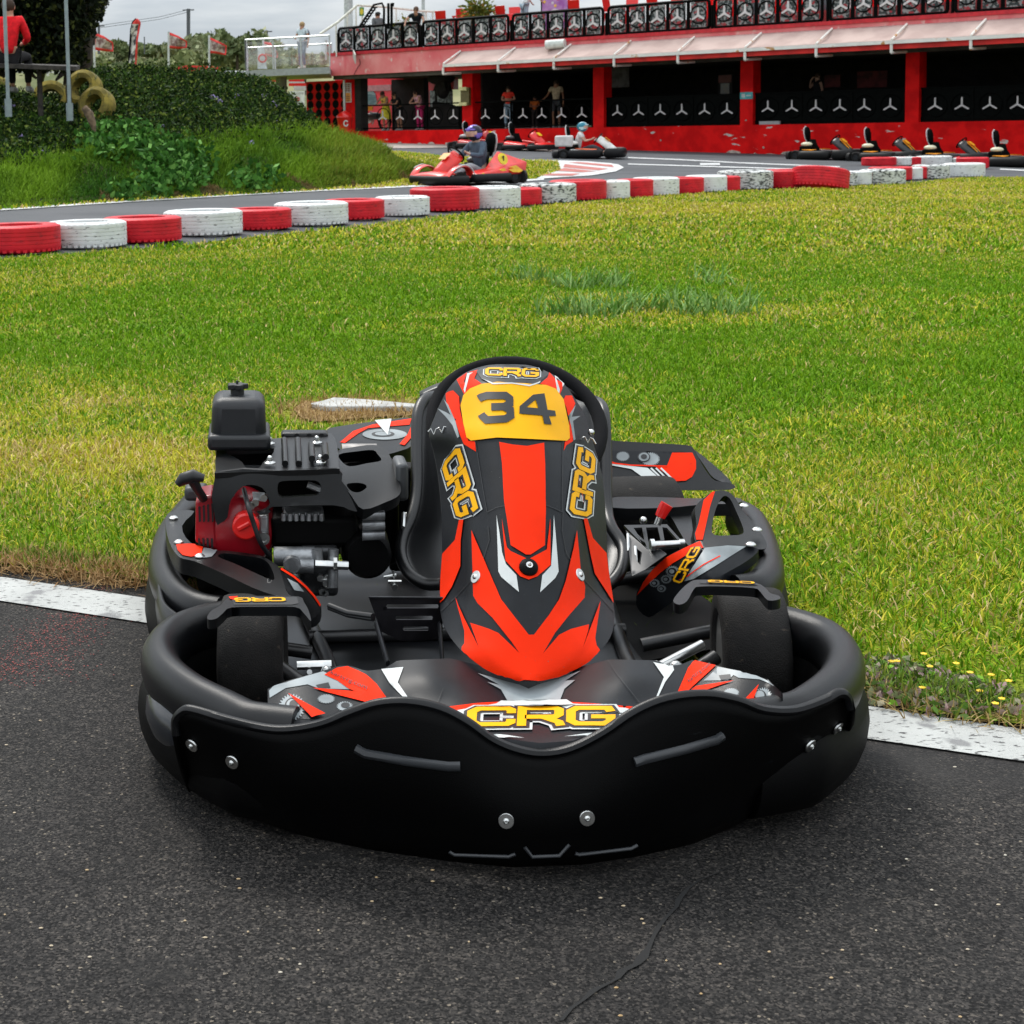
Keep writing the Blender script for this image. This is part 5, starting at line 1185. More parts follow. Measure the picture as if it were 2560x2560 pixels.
# ---- steering fairing
out_l=[(66,520),(70,470),(85,410),(105,362),(130,320),(165,285),(210,250),(260,225),(300,205),(360,182),(430,152),(500,172),(560,187),(660,205),(760,216),(900,226),(1080,228),(1200,222),(1350,216),(1400,218),(1460,232),(1520,262),(1570,300),(1610,335),(1660,395),(1700,455),(1740,545),(1760,620),(1768,668)]
out_r=[(66,620),(70,690),(80,730),(98,775),(125,830),(160,870),(200,905),(250,940),(300,972),(360,1000),(430,1022),(500,1040),(560,1060),(660,1085),(760,1096),(900,1106),(1080,1112),(1200,1125),(1350,1146),(1400,1151),(1460,1150),(1520,1135),(1570,1105),(1610,1068),(1660,1015),(1700,950),(1740,850),(1760,765),(1768,705)]
rf=[]; ys_=[66+1702*(.5-.5*cos(pi*k/70)) for k in range(71)]
def ii(t,v): return interp([(a,b) for a,b in t],v)
for y in ys_:
    xl,xr=ii(out_l,y),ii(out_r,y); v=(y-66)/1702; Yc=3.20-.50*v-.035*sin(pi*v)+.02*(1-v)**6; col=[]
    if v<.06: Yc+= (.06-v)*.9
    hw=(xr-xl)/930
    for k in range(29):
        u=-1+2*k/28; Y=Yc+(1-.8*smooth((v-.72)/.22))*((.16*abs(u)**2.4+.02*u*u)*min(1,hw*1.1)+ (.045*smooth((abs(u)-.66)/.14) if .26<v<.75 else .02*smooth((abs(u)-.66)/.14))*min(1,(min(abs(v-.2),abs(v-.8)))*6+.3)*.5)
        col.append(P('b',xl+(xr-xl)*(u+1)/2,y,Y))
    rf.append(col)
mb=MB(); mb.grid(rf,flip=False); pf_=Panel(mb); mb.grid([[p+Vector((0,.007,-.002)) for p in r] for r in rf],flip=True); bd_=rf[0]+[r[-1] for r in rf]+rf[-1][::-1]+[r[0] for r in rf[::-1]]; mb.grid([bd_,[p+Vector((0,.007,-.002)) for p in bd_]]); Bq='b'
def bp(pts,mi,layer=2): pf_.poly(Bq,pts,mi,layer+(.6 if mi==1 else 0),step=8 if layer==3 and mi==1 else 13)
bp([(388,958),(440,1080),(545,1330),(620,1430),(690,1520),(712,1522),(706,1645),(655,1640),(600,1560),(500,1430),(420,1350),(398,1310)],1)
bp([(945,958),(965,1180),(988,1260),(985,1320),(900,1420),(830,1510),(755,1640),(706,1645),(700,1520),(718,1520),(800,1410),(850,1330),(885,1230),(925,1060)],1)
bp([(322,1606),(350,1570),(352,1500),(303,1322),(350,1430),(428,1592),(383,1458),(480,1490),(530,1512),(655,1634),(705,1642),(755,1634),(850,1522),(910,1492),(1008,1466),(1004,1500),(976,1592),(1070,1338),(1042,1540),(1050,1580),(1074,1612),(1010,1668),(950,1702),(850,1738),(760,1758),(690,1765),(600,1755),(545,1740),(455,1698),(395,1655)],1,3)
bp([(322,902),(346,900),(332,1010),(330,1150),(285,1260),(240,1330),(219,1350),(222,1220),(232,1085),(300,1010)],1)
bp([(980,895),(1000,895),(1030,1000),(1103,1080),(1115,1180),(1142,1350),(1040,1190),(1015,1080)],1)
bp([(533,486),(600,500),(680,508),(770,490),(776,600),(780,850),(775,1040),(700,1090),(675,1090),(595,1040),(560,800),(548,600)],1)
bp([(548,895),(575,1052),(595,1072),(688,1116),(785,1062),(803,895),(805,1145),(735,1207),(690,1224),(645,1207),(568,1122)],1)
bp([(520,878),(534,960),(550,1080),(570,1140),(625,1200),(638,1290),(545,1210),(530,1180)],3)
bp([(823,878),(834,1000),(848,1180),(830,1215),(750,1292),(762,1200),(808,1150),(818,1000)],3)
# top corner flames
bp([(306,150),(362,112),(345,160),(362,195),(350,215),(375,110),(420,98),(400,145),(440,172),(350,235),(332,200)],1,1); bp([(245,218),(288,208),(320,240),(325,330),(300,362),(285,352),(255,290)],1,1)
bp([(205,305),(250,325),(275,340),(238,255),(262,285),(300,372),(322,455),(312,462),(285,395),(245,345)],4,2); bp([(330,262),(322,300),(345,400),(370,478),(405,482),(410,536),(345,495),(322,440),(300,372)],1,1)
bp([(362,118),(345,205),(352,222),(375,125),(416,98),(395,112)],3,2); bp([(800,112),(835,150),(878,168),(868,200),(850,242),(800,190),(750,172),(790,140)],1,1); bp([(828,128),(838,200),(848,238),(855,205),(835,140),(865,160),(870,190),(885,172),(845,140)],3,2)
bp([(873,262),(885,236),(920,235),(938,278),(925,310),(900,345),(890,300)],1,1); bp([(900,345),(940,285),(918,350),(965,345),(925,372),(938,470),(928,478),(915,400)],4,2); bp([(905,350),(925,420),(925,480),(890,502),(876,532),(882,484),(908,470)],1,1)
bp([(412,108),(440,90),(520,82),(640,82),(755,96),(796,122),(752,162),(690,182),(600,168),(500,172),(440,150)],5,3); bp([(440,150),(500,172),(600,170),(690,182),(752,162),(742,172),(690,190),(600,176),(500,180)],3,4)
logo(pf_,Bq,[(460,94),(742,98),(740,148),(458,138)],layer=4,step=18)
bp([(330,290),(345,235),(380,200),(440,175),(520,166),(650,171),(780,181),(830,200),(872,255),(903,400),(906,466),(890,480),(700,471),(520,463),(385,478),(362,460),(345,390)],2,3)
def st(pts,w,mi,l): pf_.lay([[px(Bq,*p) for p in stroke(pts,w)]],mi,l,step=20)
q3=[(428,258),(440,250),(470,241),(565,241),(587,258),(587,285),(560,300),(492,302)]; q3b=[(560,302),(590,318),(592,350),(566,366),(468,372),(446,350),(440,340)]
pf_.lay([[px(Bq,*p) for p in stroke(q3,40)],[px(Bq,*p) for p in stroke(q3b,40)]],5,5,step=20)
pf_.lay([[px(Bq,*p) for p in [(640,298),(708,236),(768,228),(784,316),(824,321),(829,349),(792,350),(806,395),(768,392),(758,347),(638,338)]]],5,5,holes=[[px(Bq,*p) for p in [(722,262),(674,304),(736,308)]]],step=20)
logo(pf_,Bq,[(325,492),(432,850),(312,898),(228,610)],layer=2,w=.205,step=18)
logo(pf_,Bq,[(898,870),(948,500),(1045,560),(1020,892)],layer=2,w=.205,step=18)
bp([(360,655),(345,800),(350,745),(356,700)],1,6); bp([(940,655),(975,830),(965,770),(950,710)],1,6)
for L_ in ([(470,862),(520,836),(600,820),(700,818),(790,826),(868,860)],[(475,935),(482,1010),(450,1110),(400,1210),(300,1320),(222,1395)],[(872,860),(868,960),(890,1080),(960,1195),(1060,1300),(1150,1400)],[(372,330),(410,500),(445,720),(470,862)],[(875,360),(870,600),(868,860)]): st(L_,3,5,2)
fo=mb.build('steering_fairing',[M_sgrey,M_red,M_yel,M_wht,M_gry,M_blkst,M_blk],K,smooth=50,fixn=False)
for x,y,r in [(411,1210,.0125),(961,1198,.0125)]:
    a,b=px('b',x,y); d=ray(a,b).normalized(); h=pf_.bvh.ray_cast(CAM,d); nn=h[1]; nn=-nn if nn.dot(d)>0 else nn; washer(h[0]+nn*.001,nn,r,'bolt',fo,.3)
a,b=px('b',689,1160); d=ray(a,b).normalized(); h=pf_.bvh.ray_cast(CAM,d); nn=h[1]; nn=-nn if nn.dot(d)>0 else nn
q=MB(); q.lathe(h[0],nn,[(0,.0175),(.006,.017),(.010,.012),(.011,.0)],24); kb=q.build('centre_knob',M_blk2,fo); washer(h[0]+nn*.0105,nn,.0065,'bolt',kb)
for x,y in [(222,430),(978,462)]:
    a,b=px('b',x,y); p=pf_.hit(a,b,.006); q=MB()
    if p is None: continue
    sx=-1 if x<600 else 1
    q.tube([p+Vector((-.022+.006*k*.9,-.004+.002*sin(k*2.2),.007*sin(k*2.2)+.003*k*(-sx)*.3)) for k in range(9)],.0016,6); q.ball(p+Vector((.014,.004,.008*sx)),.007,8,6); q.build('spring_clip',M_chrome,fo)
# ---- steering wheel
c=P('b',625,385,3.36); ax=Vector((0,-.62,.78)).normalized(); u=Vector((1,0,0)); v=ax.cross(u); R_=.178
q=MB(); q.tube([c+u*(R_*cos(2*pi*k/48))+v*(R_*sin(2*pi*k/48)) for k in range(48)],.0145,10,closed=True); sw=q.build('steering_wheel',mat('suede_black',(.009,.009,.010),.9,var=.2,bump=.2,bscale=900,spec=.15),K)
q=MB(); 
for a in (0,2.09,4.19): q.tube([c-ax*.02,c+(u*cos(a+pi/2)+v*sin(a+pi/2))*R_],.010,6,flat=(1,.5))
q.lathe(c-ax*.04,ax,[(0,.035),(.03,.04),(.035,.03)],16); q.build('spokes',M_dkmetal,sw)
q=MB(); q.tube([c-ax*.03,Vector((.445,2.85,.14))],.011,10); q.build('steering_column',M_dkmetal,K)
# ---- seat
lt=[('a',1895,1400,3.40),('a',1800,1400,3.42),('a',1700,1340,3.45),('a',1648,1230,3.50),('a',1660,1110,3.55),('a',1715,980,3.60),('a',1742,820,3.66),('a',1742,560,3.74),('a',1748,380,3.80),('a',1790,290,3.85),('a',1860,265,3.90)]
rt_=[('b',1000,1270,3.40),('b',1110,1255,3.42),('b',1175,1190,3.45),('b',1200,1110,3.50),('b',1190,1030,3.55),('b',1130,930,3.60),('b',1108,820,3.66),('b',1106,560,3.74),('b',1100,380,3.80),('b',1088,300,3.85),('b',1060,270,3.90)]
Lc=catmull([P(*p) for p in lt],5); Rc=catmull([P(*p) for p in rt_],5)
q=MB(); rs_=[]
for a,b in zip(Lc,Rc):
    i=len(rs_)/(len(Lc)-1); col=[]
    for k in range(19):
        t=k/18; p=a.lerp(b,t); s=1-(2*t-1)**4; p=p+Vector((0,.20*s*(1-.25*i),-.07*s*(1-.7*i))); col.append(p)
    rs_.append(col)
q.grid(rs_,flip=True); q.build('seat_shell',M_clamp,K,solid=.006,smooth=70,fixn=False)
q=MB(); q.tube(Lc+[Lc[-1].lerp(Rc[-1],t)+Vector((0,.05*sin(pi*t),.045*sin(pi*t))) for t in (.15,.3,.45,.6,.75,.88)]+Rc[::-1],.014,12); q.build('seat_rim',M_clamp,K,smooth=70)
q=MB(); cb_=P('b',190,215,4.0); q.grid([[P('b',105+(330-105)*k/10,235-math.sin(pi*k/10*.6)*60-j*12,4.0+j*.05) for k in range(11)] for j in range(3)]); q.build('seat_back_top',M_clamp,K,solid=.01,smooth=60,fixn=False)
# ---- wheels
def wheel(cx,cy,r,wd,yaw,name='wheel',face=0):
    M=Matrix.Rotation(yaw,3,'Z'); ax=M@Vector((1,0,0)); c=Vector((cx,cy,r+.001)); t=MB()
    prof=[(-wd*.42,r*.56),(-wd*.5,r*.66),(-wd*.5,r*.88),(-wd*.46,r*.965),(-wd*.38,r*.995),(-wd*.2,r),(wd*.2,r),(wd*.38,r*.995),(wd*.46,r*.965),(wd*.5,r*.88),(wd*.5,r*.66),(wd*.42,r*.56)]
    t.lathe(c,ax,prof,56,closed=True); 
    e=bpy.data.objects.new(name,None); COL.objects.link(e); e.parent=K; e.location=c-KO; e['org']=list(c)
    t.build('tyre',M_rubber,e)
    t=MB(); t.lathe(c,ax,[(-wd*.44,r*.60),(-wd*.44,r*.54),(-wd*.2,r*.46),(-wd*.05,r*.3),(-wd*.03,0.001),(wd*.03,0.001),(wd*.05,r*.3),(wd*.2,r*.46),(wd*.44,r*.54),(wd*.44,r*.60)],40); t.build('rim',mat('magnesium',(.42,.42,.41),.35,.9,var=.1),e)
    t=MB(); t.lathe(c-ax*wd*.06,ax,[(0,.02),(wd*.12,.02)],12)
    for k in range(3): a=k*2.09; qq=c+Matrix.Rotation(a,3,ax)@Vector((0,0,r*.25)); t.lathe(qq-ax*wd*.08,ax,[(0,.006),(wd*.16,.006)],8)
    t.build('hub',M_chrome,e)
wheel(-.022,3.13,.128,.128,radians(-4)); wheel(.968,3.10,.128,.128,radians(-9))
wheel(-.07,4.02,.138,.19,0); wheel(.97,4.02,.138,.19,0)
# ---- chassis tubes, floor, axle bits
q=MB(); fl=[(.12,2.72),(.78,2.72),(.80,3.3),(.80,4.05),(.05,4.05),(.05,3.3)]; q.prism([Vector((x,y,.052)) for x,y in fl],(0,0,-.006)); q.build('floor_tray',mat('floor_metal',(.012,.013,.015),.32,.4,var=.5,vscale=5),K,bevel=.002)
q=MB(); r_=.015
for pts in ([(.12,2.60,.08),(.10,2.9,.06),(.14,3.2,.06),(.10,3.6,.07),(.06,4.05,.10)],[(.78,2.60,.08),(.80,2.9,.06),(.76,3.2,.06),(.80,3.6,.07),(.84,4.05,.10)],[(.12,2.62,.07),(.78,2.62,.07)],[(.10,3.45,.065),(.80,3.45,.065)],[(.06,4.05,.10),(.84,4.05,.10)],[(.10,3.05,.08),(.02,3.12,.12)],[(.80,3.05,.08),(.90,3.10,.12)],[(-.13,3.3,.12),(.1,3.3,.08)],[(-.13,3.75,.12),(.1,3.75,.08)],[(1.02,3.3,.12),(.8,3.3,.08)],[(1.02,3.75,.12),(.8,3.75,.08)]): q.tube(catmull(pts,5),r_,10)
q.build('chassis_frame',mat('frame_black',(.012,.012,.013),.35,spec=.5),K)
q=MB(); q.tube([Vector((-.13,4.02,.139)),Vector((1.04,4.02,.139))],.02,12); q.build('rear_axle',M_dkmetal,K)
q=MB(); q.tube([PZ('o',1236,1262,.12),PZ('o',1325,1216,.15)],.010,10); q.tube([PZ('o',1215,1258,.13),PZ('o',1240,1258,.15)],.012,8)
q.ball(PZ('o',1275,1262,.135),.016,10,8); q.cyl(PZ('o',1280,1268,.11),PZ('o',1280,1262,.17),.011); q.build('tie_rod',M_chrome,K)
q=MB(); q.tube([PZ('o',560,1256,.14),PZ('o',625,1254,.14)],.009,8); q.cyl(PZ('o',584,1268,.13),PZ('o',584,1268,.17),.005); q.cyl(PZ('o',616,1266,.12),PZ('o',616,1266,.155),.011,seg=8); q.ball(PZ('o',616,1266,.158),.009,8,6); q.build('tie_rod',M_chrome,K)
for pl_ in ([(-.16,2.80),(.0,2.62),(.25,2.53),(.445,2.50),(.64,2.53),(.89,2.62),(1.05,2.80),(1.09,3.05),(1.02,3.30),(-.13,3.30),(-.20,3.05)],): q=MB(); q.prism([Vector((x,y,.034)) for x,y in pl_],(0,0,-.006)); q.build('nose_light_blocker',M_blk2,K)  # added sheet that blocks sunlight under the nose and deepens the contact shadow
# added dark sheets standing in for shade below the engine side and pods
for pl_ in ([(-.2,3.42),(.12,3.30),(.12,4.0),(-.1,4.0)],[(.80,3.30),(1.10,3.42),(1.02,4.0),(.80,4.0)]): q=MB(); q.prism([Vector((x,y,.045)) for x,y in pl_],(0,0,-.005)); q.build('side_shade_fill',M_blk2,K)
# pedals with slotted heel plates
def pedal(pts,slots,bars,Y0):
    o=plate('pedal_plate','a',pts,Y0,.004,M_dkmetal,mode='Y',smooth_=0,bevel=.0012,vec=(0,.003,0),holes=slots,mats=[mat('pedal_metal',(.035,.033,.038),.28,.8,var=.4,vscale=12)])
    q=MB()
    for b in bars: q.tube([P('a',*b[0]),P('a',*b[1])],.009,6,flat=(1,.5))
    q.tube([P('a',pts[0][0],pts[0][1],Y0-.002),P('a',pts[1][0],pts[1][1],Y0-.002)],.0022,6); q.build('pedal_bar',M_dkmetal,o)
def slot(x0,x1,y,h=11): return [(x0,y-h),(x1,y-h),(x1+6,y),(x1,y+h),(x0,y+h),(x0-6,y)]
pedal([(1452,1480),(1900,1484),(1900,1700),(1820,1740),(1650,1745),(1530,1690)],[slot(1565,1870,1535),slot(1620,1835,1605),slot(1665,1810,1670)],[((1500,1640,2.985),(1568,1880,2.90)),((1880,1640,2.985),(1900,1900,2.90))],2.98)
pedal([(2420,1490),(2628,1492),(2560,1650),(2430,1650)],[slot(2440,2545,1545)],[((2575,1600,2.955),(2545,1810,2.88))],2.95)
# ---- left side pod
def pod_deca(p):
    p.poly('a',[(290,1165),(458,1155),(442,1228),(380,1240),(330,1230),(300,1200)],1,2); p.poly('a',[(458,1186),(545,1197),(505,1240),(448,1248),(440,1230)],4,2)
armtube([(430,790),(330,905),(250,1010),(213,1140),(225,1260),(300,1370),(420,1440),(560,1465)],.225,.036,.05,'side_bumper',fr='a',flat=(1.3,1),lr=.04,push=.004)
q=MB(); rws=[]
cc=catmull([PZ('a',x,y,.20) for x,y in [(330,905),(238,1020),(185,1160),(172,1300),(185,1430),(215,1520),(300,1590)]],5)
q.grid([[p,p+Vector((-.006,-.004,-.06)),p+Vector((0,0,-.13)),p+Vector((.02,.01,-.165))] for p in cc]); q.build('side_panel',M_blk,K,solid=.006,smooth=60)
plate('pod_top','a',[(225,1020),(262,966),(400,960),(326,1050),(378,1150),(530,1196),(580,1198),(700,1212),(800,1230),(868,1265),(915,1308),(955,1440),(985,1478),(900,1472),(760,1425),(560,1330),(400,1262),(310,1238),(250,1150)],.27,.035,M_blk,holes=[[(545,1236),(580,1215),(700,1228),(800,1245),(852,1280),(882,1350),(870,1376),(760,1330),(640,1275)]],deca=pod_deca,bevel=.009)
for x,y in [(275,1005),(307,1150),(433,1235)]: washer(PZ('a',x,y,.272),Vector((0,0,1)),.011,head=.6)
def cur_deca(p):
    p.lay([[px('a',*q_) for q_ in stroke([(922,1312),(1000,1360),(1070,1420),(1120,1475),(1160,1535)],12)]],1,2,step=20); p.poly('a',[(960,1370),(1020,1400),(1060,1450),(1000,1440)],4,2)
plate('inner_fender','a',[(905,1300,.26),(1000,1340,.25),(1090,1420,.22),(1168,1540,.18),(1110,1610,.16),(1040,1530,.2),(965,1450,.25)],.24,.02,M_blk,deca=cur_deca,bevel=.005)
def flap_deca(p):
    p.poly('a',[(625,1490),(650,1482),(1020,1482),(1030,1520),(990,1528),(640,1528)],5,1); p.poly('a',[(608,1482),(665,1478),(640,1500),(618,1495)],1,2); logo(p,'a',[(955,1512),(645,1516),(640,1490),(950,1488)],mk=5,mw=None,layer=1,w=.2,step=20)
plate('wheel_fender','a',[(478,1598),(505,1560),(555,1532),(600,1486),(650,1476),(840,1472),(1030,1476),(1062,1510),(1090,1560),(1105,1625),(1060,1575),(1010,1540),(820,1538),(625,1542),(575,1575),(535,1608),(490,1616)],.295,.018,M_blk,deca=flap_deca,bevel=.005)
# ---- right side pod
armtube([(1020,560),(1110,610),(1170,730),(1205,860),(1200,960),(1120,1030),(1000,1050)],.225,.036,.04,'side_bumper',fr='c',lr=.04,push=.004)
cc=catmull([PZ('c',x,y,.20) for x,y in [(1140,640),(1205,760),(1240,880),(1248,990),(1238,1080),(1190,1150)]],5)
q=MB(); q.grid([[p,p+Vector((.006,-.004,-.06)),p+Vector((0,0,-.13)),p+Vector((-.02,.01,-.165))] for p in cc]); q.build('side_panel',M_blk,K,solid=.006,smooth=60)
def hoop_deca(p):
    p.poly('c',[(795,545),(850,492),(868,488),(835,590),(812,700),(790,800),(748,800),(742,760),(762,700)],1,2)
plate('pod_hoop','c',[(735,790,3.50),(750,700,3.54),(742,590,3.58),(800,525,3.62),(860,486,3.64),(930,480,3.64),(990,515,3.64),(1050,610,3.6),(1110,680,3.56),(1190,790,3.48),(1200,850,3.44),(1140,858,3.43),(1050,850,3.44),(900,856,3.44),(800,860,3.45)],3.5,.035,M_blk,mode='Y',vec=(0,.03,-.02),holes=[[(848,738),(868,620),(900,545),(932,514),(968,535),(1005,610),(1052,725),(1040,762),(960,768),(880,768)]],deca=hoop_deca,bevel=.010)
for x,y in [(1055,580),(1140,735),(1100,830)]: washer(PZ('c',x,y,.275),Vector((0,0,1)),.011,head=.6)
def rp_deca(p):
    p.poly('c',[(368,1155),(410,1070),(470,990),(560,910),(700,840),(775,808),(796,850),(720,880),(600,950),(520,1010),(430,1095)],1,2)
    p.poly('c',[(806,852),(950,836),(1070,842),(960,910),(820,1000),(735,1050),(668,1066),(740,960)],4,2)
    p.lay([[px('c',*q_) for q_ in stroke([(900,905),(800,960),(700,1030),(620,1070)],7)]],1,3,step=20)
    for cx,cy,r_ in [(485,1075,34),(600,1000,45),(560,1050,36),(530,1110,30)]:
        p.lay([[px('c',*q_) for q_ in gear(cx,cy,r_,18,0,.8)]],4,2,step=20); p.lay([[px('c',*q_) for q_ in circ(cx,cy,r_*.62,14,.8)]],6,3,step=20); p.lay([[px('c',*q_) for q_ in circ(cx,cy,r_*.38,12,.8)]],4,4,step=20)
    logo(p,'c',[(598,1062),(722,850),(790,850),(664,1084)],mw=None,layer=3,w=.17,step=18)
plate('pod_fender','c',[(362,1162,.13),(405,1075,.16),(470,985,.20),(560,905,.24),(700,835,.27),(780,803,.285),(810,848,.28),(950,830,.275),(1080,838,.27),(1150,862,.265),(1080,930,.25),(960,1000,.235),(860,1050,.235),(740,1060,.22),(640,1110,.18),(540,1180,.14),(440,1240,.10)],.2,.02,M_sgrey,deca=rp_deca,bevel=.006)
def flap2(p):
    p.poly('c',[(780,1062),(1120,1076),(1150,1092),(770,1080)],5,1); logo(p,'c',[(1130,1088),(820,1078),(825,1062),(1120,1074)],mk=5,mw=None,layer=1,w=.2,step=20)
plate('wheel_fender','c',[(600,1190),(640,1130),(700,1075),(760,1054),(950,1060),(1130,1074),(1195,1108),(1225,1140),(1282,1158),(1284,1180),(1210,1186),(1160,1130),(1120,1108),(950,1098),(770,1098),(730,1120),(690,1190),(640,1215)],.292,.018,M_blk,deca=flap2,bevel=.005)
plate('pod_inner','c',[(560,590),(740,552),(790,560),(760,700),(738,790),(700,835),(650,760),(600,670)],.24,.02,M_blk,bevel=.008)
plate('pod_rear_shelf','c',[(190,528),(420,520),(760,530),(1010,525),(1020,560),(780,570),(560,590),(210,590)],.26,.03,M_blk,bevel=.008)
# rear bumper, right and left
def rb_deca(p):
    p.poly('c',[(185,225),(700,232),(600,235),(560,320),(185,320)],6,1); p.poly('c',[(592,240),(722,240),(745,290),(745,345),(720,395),(680,420),(620,424),(480,326),(560,322)],1,3)
    p.poly('c',[(185,318),(330,345),(400,395),(425,418),(530,420),(435,338),(185,308)],3,3)
    for k in range(3): p.lay([[px('c',*q_) for q_ in stroke([(455+k*32,340),(540+k*32,422)],11)]],3,4,step=20)
    p.lay([[px('c',*q_) for q_ in stroke([(185,305),(330,322),(560,328)],8)]],1,4,step=20)
    p.poly('c',[(185,290),(260,318),(185,300)],1,4)
    p.lay([[px('c',*q_) for q_ in gear(452,280,62,28,0,.72)]],4,2,step=20); p.lay([[px('c',*q_) for q_ in circ(410,268,42,18,.8)]],5,3,step=20); p.lay([[px('c',*q_) for q_ in circ(410,268,34,18,.8)]],4,4,step=20); p.lay([[px('c',*q_) for q_ in circ(410,268,20,14,.8)]],5,5,step=20)
    p.lay([[px('c',*q_) for q_ in gear(275,262,44,22,0,.72)]],4,2,step=20)
plate('rear_bumper','c',[(150,165,4.16),(225,160,4.16),(500,176,4.16),(690,188,4.16),(735,215,4.15),(770,280,4.12),(810,350,4.10),(870,415,4.08),(972,432,4.1),(972,474,4.06),(600,478,4.04),(215,500,4.04),(150,500,4.04)],4.1,.05,M_blk,mode='Y',vec=(0,.08,-.02),deca=rb_deca,bevel=.014,mats=[M_blk,M_red,M_yel,M_wht,M_gry,M_blkst,M_sgrey])
plate('rear_wing','c',[(735,220,4.20),(790,255,4.2),(880,330,4.2),(972,420,4.18),(960,440,4.16),(860,400,4.14),(800,320,4.16)],4.2,.04,M_blk,mode='Y',vec=(0,.06,-.03),bevel=.01)
def rl_deca(p):
    p.poly('a',[(1280,548),(1360,480),(1480,440),(1712,404),(1700,442),(1450,462),(1390,495),(1310,552)],1,2); p.lay([[px('a',*q_) for q_ in circ(1550,500,135,28,.24)]],4,2,step=20); p.lay([[px('a',*q_) for q_ in circ(1540,500,70,20,.24)]],5,3,step=20); p.lay([[px('a',*q_) for q_ in circ(1540,500,50,20,.24)]],4,4,step=20)
    p.poly('a',[(1490,420),(1592,411),(1568,510)],3,5); p.poly('a',[(1640,560),(1690,500),(1715,440),(1712,520),(1670,568)],1,3)
plate('rear_bumper','a',[(1110,492,4.32),(1200,470,4.36),(1240,454,4.4),(1480,420,4.4),(1740,400,4.4),(1740,520,4.24),(1680,585,4.18),(1420,640,4.10),(1260,575,4.16),(1180,530,4.2)],4.3,.04,M_sgrey,mode='Y',vec=(0,.02,-.06),deca=rl_deca,bevel=.008)
# battery tray, lever and rod
plate('battery_tray','c',[(282,702,3.62),(560,697,3.62),(678,828,3.5),(440,862,3.48)],3.55,.004,M_dkmetal,mode='Y',smooth_=0,bevel=.001,vec=(0,0,-.006),holes=[[(345,720),(400,718),(415,800),(372,762)],[(425,718),(500,716),(520,800),(440,810)],[(530,716),(560,720),(640,810),(545,808)],[(380,790),(420,815),(430,845),(405,830)]],mats=[mat('tray_metal',(.03,.031,.033),.35,.5)])
plate('battery_tray_front','c',[(300,740,3.52),(440,866,3.44),(500,850,3.44),(560,890,3.42),(420,990,3.38),(335,1030,3.38)],3.45,.004,M_dkmetal,mode='Y',smooth_=0,bevel=.001,vec=(0,.01,0),holes=[[(360,850),(400,880),(390,960),(365,930)]],mats=[mat('tray_metal',(.03,.031,.033),.35,.5)])
q=MB(); q.tube([P('c',455,832,3.44),P('c',672,822,3.44)],.0085,10); q.cyl(P('c',452,832,3.44),P('c',478,831,3.44),.014,seg=10); q.cyl(P('c',640,824,3.44),P('c',672,822,3.44),.011,seg=8); q.tube([P('c',495,835,3.44),P('c',497,865,3.44)],.004,6); q.build('linkage_rod',M_chrome,K)
q=MB(); q.tube([P('c',498,700,3.55),P('c',515,655,3.55)],.008,8,flat=(1,.5)); q.ball(P('c',408,672,3.6),.009,8,6); q.build('brake_lever_stem',M_chrome,K)
q=MB(); q.tube([P('c',515,650,3.55),P('c',540,600,3.55),P('c',560,568,3.55)],[.012,.0145,.015],12,flat=(1,.7)); q.build('brake_lever',M_brred,K)
q=MB(); q.tube([P('c',308,760,3.5),P('c',312,870,3.46)],.003,6); q.tube([P('c',355,840,3.46),P('c',365,950,3.42)],.003,6); q.build('tray_clip',M_chrome,K)
# ---- engine
EN=bpy.data.objects.new('engine',None); COL.objects.link(EN); EN.parent=K; eo=Vector((.05,3.6,.1)); EN.location=eo-KO; EN['org']=list(eo)
def rbox(fr,x0,y0,x1,y1,Y,dep,name,m,par=EN,bev=.012,taper=0):
    a=P(fr,x0,y0,Y); b=P(fr,x1,y0,Y); c=P(fr,x1,y1,Y); d=P(fr,x0,y1,Y); t=Vector((taper,0,0)); q=MB()
    q.hexa([d,c,c+Vector((0,dep,0)),d+Vector((0,dep,0))],[a+t,b-t,b-t+Vector((0,dep,0)),a+t+Vector((0,dep,0))]); return q.build(name,m,par,bevel=bev,smooth=50)
M_tank=mat('tank_plastic',(.010,.0115,.014),.40,var=.15,bump=.15,bscale=900,spec=.55)
tk_=rbox('a',497,285,838,560,3.66,.15,'fuel_tank',M_tank,bev=.024,taper=.004)
rbox('a',480,505,862,600,3.64,.18,'tank_base',M_tank,bev=.010)
q=MB(); cc_=P('a',660,232,3.73); 
pr=[]
for k in range(30): a=2*pi*k/30; r_=.022+.005*cos(5*a); pr.append(cc_+Vector((r_*cos(a),r_*sin(a),.004)))
q.prism(pr,(0,0,.012)); q.cyl(cc_-Vector((0,0,.012)),cc_+Vector((0,0,.006)),.016); q.cyl(cc_+Vector((0,0,.014)),cc_+Vector((0,0,.024)),.003); q.build('tank_cap',M_blkst,tk_,bevel=.002)
gt=plate('engine_guard','a',[(548,552,3.76),(830,528,3.76),(1180,492,3.80),(1235,500,3.8),(1262,560,3.72),(1272,690,3.47),(1240,704,3.46),(900,716,3.46),(560,728,3.46),(528,716,3.46),(532,600,3.68)],3.6,.012,M_blk,parent=EN,mode='Y',vec=(0,0,-.012),holes=[[(592,592),(700,588),(800,583),(882,582),(862,628),(815,665),(790,700),(715,700),(690,665),(640,632),(605,618)]],bevel=.007,smooth_=2)
for (x,y0,y1) in [(943,545,680),(1025,545,680),(1105,572,650),(1188,572,640)]: q=MB(); q.tube([P('a',x,y0,3.70)+Vector((0,0,.006)),P('a',x+6,y1,3.49)+Vector((0,0,.002))],.0075,10); q.build('rib',M_blk,gt)
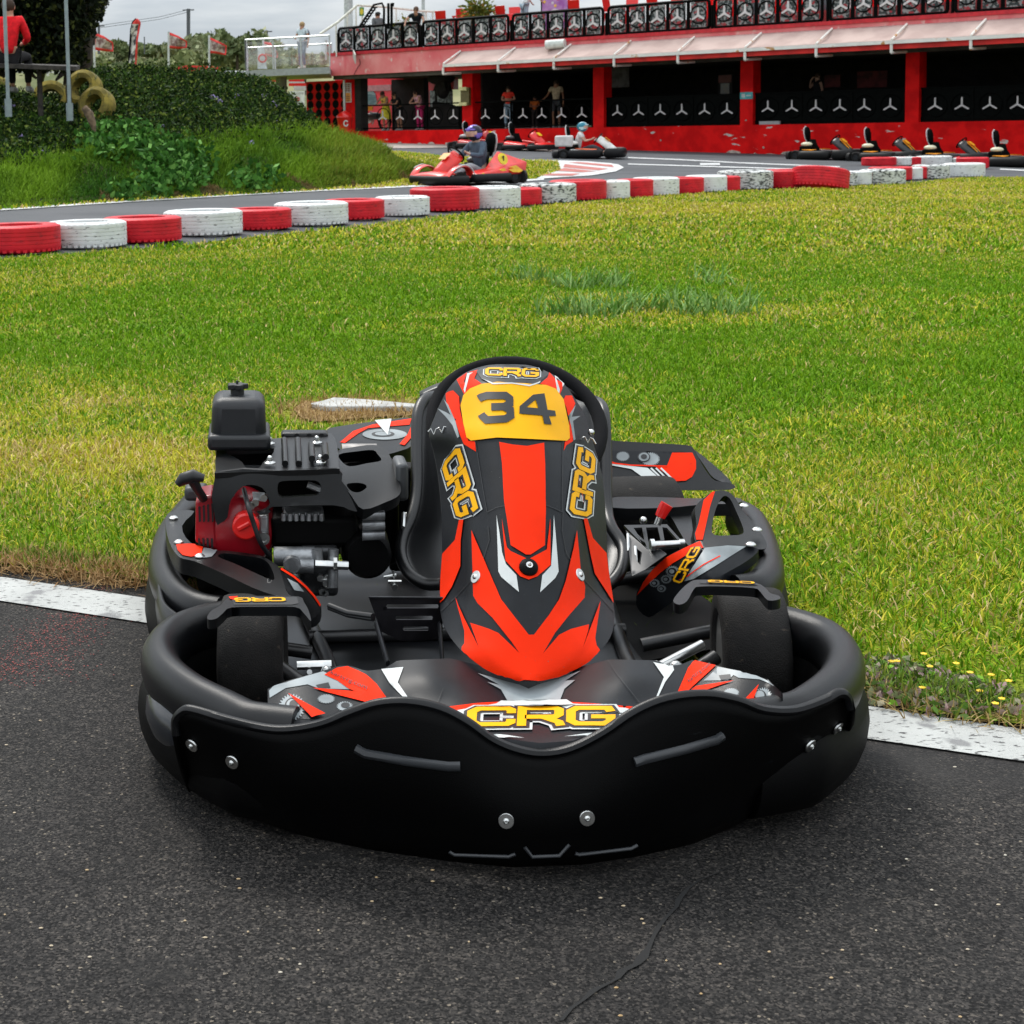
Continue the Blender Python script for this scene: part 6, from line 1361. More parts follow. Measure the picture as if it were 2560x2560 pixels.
for x in (1015,1090,1165): q=MB(); q.tube([P('a',x,490,3.86),P('a',x+4,518,3.78)+Vector((0,0,.004))],.007,8); q.build('rib',M_blk,gt)
rbox('a',925,490,1210,530,3.78,.05,'guard_back',M_blk,bev=.01)
for x,y,Y in [(855,555,3.70),(1140,550,3.70),(857,672,3.50),(1160,667,3.50)]: 
    p=P('a',x,y,Y)+Vector((0,0,.0)); washer(p,Vector((0,0,1)),.013,parent=gt,head=.5); q=MB(); q.cyl(p,p+Vector((0,0,.010)),.007,seg=6); q.ball(p+Vector((0,0,.012)),.006,8,6); q.build('nut',M_chrome,gt)
plate('guard_front','a',[(530,728,3.46),(900,716,3.46),(1262,700,3.46),(1290,780,3.45),(1345,850,3.44),(1400,960,3.42),(1330,950,3.43),(1240,925,3.44),(870,935,3.44),(862,965,3.44),(800,985,3.44),(700,900,3.44),(640,870,3.44),(612,925,3.44),(600,1000,3.44),(560,1032,3.44),(528,1020,3.44)],3.45,.012,M_blk,parent=EN,mode='Y',vec=(0,.014,0),holes=[[(905,800),(930,780),(1030,775),(1130,776),(1162,800),(1165,840),(1140,865),(1030,872),(930,878),(905,850)],[(640,868),(690,815),(745,802),(810,820),(848,880),(852,930),(800,965),(740,960),(690,900)]],bevel=.006,smooth_=2)
plate('exhaust_guard','a',[(1262,600,3.66),(1350,575,3.68),(1480,560,3.70),(1555,585,3.68),(1600,670,3.60),(1640,780,3.52),(1640,860,3.46),(1560,905,3.43),(1420,950,3.41),(1350,870,3.43),(1290,780,3.46),(1272,690,3.52)],3.5,.04,M_blk,parent=EN,mode='Y',vec=(0,.03,-.03),holes=[[(1275,618),(1380,600),(1480,592),(1510,620),(1528,655),(1440,672),(1340,690),(1290,660)],[(1320,800),(1370,790),(1420,795),(1442,815),(1400,845),(1350,840)]],bevel=.014)
q=MB(); q.tube([P('a',1290,640,3.75),P('a',1500,640,3.75)],.035,14); q.build('exhaust_pipe',mat('heat_metal',(.38,.36,.34),.4,.9,var=.3,vscale=20),EN)
rbox('a',1618,675,1695,905,3.52,.1,'muffler_end',mat('grey_rough_metal',(.11,.115,.12),.5,.6),bev=.01)
rbox('a',600,745,1300,1190,3.58,.12,'engine_shade_fill',M_blk2,bev=.01); rbox('a',1290,680,1640,1300,3.66,.1,'rear_shade_fill',M_blk2,bev=.02); rbox('a',1580,700,1800,1330,3.95,.08,'seat_gap_shade_fill',M_blk2,bev=.01)  # added dark boxes standing in for shade behind the guards and beside the seat
rbox('a',535,575,940,735,3.80,.05,'guard_shade_fill',M_blk2,bev=.01)  # added dark box imitating the shade between tank base and guard
# red recoil housing
rh=MB(); rh.prism([P('a',x,y,3.47) for x,y in [(408,905),(440,875),(515,862),(525,1000),(540,1196),(470,1175),(405,1150)]],(0,.11,0)); ro=rh.build('recoil_cover',M_eng,EN,bevel=.006)
q=MB()
for k in range(4): q=MB(); q.prism([P('a',425+k*26,935-k*6,3.467),P('a',436+k*26,932-k*6,3.467),P('a',440+k*26,1022,3.467),P('a',428+k*26,1028,3.467)],(0,.004,0)); q.build('vent_slot',M_blkst,ro); q=MB(); q.prism([P('a',422+k*26,1125,3.467),P('a',434+k*26,1128,3.467),P('a',436+k*26,1168+k*6,3.467),P('a',424+k*26,1160+k*6,3.467)],(0,.004,0)); q.build('vent_slot',M_blkst,ro)
q=MB(); q.lathe(P('a',662,1085,3.50),(0,-1,0),[(-.08,.088),(0,.084),(.018,.074),(.03,.045),(.034,0.001)],36); q.build('fan_housing',M_eng,EN)
q=MB(); q.lathe(P('a',712,1048,3.44),(0,-1,0),[(-.02,.030),(.010,.030),(.014,.026),(.014,0.001)],24); q.tube([P('a',665,1072,3.42),P('a',735,1035,3.42)],.006,6,flat=(1,.6)); q.build('oil_cap',M_brred,EN,bevel=.001)
rbox('a',790,985,850,1165,3.46,.1,'crankcase_edge',M_alu,bev=.006)
q=MB(); q.lathe(P('a',818,1122,3.455),(0,-1,0),[(0,.014),(.01,.014),(.01,.008),(.005,.008)],14); q.build('cable_eye',M_chrome,EN)
rbox('a',862,1000,1390,1182,3.48,.14,'air_box',M_blk2,bev=.012)
rbox('a',935,970,1185,1020,3.50,.1,'cylinder_head',M_alu,bev=.006)
q=MB(); 
for k in range(7): q.tube([P('a',940+k*38,975,3.47),P('a',940+k*38,1018,3.47)],.006,6)
q.tube([P('a',1085,800,3.47),P('a',1170,835,3.47)],.008,6); q.build('cooling_fins',M_alu,EN)
q=MB(); q.lathe(P('a',1450,1235,3.46),(0,-1,0),[(-.12,.055),(-.01,.053),(.0,.045),(.0,.001)],28); q.build('clutch_cover',M_blk2,EN)
for k in range(3): q=MB(); q.tube([P('a',1415,990+k*60,3.44),P('a',1550,985+k*60,3.44)],.011,8); q.build('muffler_louvre',M_alu,EN)
q=MB(); q.tube([P('a',880,1235,3.44),P('a',1125,1235,3.44)],.022,14); q.tube([P('a',960,1290,3.42),P('a',1120,1290,3.42)],.018,12); q.lathe(P('a',990,1280,3.41),(0,-1,0),[(0,.020),(.014,.018),(.014,.001)],16); q.tube([P('a',1140,1190,3.42),P('a',1150,1300,3.42)],.012,10); q.tube([P('a',1240,1190,3.43),P('a',1235,1420,3.42)],.012,10); q.build('carburettor',M_alu,EN)
q=MB(); q.tube([P('a',1130,1282,3.40),P('a',1330,1290,3.40)],.010,8); q.cyl(P('a',1240,1282,3.395),P('a',1262,1282,3.395),.015,seg=6); q.build('throttle_link',M_chrome,EN)
rbox('a',1040,1180,1270,1480,3.46,.14,'crankcase',mat('crankcase_metal',(.06,.062,.065),.45,.7,var=.4,vscale=30),bev=.01)
q=MB(); q.lathe(P('a',1213,1380,3.44),(0,-1,0),[(0,.0165),(.008,.0165),(.010,.0145),(.010,.001)],20); q.box(P('a',1213,1380,3.428),(.028,.003,.005)); q.build('drain_cap',M_chrome,EN)
for x,y in [(1160,1358),(1172,1440),(1190,1450)]: q=MB(); q.lathe(P('a',x,y,3.44),(0,-1,0),[(0,.008),(.012,.008),(.012,.001)],6); q.build('engine_bolt',M_chrome,EN)
for x,y in [(745,925),(770,905),(820,875)]: q=MB(); q.lathe(P('a',x,y,3.46),(0,-1,0),[(0,.009),(.012,.008),(.012,.001)],8); q.build('engine_bolt',M_chrome,EN)
q=MB(); q.prism([P('a',x,y,3.455) for x,y in [(750,845),(825,850),(830,905),(755,895)]],(0,.004,0)); q.build('bracket',M_alu,EN)
q=MB(); q.tube(catmull([P('a',*p) for p in [(700,830,3.50),(725,930,3.41),(760,1040,3.40),(800,1150,3.40),(850,1225,3.42)]],5),.0055,8); q.build('throttle_cable',M_blkst,EN)
q=MB(); q.tube([P('a',298,800,3.42),P('a',330,768,3.42),(P('a',395,748,3.42)),P('a',460,762,3.42)],[.008,.014,.015,.008],12); q.tube([P('a',390,770,3.42),P('a',420,830,3.43),P('a',455,885,3.46)],[.013,.010,.010],12); q.build('pull_handle',M_blkst,EN,smooth=60)
q=MB(); q.tube([P('a',1215,1530,3.15),P('a',1330,1575,3.1),P('a',1480,1595,3.02)],.006,8); q.tube([P('a',1215,1545,3.15),P('a',1330,1590,3.1),P('a',1480,1612,3.02)],.005,8); q.build('hose',M_blkst,K)
q=MB(); q.tube([P('a',1545,1360,3.35),P('a',1620,1345,3.35)],.003,6); q.tube([P('a',1600,1320,3.35),P('a',1608,1410,3.35)],.003,6); q.tube([P('a',1570,1388,3.33),P('a',1650,1388,3.33)],.004,6); q.lathe(P('a',1608,1415,3.33),(0,-1,0),[(0,.008),(.01,.007),(.01,.001)],8); q.build('linkage_clip',M_chrome,K); q=MB(); q.tube([P('a',1665,975,3.6),P('a',1660,1060,3.55)],.005,6); q.ball(P('a',1680,985,3.6),.007,8,6); q.build('seat_bracket',M_chrome,K)
rbox('a',340,820,480,905,3.62,.06,'pod_bracket',mat('grey_rough_metal2',(.06,.065,.07),.5,.3),par=K,bev=.01)
# ================================================================ PEOPLE
def skin_mesh(name, verts, edges, rad, m, parent, root=0, sub=1):
    me=bpy.data.meshes.new(name); me.from_pydata([tuple(v) for v in verts],edges,[]); o=bpy.data.objects.new(name,me); COL.objects.link(o)
    o.modifiers.new('k','SKIN'); sk=me.skin_vertices[0].data
    for i,r in enumerate(rad): sk[i].radius=(r,r) if not hasattr(r,'__len__') else r; sk[i].use_root=(i==root)
    s_=o.modifiers.new('s','SUBSURF'); s_.levels=sub; s_.render_levels=sub
    dg=bpy.context.evaluated_depsgraph_get(); dg.update(); me2=bpy.data.meshes.new_from_object(o.evaluated_get(dg)); bpy.data.objects.remove(o); bpy.data.meshes.remove(me)
    me2.name=name; me2.materials.clear(); me2.materials.append(m); me2.polygons.foreach_set('use_smooth',[True]*len(me2.polygons))
    o=bpy.data.objects.new(name,me2); COL.objects.link(o)
    if parent: o.parent=parent
    return o
STAND=dict(pelvis=(0,0,.94),waist=(0,0,1.08),chest=(0,0,1.30),neck=(0,.01,1.45),head=(0,-.01,1.56),top=(0,0,1.66),
 shL=(.18,0,1.40),shR=(-.18,0,1.40),elL=(.24,.02,1.12),elR=(-.24,.02,1.12),wrL=(.25,-.06,.88),wrR=(-.25,-.06,.88),haL=(.25,-.09,.80),haR=(-.25,-.09,.80),
 hipL=(.09,0,.90),hipR=(-.09,0,.90),knL=(.10,-.02,.49),knR=(-.10,-.02,.49),anL=(.10,.02,.09),anR=(-.10,.02,.09),toL=(.11,-.15,.03),toR=(-.11,-.15,.03))
def person(label, loc, yaw, pose={}, h=1.72, skin=(.45,.24,.16), shirt=(.5,.5,.5), legs=(.03,.04,.07), hair=(.05,.03,.02), shoes=(.4,.4,.4), shorts=False, sleeve='short', hairlong=False, group=None, dress=False, helmet=None, female=False, cap=None, hip_only=False):
    """one standing, leaning or seated figure; faces local -Y, feet at local z=0"""
    J={k:Vector(v) for k,v in {**STAND,**pose}.items()}; k=h/1.72
    for a in J: J[a]=J[a]*k
    if female:
        for a in('shL','shR'): J[a].x*=.88
    t=thing('person',label,'person',tuple(loc),group=group,rz=yaw if yaw!=0 else .0001)
    def cm(nm,c,r=.6): return mat('%s_%02d%02d%02d'%(nm,int(c[0]*99),int(c[1]*99),int(c[2]*99)),c,r,var=.15,vscale=14,spec=.25)
    ms=cm('skin',skin,.55)
    names=['pelvis','waist','chest','neck','head','top','shL','elL','wrL','haL','shR','elR','wrR','haR','hipL','knL','anL','toL','hipR','knR','anR','toR']
    V=[J[n] for n in names]; ix={n:i for i,n in enumerate(names)}
    E=[('pelvis','waist'),('waist','chest'),('chest','neck'),('neck','head'),('head','top'),('chest','shL'),('shL','elL'),('elL','wrL'),('wrL','haL'),('chest','shR'),('shR','elR'),('elR','wrR'),('wrR','haR'),('pelvis','hipL'),('hipL','knL'),('knL','anL'),('anL','toL'),('pelvis','hipR'),('hipR','knR'),('knR','anR'),('anR','toR')]
    R=dict(pelvis=.11,waist=.10,chest=.13,neck=.05,head=.095,top=.07,shL=.05,shR=.05,elL=.037,elR=.037,wrL=.025,wrR=.025,haL=.028,haR=.028,hipL=.085,hipR=.085,knL=.055,knR=.055,anL=.037,anR=.037,toL=.03,toR=.03)
    rad=[R[n]*k for n in names]; ed=[(ix[a],ix[b]) for a,b in E]
    for s in 'LR':   # five fingers on each hand
        b=J['ha'+s]; d=(J['ha'+s]-J['wr'+s]).normalized(); sd=d.cross(Vector((0,1,.2))).normalized()
        for q,(o_,ln_) in enumerate([(-.022,.055),(-.008,.065),(.008,.062),(.022,.05),(.035,.03)]):
            V.append(b+sd*o_*k+d*ln_*k*.7); rad.append(.009*k); ed.append((ix['ha'+s],len(V)-1))
    skin_mesh('body',V,ed,rad,ms,t)
    hd=J['head']; fd=Vector((0,-1,0))
    # face
    f=MB(); f.ball(hd+fd*(.098*k)+Vector((0,0,-.005)),(.014*k,.018*k,.022*k),8,6); f.ball(hd+Vector((.085*k,0,0)),(.012*k,.02*k,.03*k),6,5); f.ball(hd+Vector((-.085*k,0,0)),(.012*k,.02*k,.03*k),6,5); f.build('nose_and_ears',ms,t)
    f=MB(); f.ball(hd+fd*(.086*k)+Vector((.033*k,0,.018*k)),(.012*k,.008*k,.007*k),6,5); f.ball(hd+fd*(.086*k)+Vector((-.033*k,0,.018*k)),(.012*k,.008*k,.007*k),6,5); f.build('eyes',mat('eye_dark',(.02,.015,.01),.3),t)
    if helmet is None:
        f=MB(); f.ball(hd+Vector((0,.022*k,.03*k)),(.098*k,.105*k,.105*k),14,10); 
        if hairlong: f.tube([hd+Vector((0,.07,.02))*k,hd+Vector((0,.10,-.12))*k,hd+Vector((0,.09,-.30))*k],[.09*k,.08*k,.05*k],10,flat=(.7,1.1))
        f.build('hair',cm('hair',hair,.7),t)
        if cap is not None:
            f=MB(); f.ball(hd+Vector((0,.005,.06))*k,(.104*k,.11*k,.07*k),14,8); f.ball(hd+Vector((0,-.12,.045))*k,(.07*k,.08*k,.012*k),12,6); f.build('cap',cm('cap',cap,.6),t)
    else:
        f=MB(); f.ball(hd+Vector((0,0,.02))*k,(.145*k,.165*k,.15*k),20,14); 
        for i,fc in enumerate(f.f):
            c=sum((f.v[q] for q in fc),Vector())/4-hd; 
            if c.y<-.07*k and -.03*k<c.z<.055*k: f.m[i]=2
            elif (c.z>.03*k and abs(c.x)<.05*k and c.y<.05*k) or (abs(c.x)>.11*k and c.z<.03*k): f.m[i]=1
        he=f.build('helmet',[cm('helmet',helmet[0],.25),cm('helmet2',helmet[1],.25),cm('skin',skin,.5)],t,smooth=60)
        f=MB(); f.tube([hd+Vector((x*.13*k,-(1-abs(x)**2)*.09*k-.09*k,.085*k)) for x in (-1,-.6,-.2,.2,.6,1)],.014*k,6,flat=(1,.5)); f.build('visor',cm('helmet2',helmet[1],.25),he)
    # clothes
    n2=['pelvis','waist','chest','neckb','shL','slL','shR','slR']; fr_={'short':.55,'long':1.9,'none':.05}[sleeve]
    def arm(s): 
        a=J['sh'+s];b=J['el'+s];c=J['wr'+s]
        return a.lerp(b,fr_) if fr_<=1 else b
    VV=[J['pelvis'].lerp(J['waist'],-.05),J['waist'],J['chest'],J['chest'].lerp(J['neck'],.82),J['shL'],arm('L'),J['shR'],arm('R')]; rr=[.135,.125,.152,.082,.072,.058,.072,.058]; ee=[(0,1),(1,2),(2,3),(2,4),(4,5),(2,6),(6,7)]
    if fr_>1:
        for s,i in(('L',5),('R',7)): VV.append(J['wr'+s]); rr.append(.038); ee.append((i,len(VV)-1))
    skin_mesh('shirt',VV,ee,[r*k for r in rr],cm('cloth',shirt,.85),t,root=2)
    if dress:
        f=MB(); p0=J['pelvis']; f.lathe(p0+Vector((0,0,.10*k)),(0,0,-1),[(0,.13*k),(.12*k,.17*k),(.35*k,.21*k),(.55*k,.23*k)],16); f.build('skirt',cm('cloth',legs,.85),t)
    else:
        VV=[J['pelvis']]; rr=[.125]; ee=[]
        for s in 'LR':
            VV.append(J['hip'+s]); rr.append(.10); ee.append((0,len(VV)-1)); kn=J['kn'+s]
            if shorts: VV.append(J['hip'+s].lerp(kn,.85)); rr.append(.082); ee.append((len(VV)-2,len(VV)-1))
            else:
                VV.append(kn); rr.append(.07); ee.append((len(VV)-2,len(VV)-1)); VV.append(kn.lerp(J['an'+s],.92)); rr.append(.056); ee.append((len(VV)-2,len(VV)-1))
        skin_mesh('shorts' if shorts else 'trousers',VV,ee,[r*k for r in rr],cm('cloth',legs,.85),t)
    for s in 'LR':
        f=MB(); a=J['an'+s]; b=J['to'+s]; f.tube([a+(a-b)*.25+Vector((0,0,-.045*k)),a+Vector((0,0,-.03*k)),b.lerp(a,.35)+Vector((0,0,-.005)),b],[.035*k,.05*k,.045*k,.03*k],10); f.build('shoe',cm('shoe',shoes,.6),t)
    return t
face_cam=math.atan2(-FN.x, FN.y)  # local -Y looks along FN when yaw rotates (0,-1) to FN
YF=math.atan2(FN.x,-FN.y)         # yaw so that local -Y points along FN
LEAN=dict(waist=(0,-.04,1.08),chest=(0,-.16,1.26),neck=(0,-.26,1.38),head=(0,-.30,1.49),top=(0,-.31,1.59),shL=(.17,-.18,1.35),shR=(-.17,-.18,1.35),elL=(.24,-.36,1.12),elR=(-.24,-.36,1.12),wrL=(.08,-.50,1.10),wrR=(-.08,-.50,1.08),haL=(.0,-.52,1.10),haR=(.0,-.52,1.07))
def fpos(x,y,d): s_,_=fac(x,y,d); return s_
zfl=zl-.02
def inbay(x,d,**kw):
    s_=fpos(x,290,d); p=W(s_,d,zfl); return person(loc=p,**kw)
GP='people in and around the pit building'
inbay(965,-.75,label='person in a yellow patterned dress leaning on the railing of the first bay',yaw=YF+.2,pose=LEAN,h=1.66,shirt=(.75,.50,.12),legs=(.70,.62,.05),dress=True,hair=(.06,.03,.02),hairlong=True,female=True,sleeve='none',group=GP)
inbay(999,-.75,label='person in a black t-shirt leaning on the railing beside the yellow dress',yaw=YF-.2,pose=LEAN,h=1.62,shirt=(.012,.012,.013),legs=(.02,.02,.022),shorts=True,skin=(.40,.20,.12),hair=(.02,.015,.01),group=GP)
inbay(1050,-.75,label='long-haired person in a pink and white top and magenta trousers in the first bay',yaw=YF,pose=LEAN,h=1.66,shirt=(.65,.35,.40),legs=(.45,.02,.12),hair=(.03,.015,.01),hairlong=True,female=True,sleeve='none',group=GP)
ARMX=dict(elL=(.26,-.02,1.15),elR=(-.26,-.02,1.15),wrL=(-.02,-.18,1.18),wrR=(.02,-.18,1.12),haL=(-.10,-.17,1.19),haR=(.10,-.17,1.12))
inbay(1271,-.8,label='person in a red top and pale blue jeans with folded arms in the second bay',yaw=YF+.6,pose=ARMX,h=1.62,shirt=(.80,.05,.03),legs=(.30,.42,.52),hair=(.02,.015,.01),female=True,hairlong=True,group=GP)
inbay(1337,-1.6,label='child in an orange top standing beside the beige-shirted person',yaw=YF+.3,pose=ARMX,h=1.22,shirt=(.50,.12,.02),legs=(.04,.03,.03),skin=(.30,.12,.07),hair=(.02,.015,.01),group=GP)
inbay(1391,-1.4,label='person in a beige shirt and dark shorts reaching out in the second bay',yaw=YF+.5,pose=dict(elR=(-.30,-.12,1.15),wrR=(-.42,-.28,1.02),haR=(-.48,-.33,.98)),h=1.78,shirt=(.50,.42,.28),legs=(.05,.055,.06),shorts=True,skin=(.30,.15,.09),hair=(.03,.02,.015),group=GP)
inbay(2043,-2.0,label='person in a black sleeveless top raising one hand to the head in the fourth bay',yaw=YF-.5,pose=dict(elR=(-.30,-.10,1.20),wrR=(-.14,-.16,1.46),haR=(-.09,-.12,1.54),knL=(.05,-.22,.52),anL=(.02,-.02,.16),toL=(.02,-.18,.12)),h=1.66,shirt=(.010,.010,.012),legs=(.012,.012,.014),shorts=True,female=True,sleeve='none',skin=(.42,.25,.18),group=GP)
# terrace
def onter(x,d,**kw): s_=fpos(x,60,d); return person(loc=W(s_,d,zpt+(.42 if x>1200 else -.2)),**kw)
LEANR=dict(waist=(0,-.06,1.06),chest=(0,-.24,1.26),neck=(0,-.34,1.40),head=(.02,-.36,1.52),top=(.02,-.36,1.62),shL=(.18,-.26,1.37),shR=(-.18,-.26,1.37),elL=(.30,-.42,1.18),elR=(-.34,-.40,1.18),wrL=(.30,-.56,1.02),wrR=(-.34,-.56,1.02),haL=(.30,-.62,.98),haR=(-.34,-.62,.98))
onter(1044,-.05,label='person in a black and yellow polo shirt leaning over the terrace railing',yaw=YF+.5,pose=LEANR,h=1.84,shirt=(.010,.016,.02),legs=(.015,.017,.02),hair=(.10,.06,.04),group=GP)
onter(944,-.3,label='person in a dark cap and grey hooded top looking at a phone on the terrace',yaw=YF+1.25,pose=dict(elL=(.22,-.06,1.14),wrL=(.08,-.30,1.16),haL=(.05,-.37,1.19),elR=(-.22,-.06,1.14),wrR=(-.06,-.30,1.15),haR=(-.02,-.37,1.18),head=(0,-.03,1.55)),h=1.78,shirt=(.13,.14,.145),legs=(.35,.36,.34),hair=(.05,.03,.02),cap=(.01,.015,.015),sleeve='long',group=GP)
onter(1311,-.5,label='person in a white t-shirt sitting behind the terrace railing',yaw=YF+pi*.9,pose=LEANR,h=1.70,shirt=(.75,.76,.77),legs=(.30,.38,.45),hair=(.05,.04,.03),group=GP)
# on the footbridge
pf0=atY(757,164,63.5); pb=Vector((pf0.x,pf0.y,zt_))
pr_=person(label='person with a pale shirt, dark backpack and checked trousers walking on the footbridge',loc=pb,yaw=-.5,pose=dict(elR=(-.22,-.04,1.14),wrR=(-.14,-.26,1.08),haR=(-.12,-.32,1.08),knL=(.10,-.14,.52),anL=(.10,-.04,.12),toL=(.11,-.20,.05)),h=1.90,shirt=(.50,.58,.62),legs=(.20,.22,.26),hair=(.35,.24,.12),shoes=(.5,.45,.4),female=True,group=GP)
q=MB(); q.ball(Vector((.10,.17,1.36)),(.15,.10,.22),12,8); o=q.build('backpack',mat('backpack_navy',(.02,.02,.05),.6),origin=Vector((0,0,0))); o.location=pb; o.rotation_euler=(0,0,-.5); tag(o,'dark backpack carried by the person on the footbridge','backpack')
# seated at the far left, seen from the back
SIT=dict(pelvis=(0,0,.10),waist=(0,-.01,.26),chest=(0,-.03,.50),neck=(0,-.04,.66),head=(0,-.08,.78),top=(0,-.08,.88),shL=(.19,-.03,.60),shR=(-.19,-.03,.60),elL=(.25,-.14,.34),elR=(-.25,-.14,.34),wrL=(.12,-.34,.28),wrR=(-.12,-.34,.28),haL=(.06,-.40,.27),haR=(-.06,-.40,.27),hipL=(.10,-.06,.08),hipR=(-.10,-.06,.08),knL=(.13,-.46,.10),knR=(-.13,-.46,.10),anL=(.12,-.46,-.34),anR=(-.12,-.46,-.34),toL=(.12,-.62,-.40),toR=(-.12,-.62,-.40))
ps_=atY(22,156,28.9)
person(label='person in a bright red hooded top sitting with the back to the camera',loc=ps_,yaw=pi-.2,pose=SIT,h=2.15,shirt=(.75,.012,.02),legs=(.02,.02,.02),hair=(.05,.025,.015),sleeve='long')
q=MB(); q.ball(ps_+Vector((.20,-.16,1.22))*.75+ps_*.0,(.01,.01,.01),6,4)
# ================================================================ SMALL KARTS
def kart_parts(t, bc, nc, dc, sc_, headrest, red=False):
    """a rental kart about 1.9 m long, local +X forward, built at local origin"""
    mB=mat('kbody%s'%(bc,),bc,.35,var=.1,coat=.2,spec=.5); mN=mat('kaccent%s'%(nc,),nc,.35,var=.1); mD=mat('kskirt%s'%(dc,),dc,.5,var=.2,spec=.25); mW=mat('kwhite%s'%(sc_,),sc_,.4,var=.08)
    def B(mb,n,m,par=t,**k): 
        o=mb.build(n,m,None,origin=Vector((0,0,0)),**k); o.parent=par; return o
    q=MB(); 
    pth=[(.55,.62),(.80,.62),(.98,.45),(1.03,.2),(1.03,-.2),(.98,-.45),(.80,-.62),(.55,-.62)]; q.tube(catmull([Vector((x,y,.12 if red else .15)) for x,y in pth],4),.07 if red else .125,10,flat=(1.1,.6),refup=Vector((0,0,1))); B(q,'front_bumper',mD)
    q=MB(); q.tube(catmull([Vector((x,y,.13)) for x,y in [(-.75,-.62),(-.88,-.5),(-.92,0),(-.88,.5),(-.75,.62)]],4),.11,10,flat=(1.1,.6),refup=Vector((0,0,1))); B(q,'rear_bumper',mD)
    for s in (-1,1):
        q=MB(); q.tube(catmull([Vector((x,y*s,z)) for x,y,z in [(-.42,.56,.14),(-.40,.66,.14),(0,.70,.14),(.34,.68,.14),(.40,.56,.14)]],4),.068 if red else .105,10,flat=(1.1,.6),refup=Vector((0,0,1))); B(q,'side_bumper',mD)
        q=MB(); q.hexa([Vector((-.42,.36*s,.14)),Vector((.44,.36*s,.14)),Vector((.40,.68*s,.14)),Vector((-.40,.68*s,.14))],[Vector((-.46,.36*s,.36 if red else .28)),Vector((.38,.38*s,.25)),Vector((.34,.62*s,.22)),Vector((-.42,.62*s,.30 if red else .26))]); B(q,'side_pod',mB,bevel=.03)
    q=MB(); q.grid([[Vector((x,y,z+.05*(1-(y/.5)**2))) for y in np.linspace(-w_,w_,9)] for x,w_,z in [(1.02,.40,.12),(.97,.46,.18),(.86,.50,.215),(.74,.50,.22),(.62,.40,.21)]]); B(q,'nose_panel',mB,solid=.01)
    q=MB(); q.grid([[Vector((x-.16*abs(y/w_)**2,y,z-.12*abs(y/w_)**2)) for y in np.linspace(-w_,w_,9)] for x,w_,z in [(.88,.15,.24),(.76,.19,.34),(.62,.20,.46),(.48,.18,.57),(.40,.14,.62),(.36,.08,.63)]]); fo_=B(q,'steering_fairing',mB,solid=.03)
    q=MB(); q.grid([[Vector((x+.014,y,z+.012)) for y in np.linspace(-w_,w_,5)] for x,w_,z in [(.625,.09,.475),(.49,.095,.58)]]); B(q,'number_plate',mN,par=fo_)
    c=Vector((.30,0,.56)); ax=Vector((-.75,0,.65)).normalized(); u=Vector((0,1,0)); v=ax.cross(u)
    q=MB(); q.tube([c+u*(.17*cos(2*pi*k/28))+v*(.17*sin(2*pi*k/28)) for k in range(28)],.016,7,closed=True)
    for a in (0,2.1,4.2): q.tube([c,c+u*(.16*cos(a))+v*(.16*sin(a))],.010,5)
    q.tube([c,Vector((.55,0,.15))],.014,6); B(q,'steering_wheel',M_iron)
    q=MB(); rs2=[]
    for (x,z,w_) in [(.12,.10,.17),(-.05,.09,.20),(-.25,.10,.20),(-.36,.22,.20),(-.42,.42,.18),(-.46,.58,.15)]: rs2.append([Vector((x-.0+.10*abs(y/w_)**3*(1 if z>.15 else 0),y,z+.10*abs(y/w_)**3*(1 if z<.3 else 0))) for y in np.linspace(-w_,w_,9)])
    q.grid(rs2); B(q,'seat',M_iron,solid=.012)
    q=MB(); q.hexa([Vector((-.60,-.42,.12)),Vector((-.20,-.42,.12)),Vector((-.20,-.18,.12)),Vector((-.60,-.18,.12))],[Vector((-.58,-.40,.40)),Vector((-.22,-.40,.40)),Vector((-.22,-.20,.40)),Vector((-.58,-.20,.40))]); B(q,'engine',M_iron,bevel=.03)
    q=MB(); q.ball(Vector((-.40,-.30,.44)),(.17,.11,.07),14,8); B(q,'fuel_tank',mW)
    if headrest:
        q=MB(); q.tube([Vector((-.52,-.07,.15)),Vector((-.53,-.07,.6))],.018,6); q.tube([Vector((-.52,.07,.15)),Vector((-.53,.07,.6))],.018,6); B(q,'headrest_post',M_steel)
        q=MB(); q.tube([Vector((-.50,0,.50)),Vector((-.51,0,.60)),Vector((-.53,0,.78)),Vector((-.55,0,.90)),Vector((-.55,0,.94))],[.05,.12,.14,.11,.04],14,flat=(.42,1)); hr=B(q,'headrest',M_iron)
        q=MB(); q.tube([Vector((-.55,0,.52)),Vector((-.57,0,.62)),Vector((-.59,0,.78)),Vector((-.60,0,.90)),Vector((-.59,0,.96))],[.05,.11,.13,.10,.03],14,flat=(.22,1)); B(q,'headrest_back',M_starw,par=hr)
    for (x,y,r_,w_) in [(.62,.50,.13,.13),(.62,-.50,.13,.13),(-.62,.50,.14,.2),(-.62,-.50,.14,.2)]:
        e=bpy.data.objects.new('wheel',None); COL.objects.link(e); e.parent=t; e.location=(x,y,r_)
        q=MB(); q.lathe((0,0,0),(0,1,0),[(-w_*.45,r_*.55),(-w_*.5,r_*.85),(-w_*.4,r_),(w_*.4,r_),(w_*.5,r_*.85),(w_*.45,r_*.55)],24,closed=True); B(q,'tyre',M_rubber,par=e)
        q=MB(); q.lathe((0,0,0),(0,1,0),[(-w_*.4,r_*.58),(-w_*.2,r_*.3),(-.01,.001),(.01,.001),(w_*.2,r_*.3),(w_*.4,r_*.58)],16); B(q,'rim',M_dkmetal,par=e)
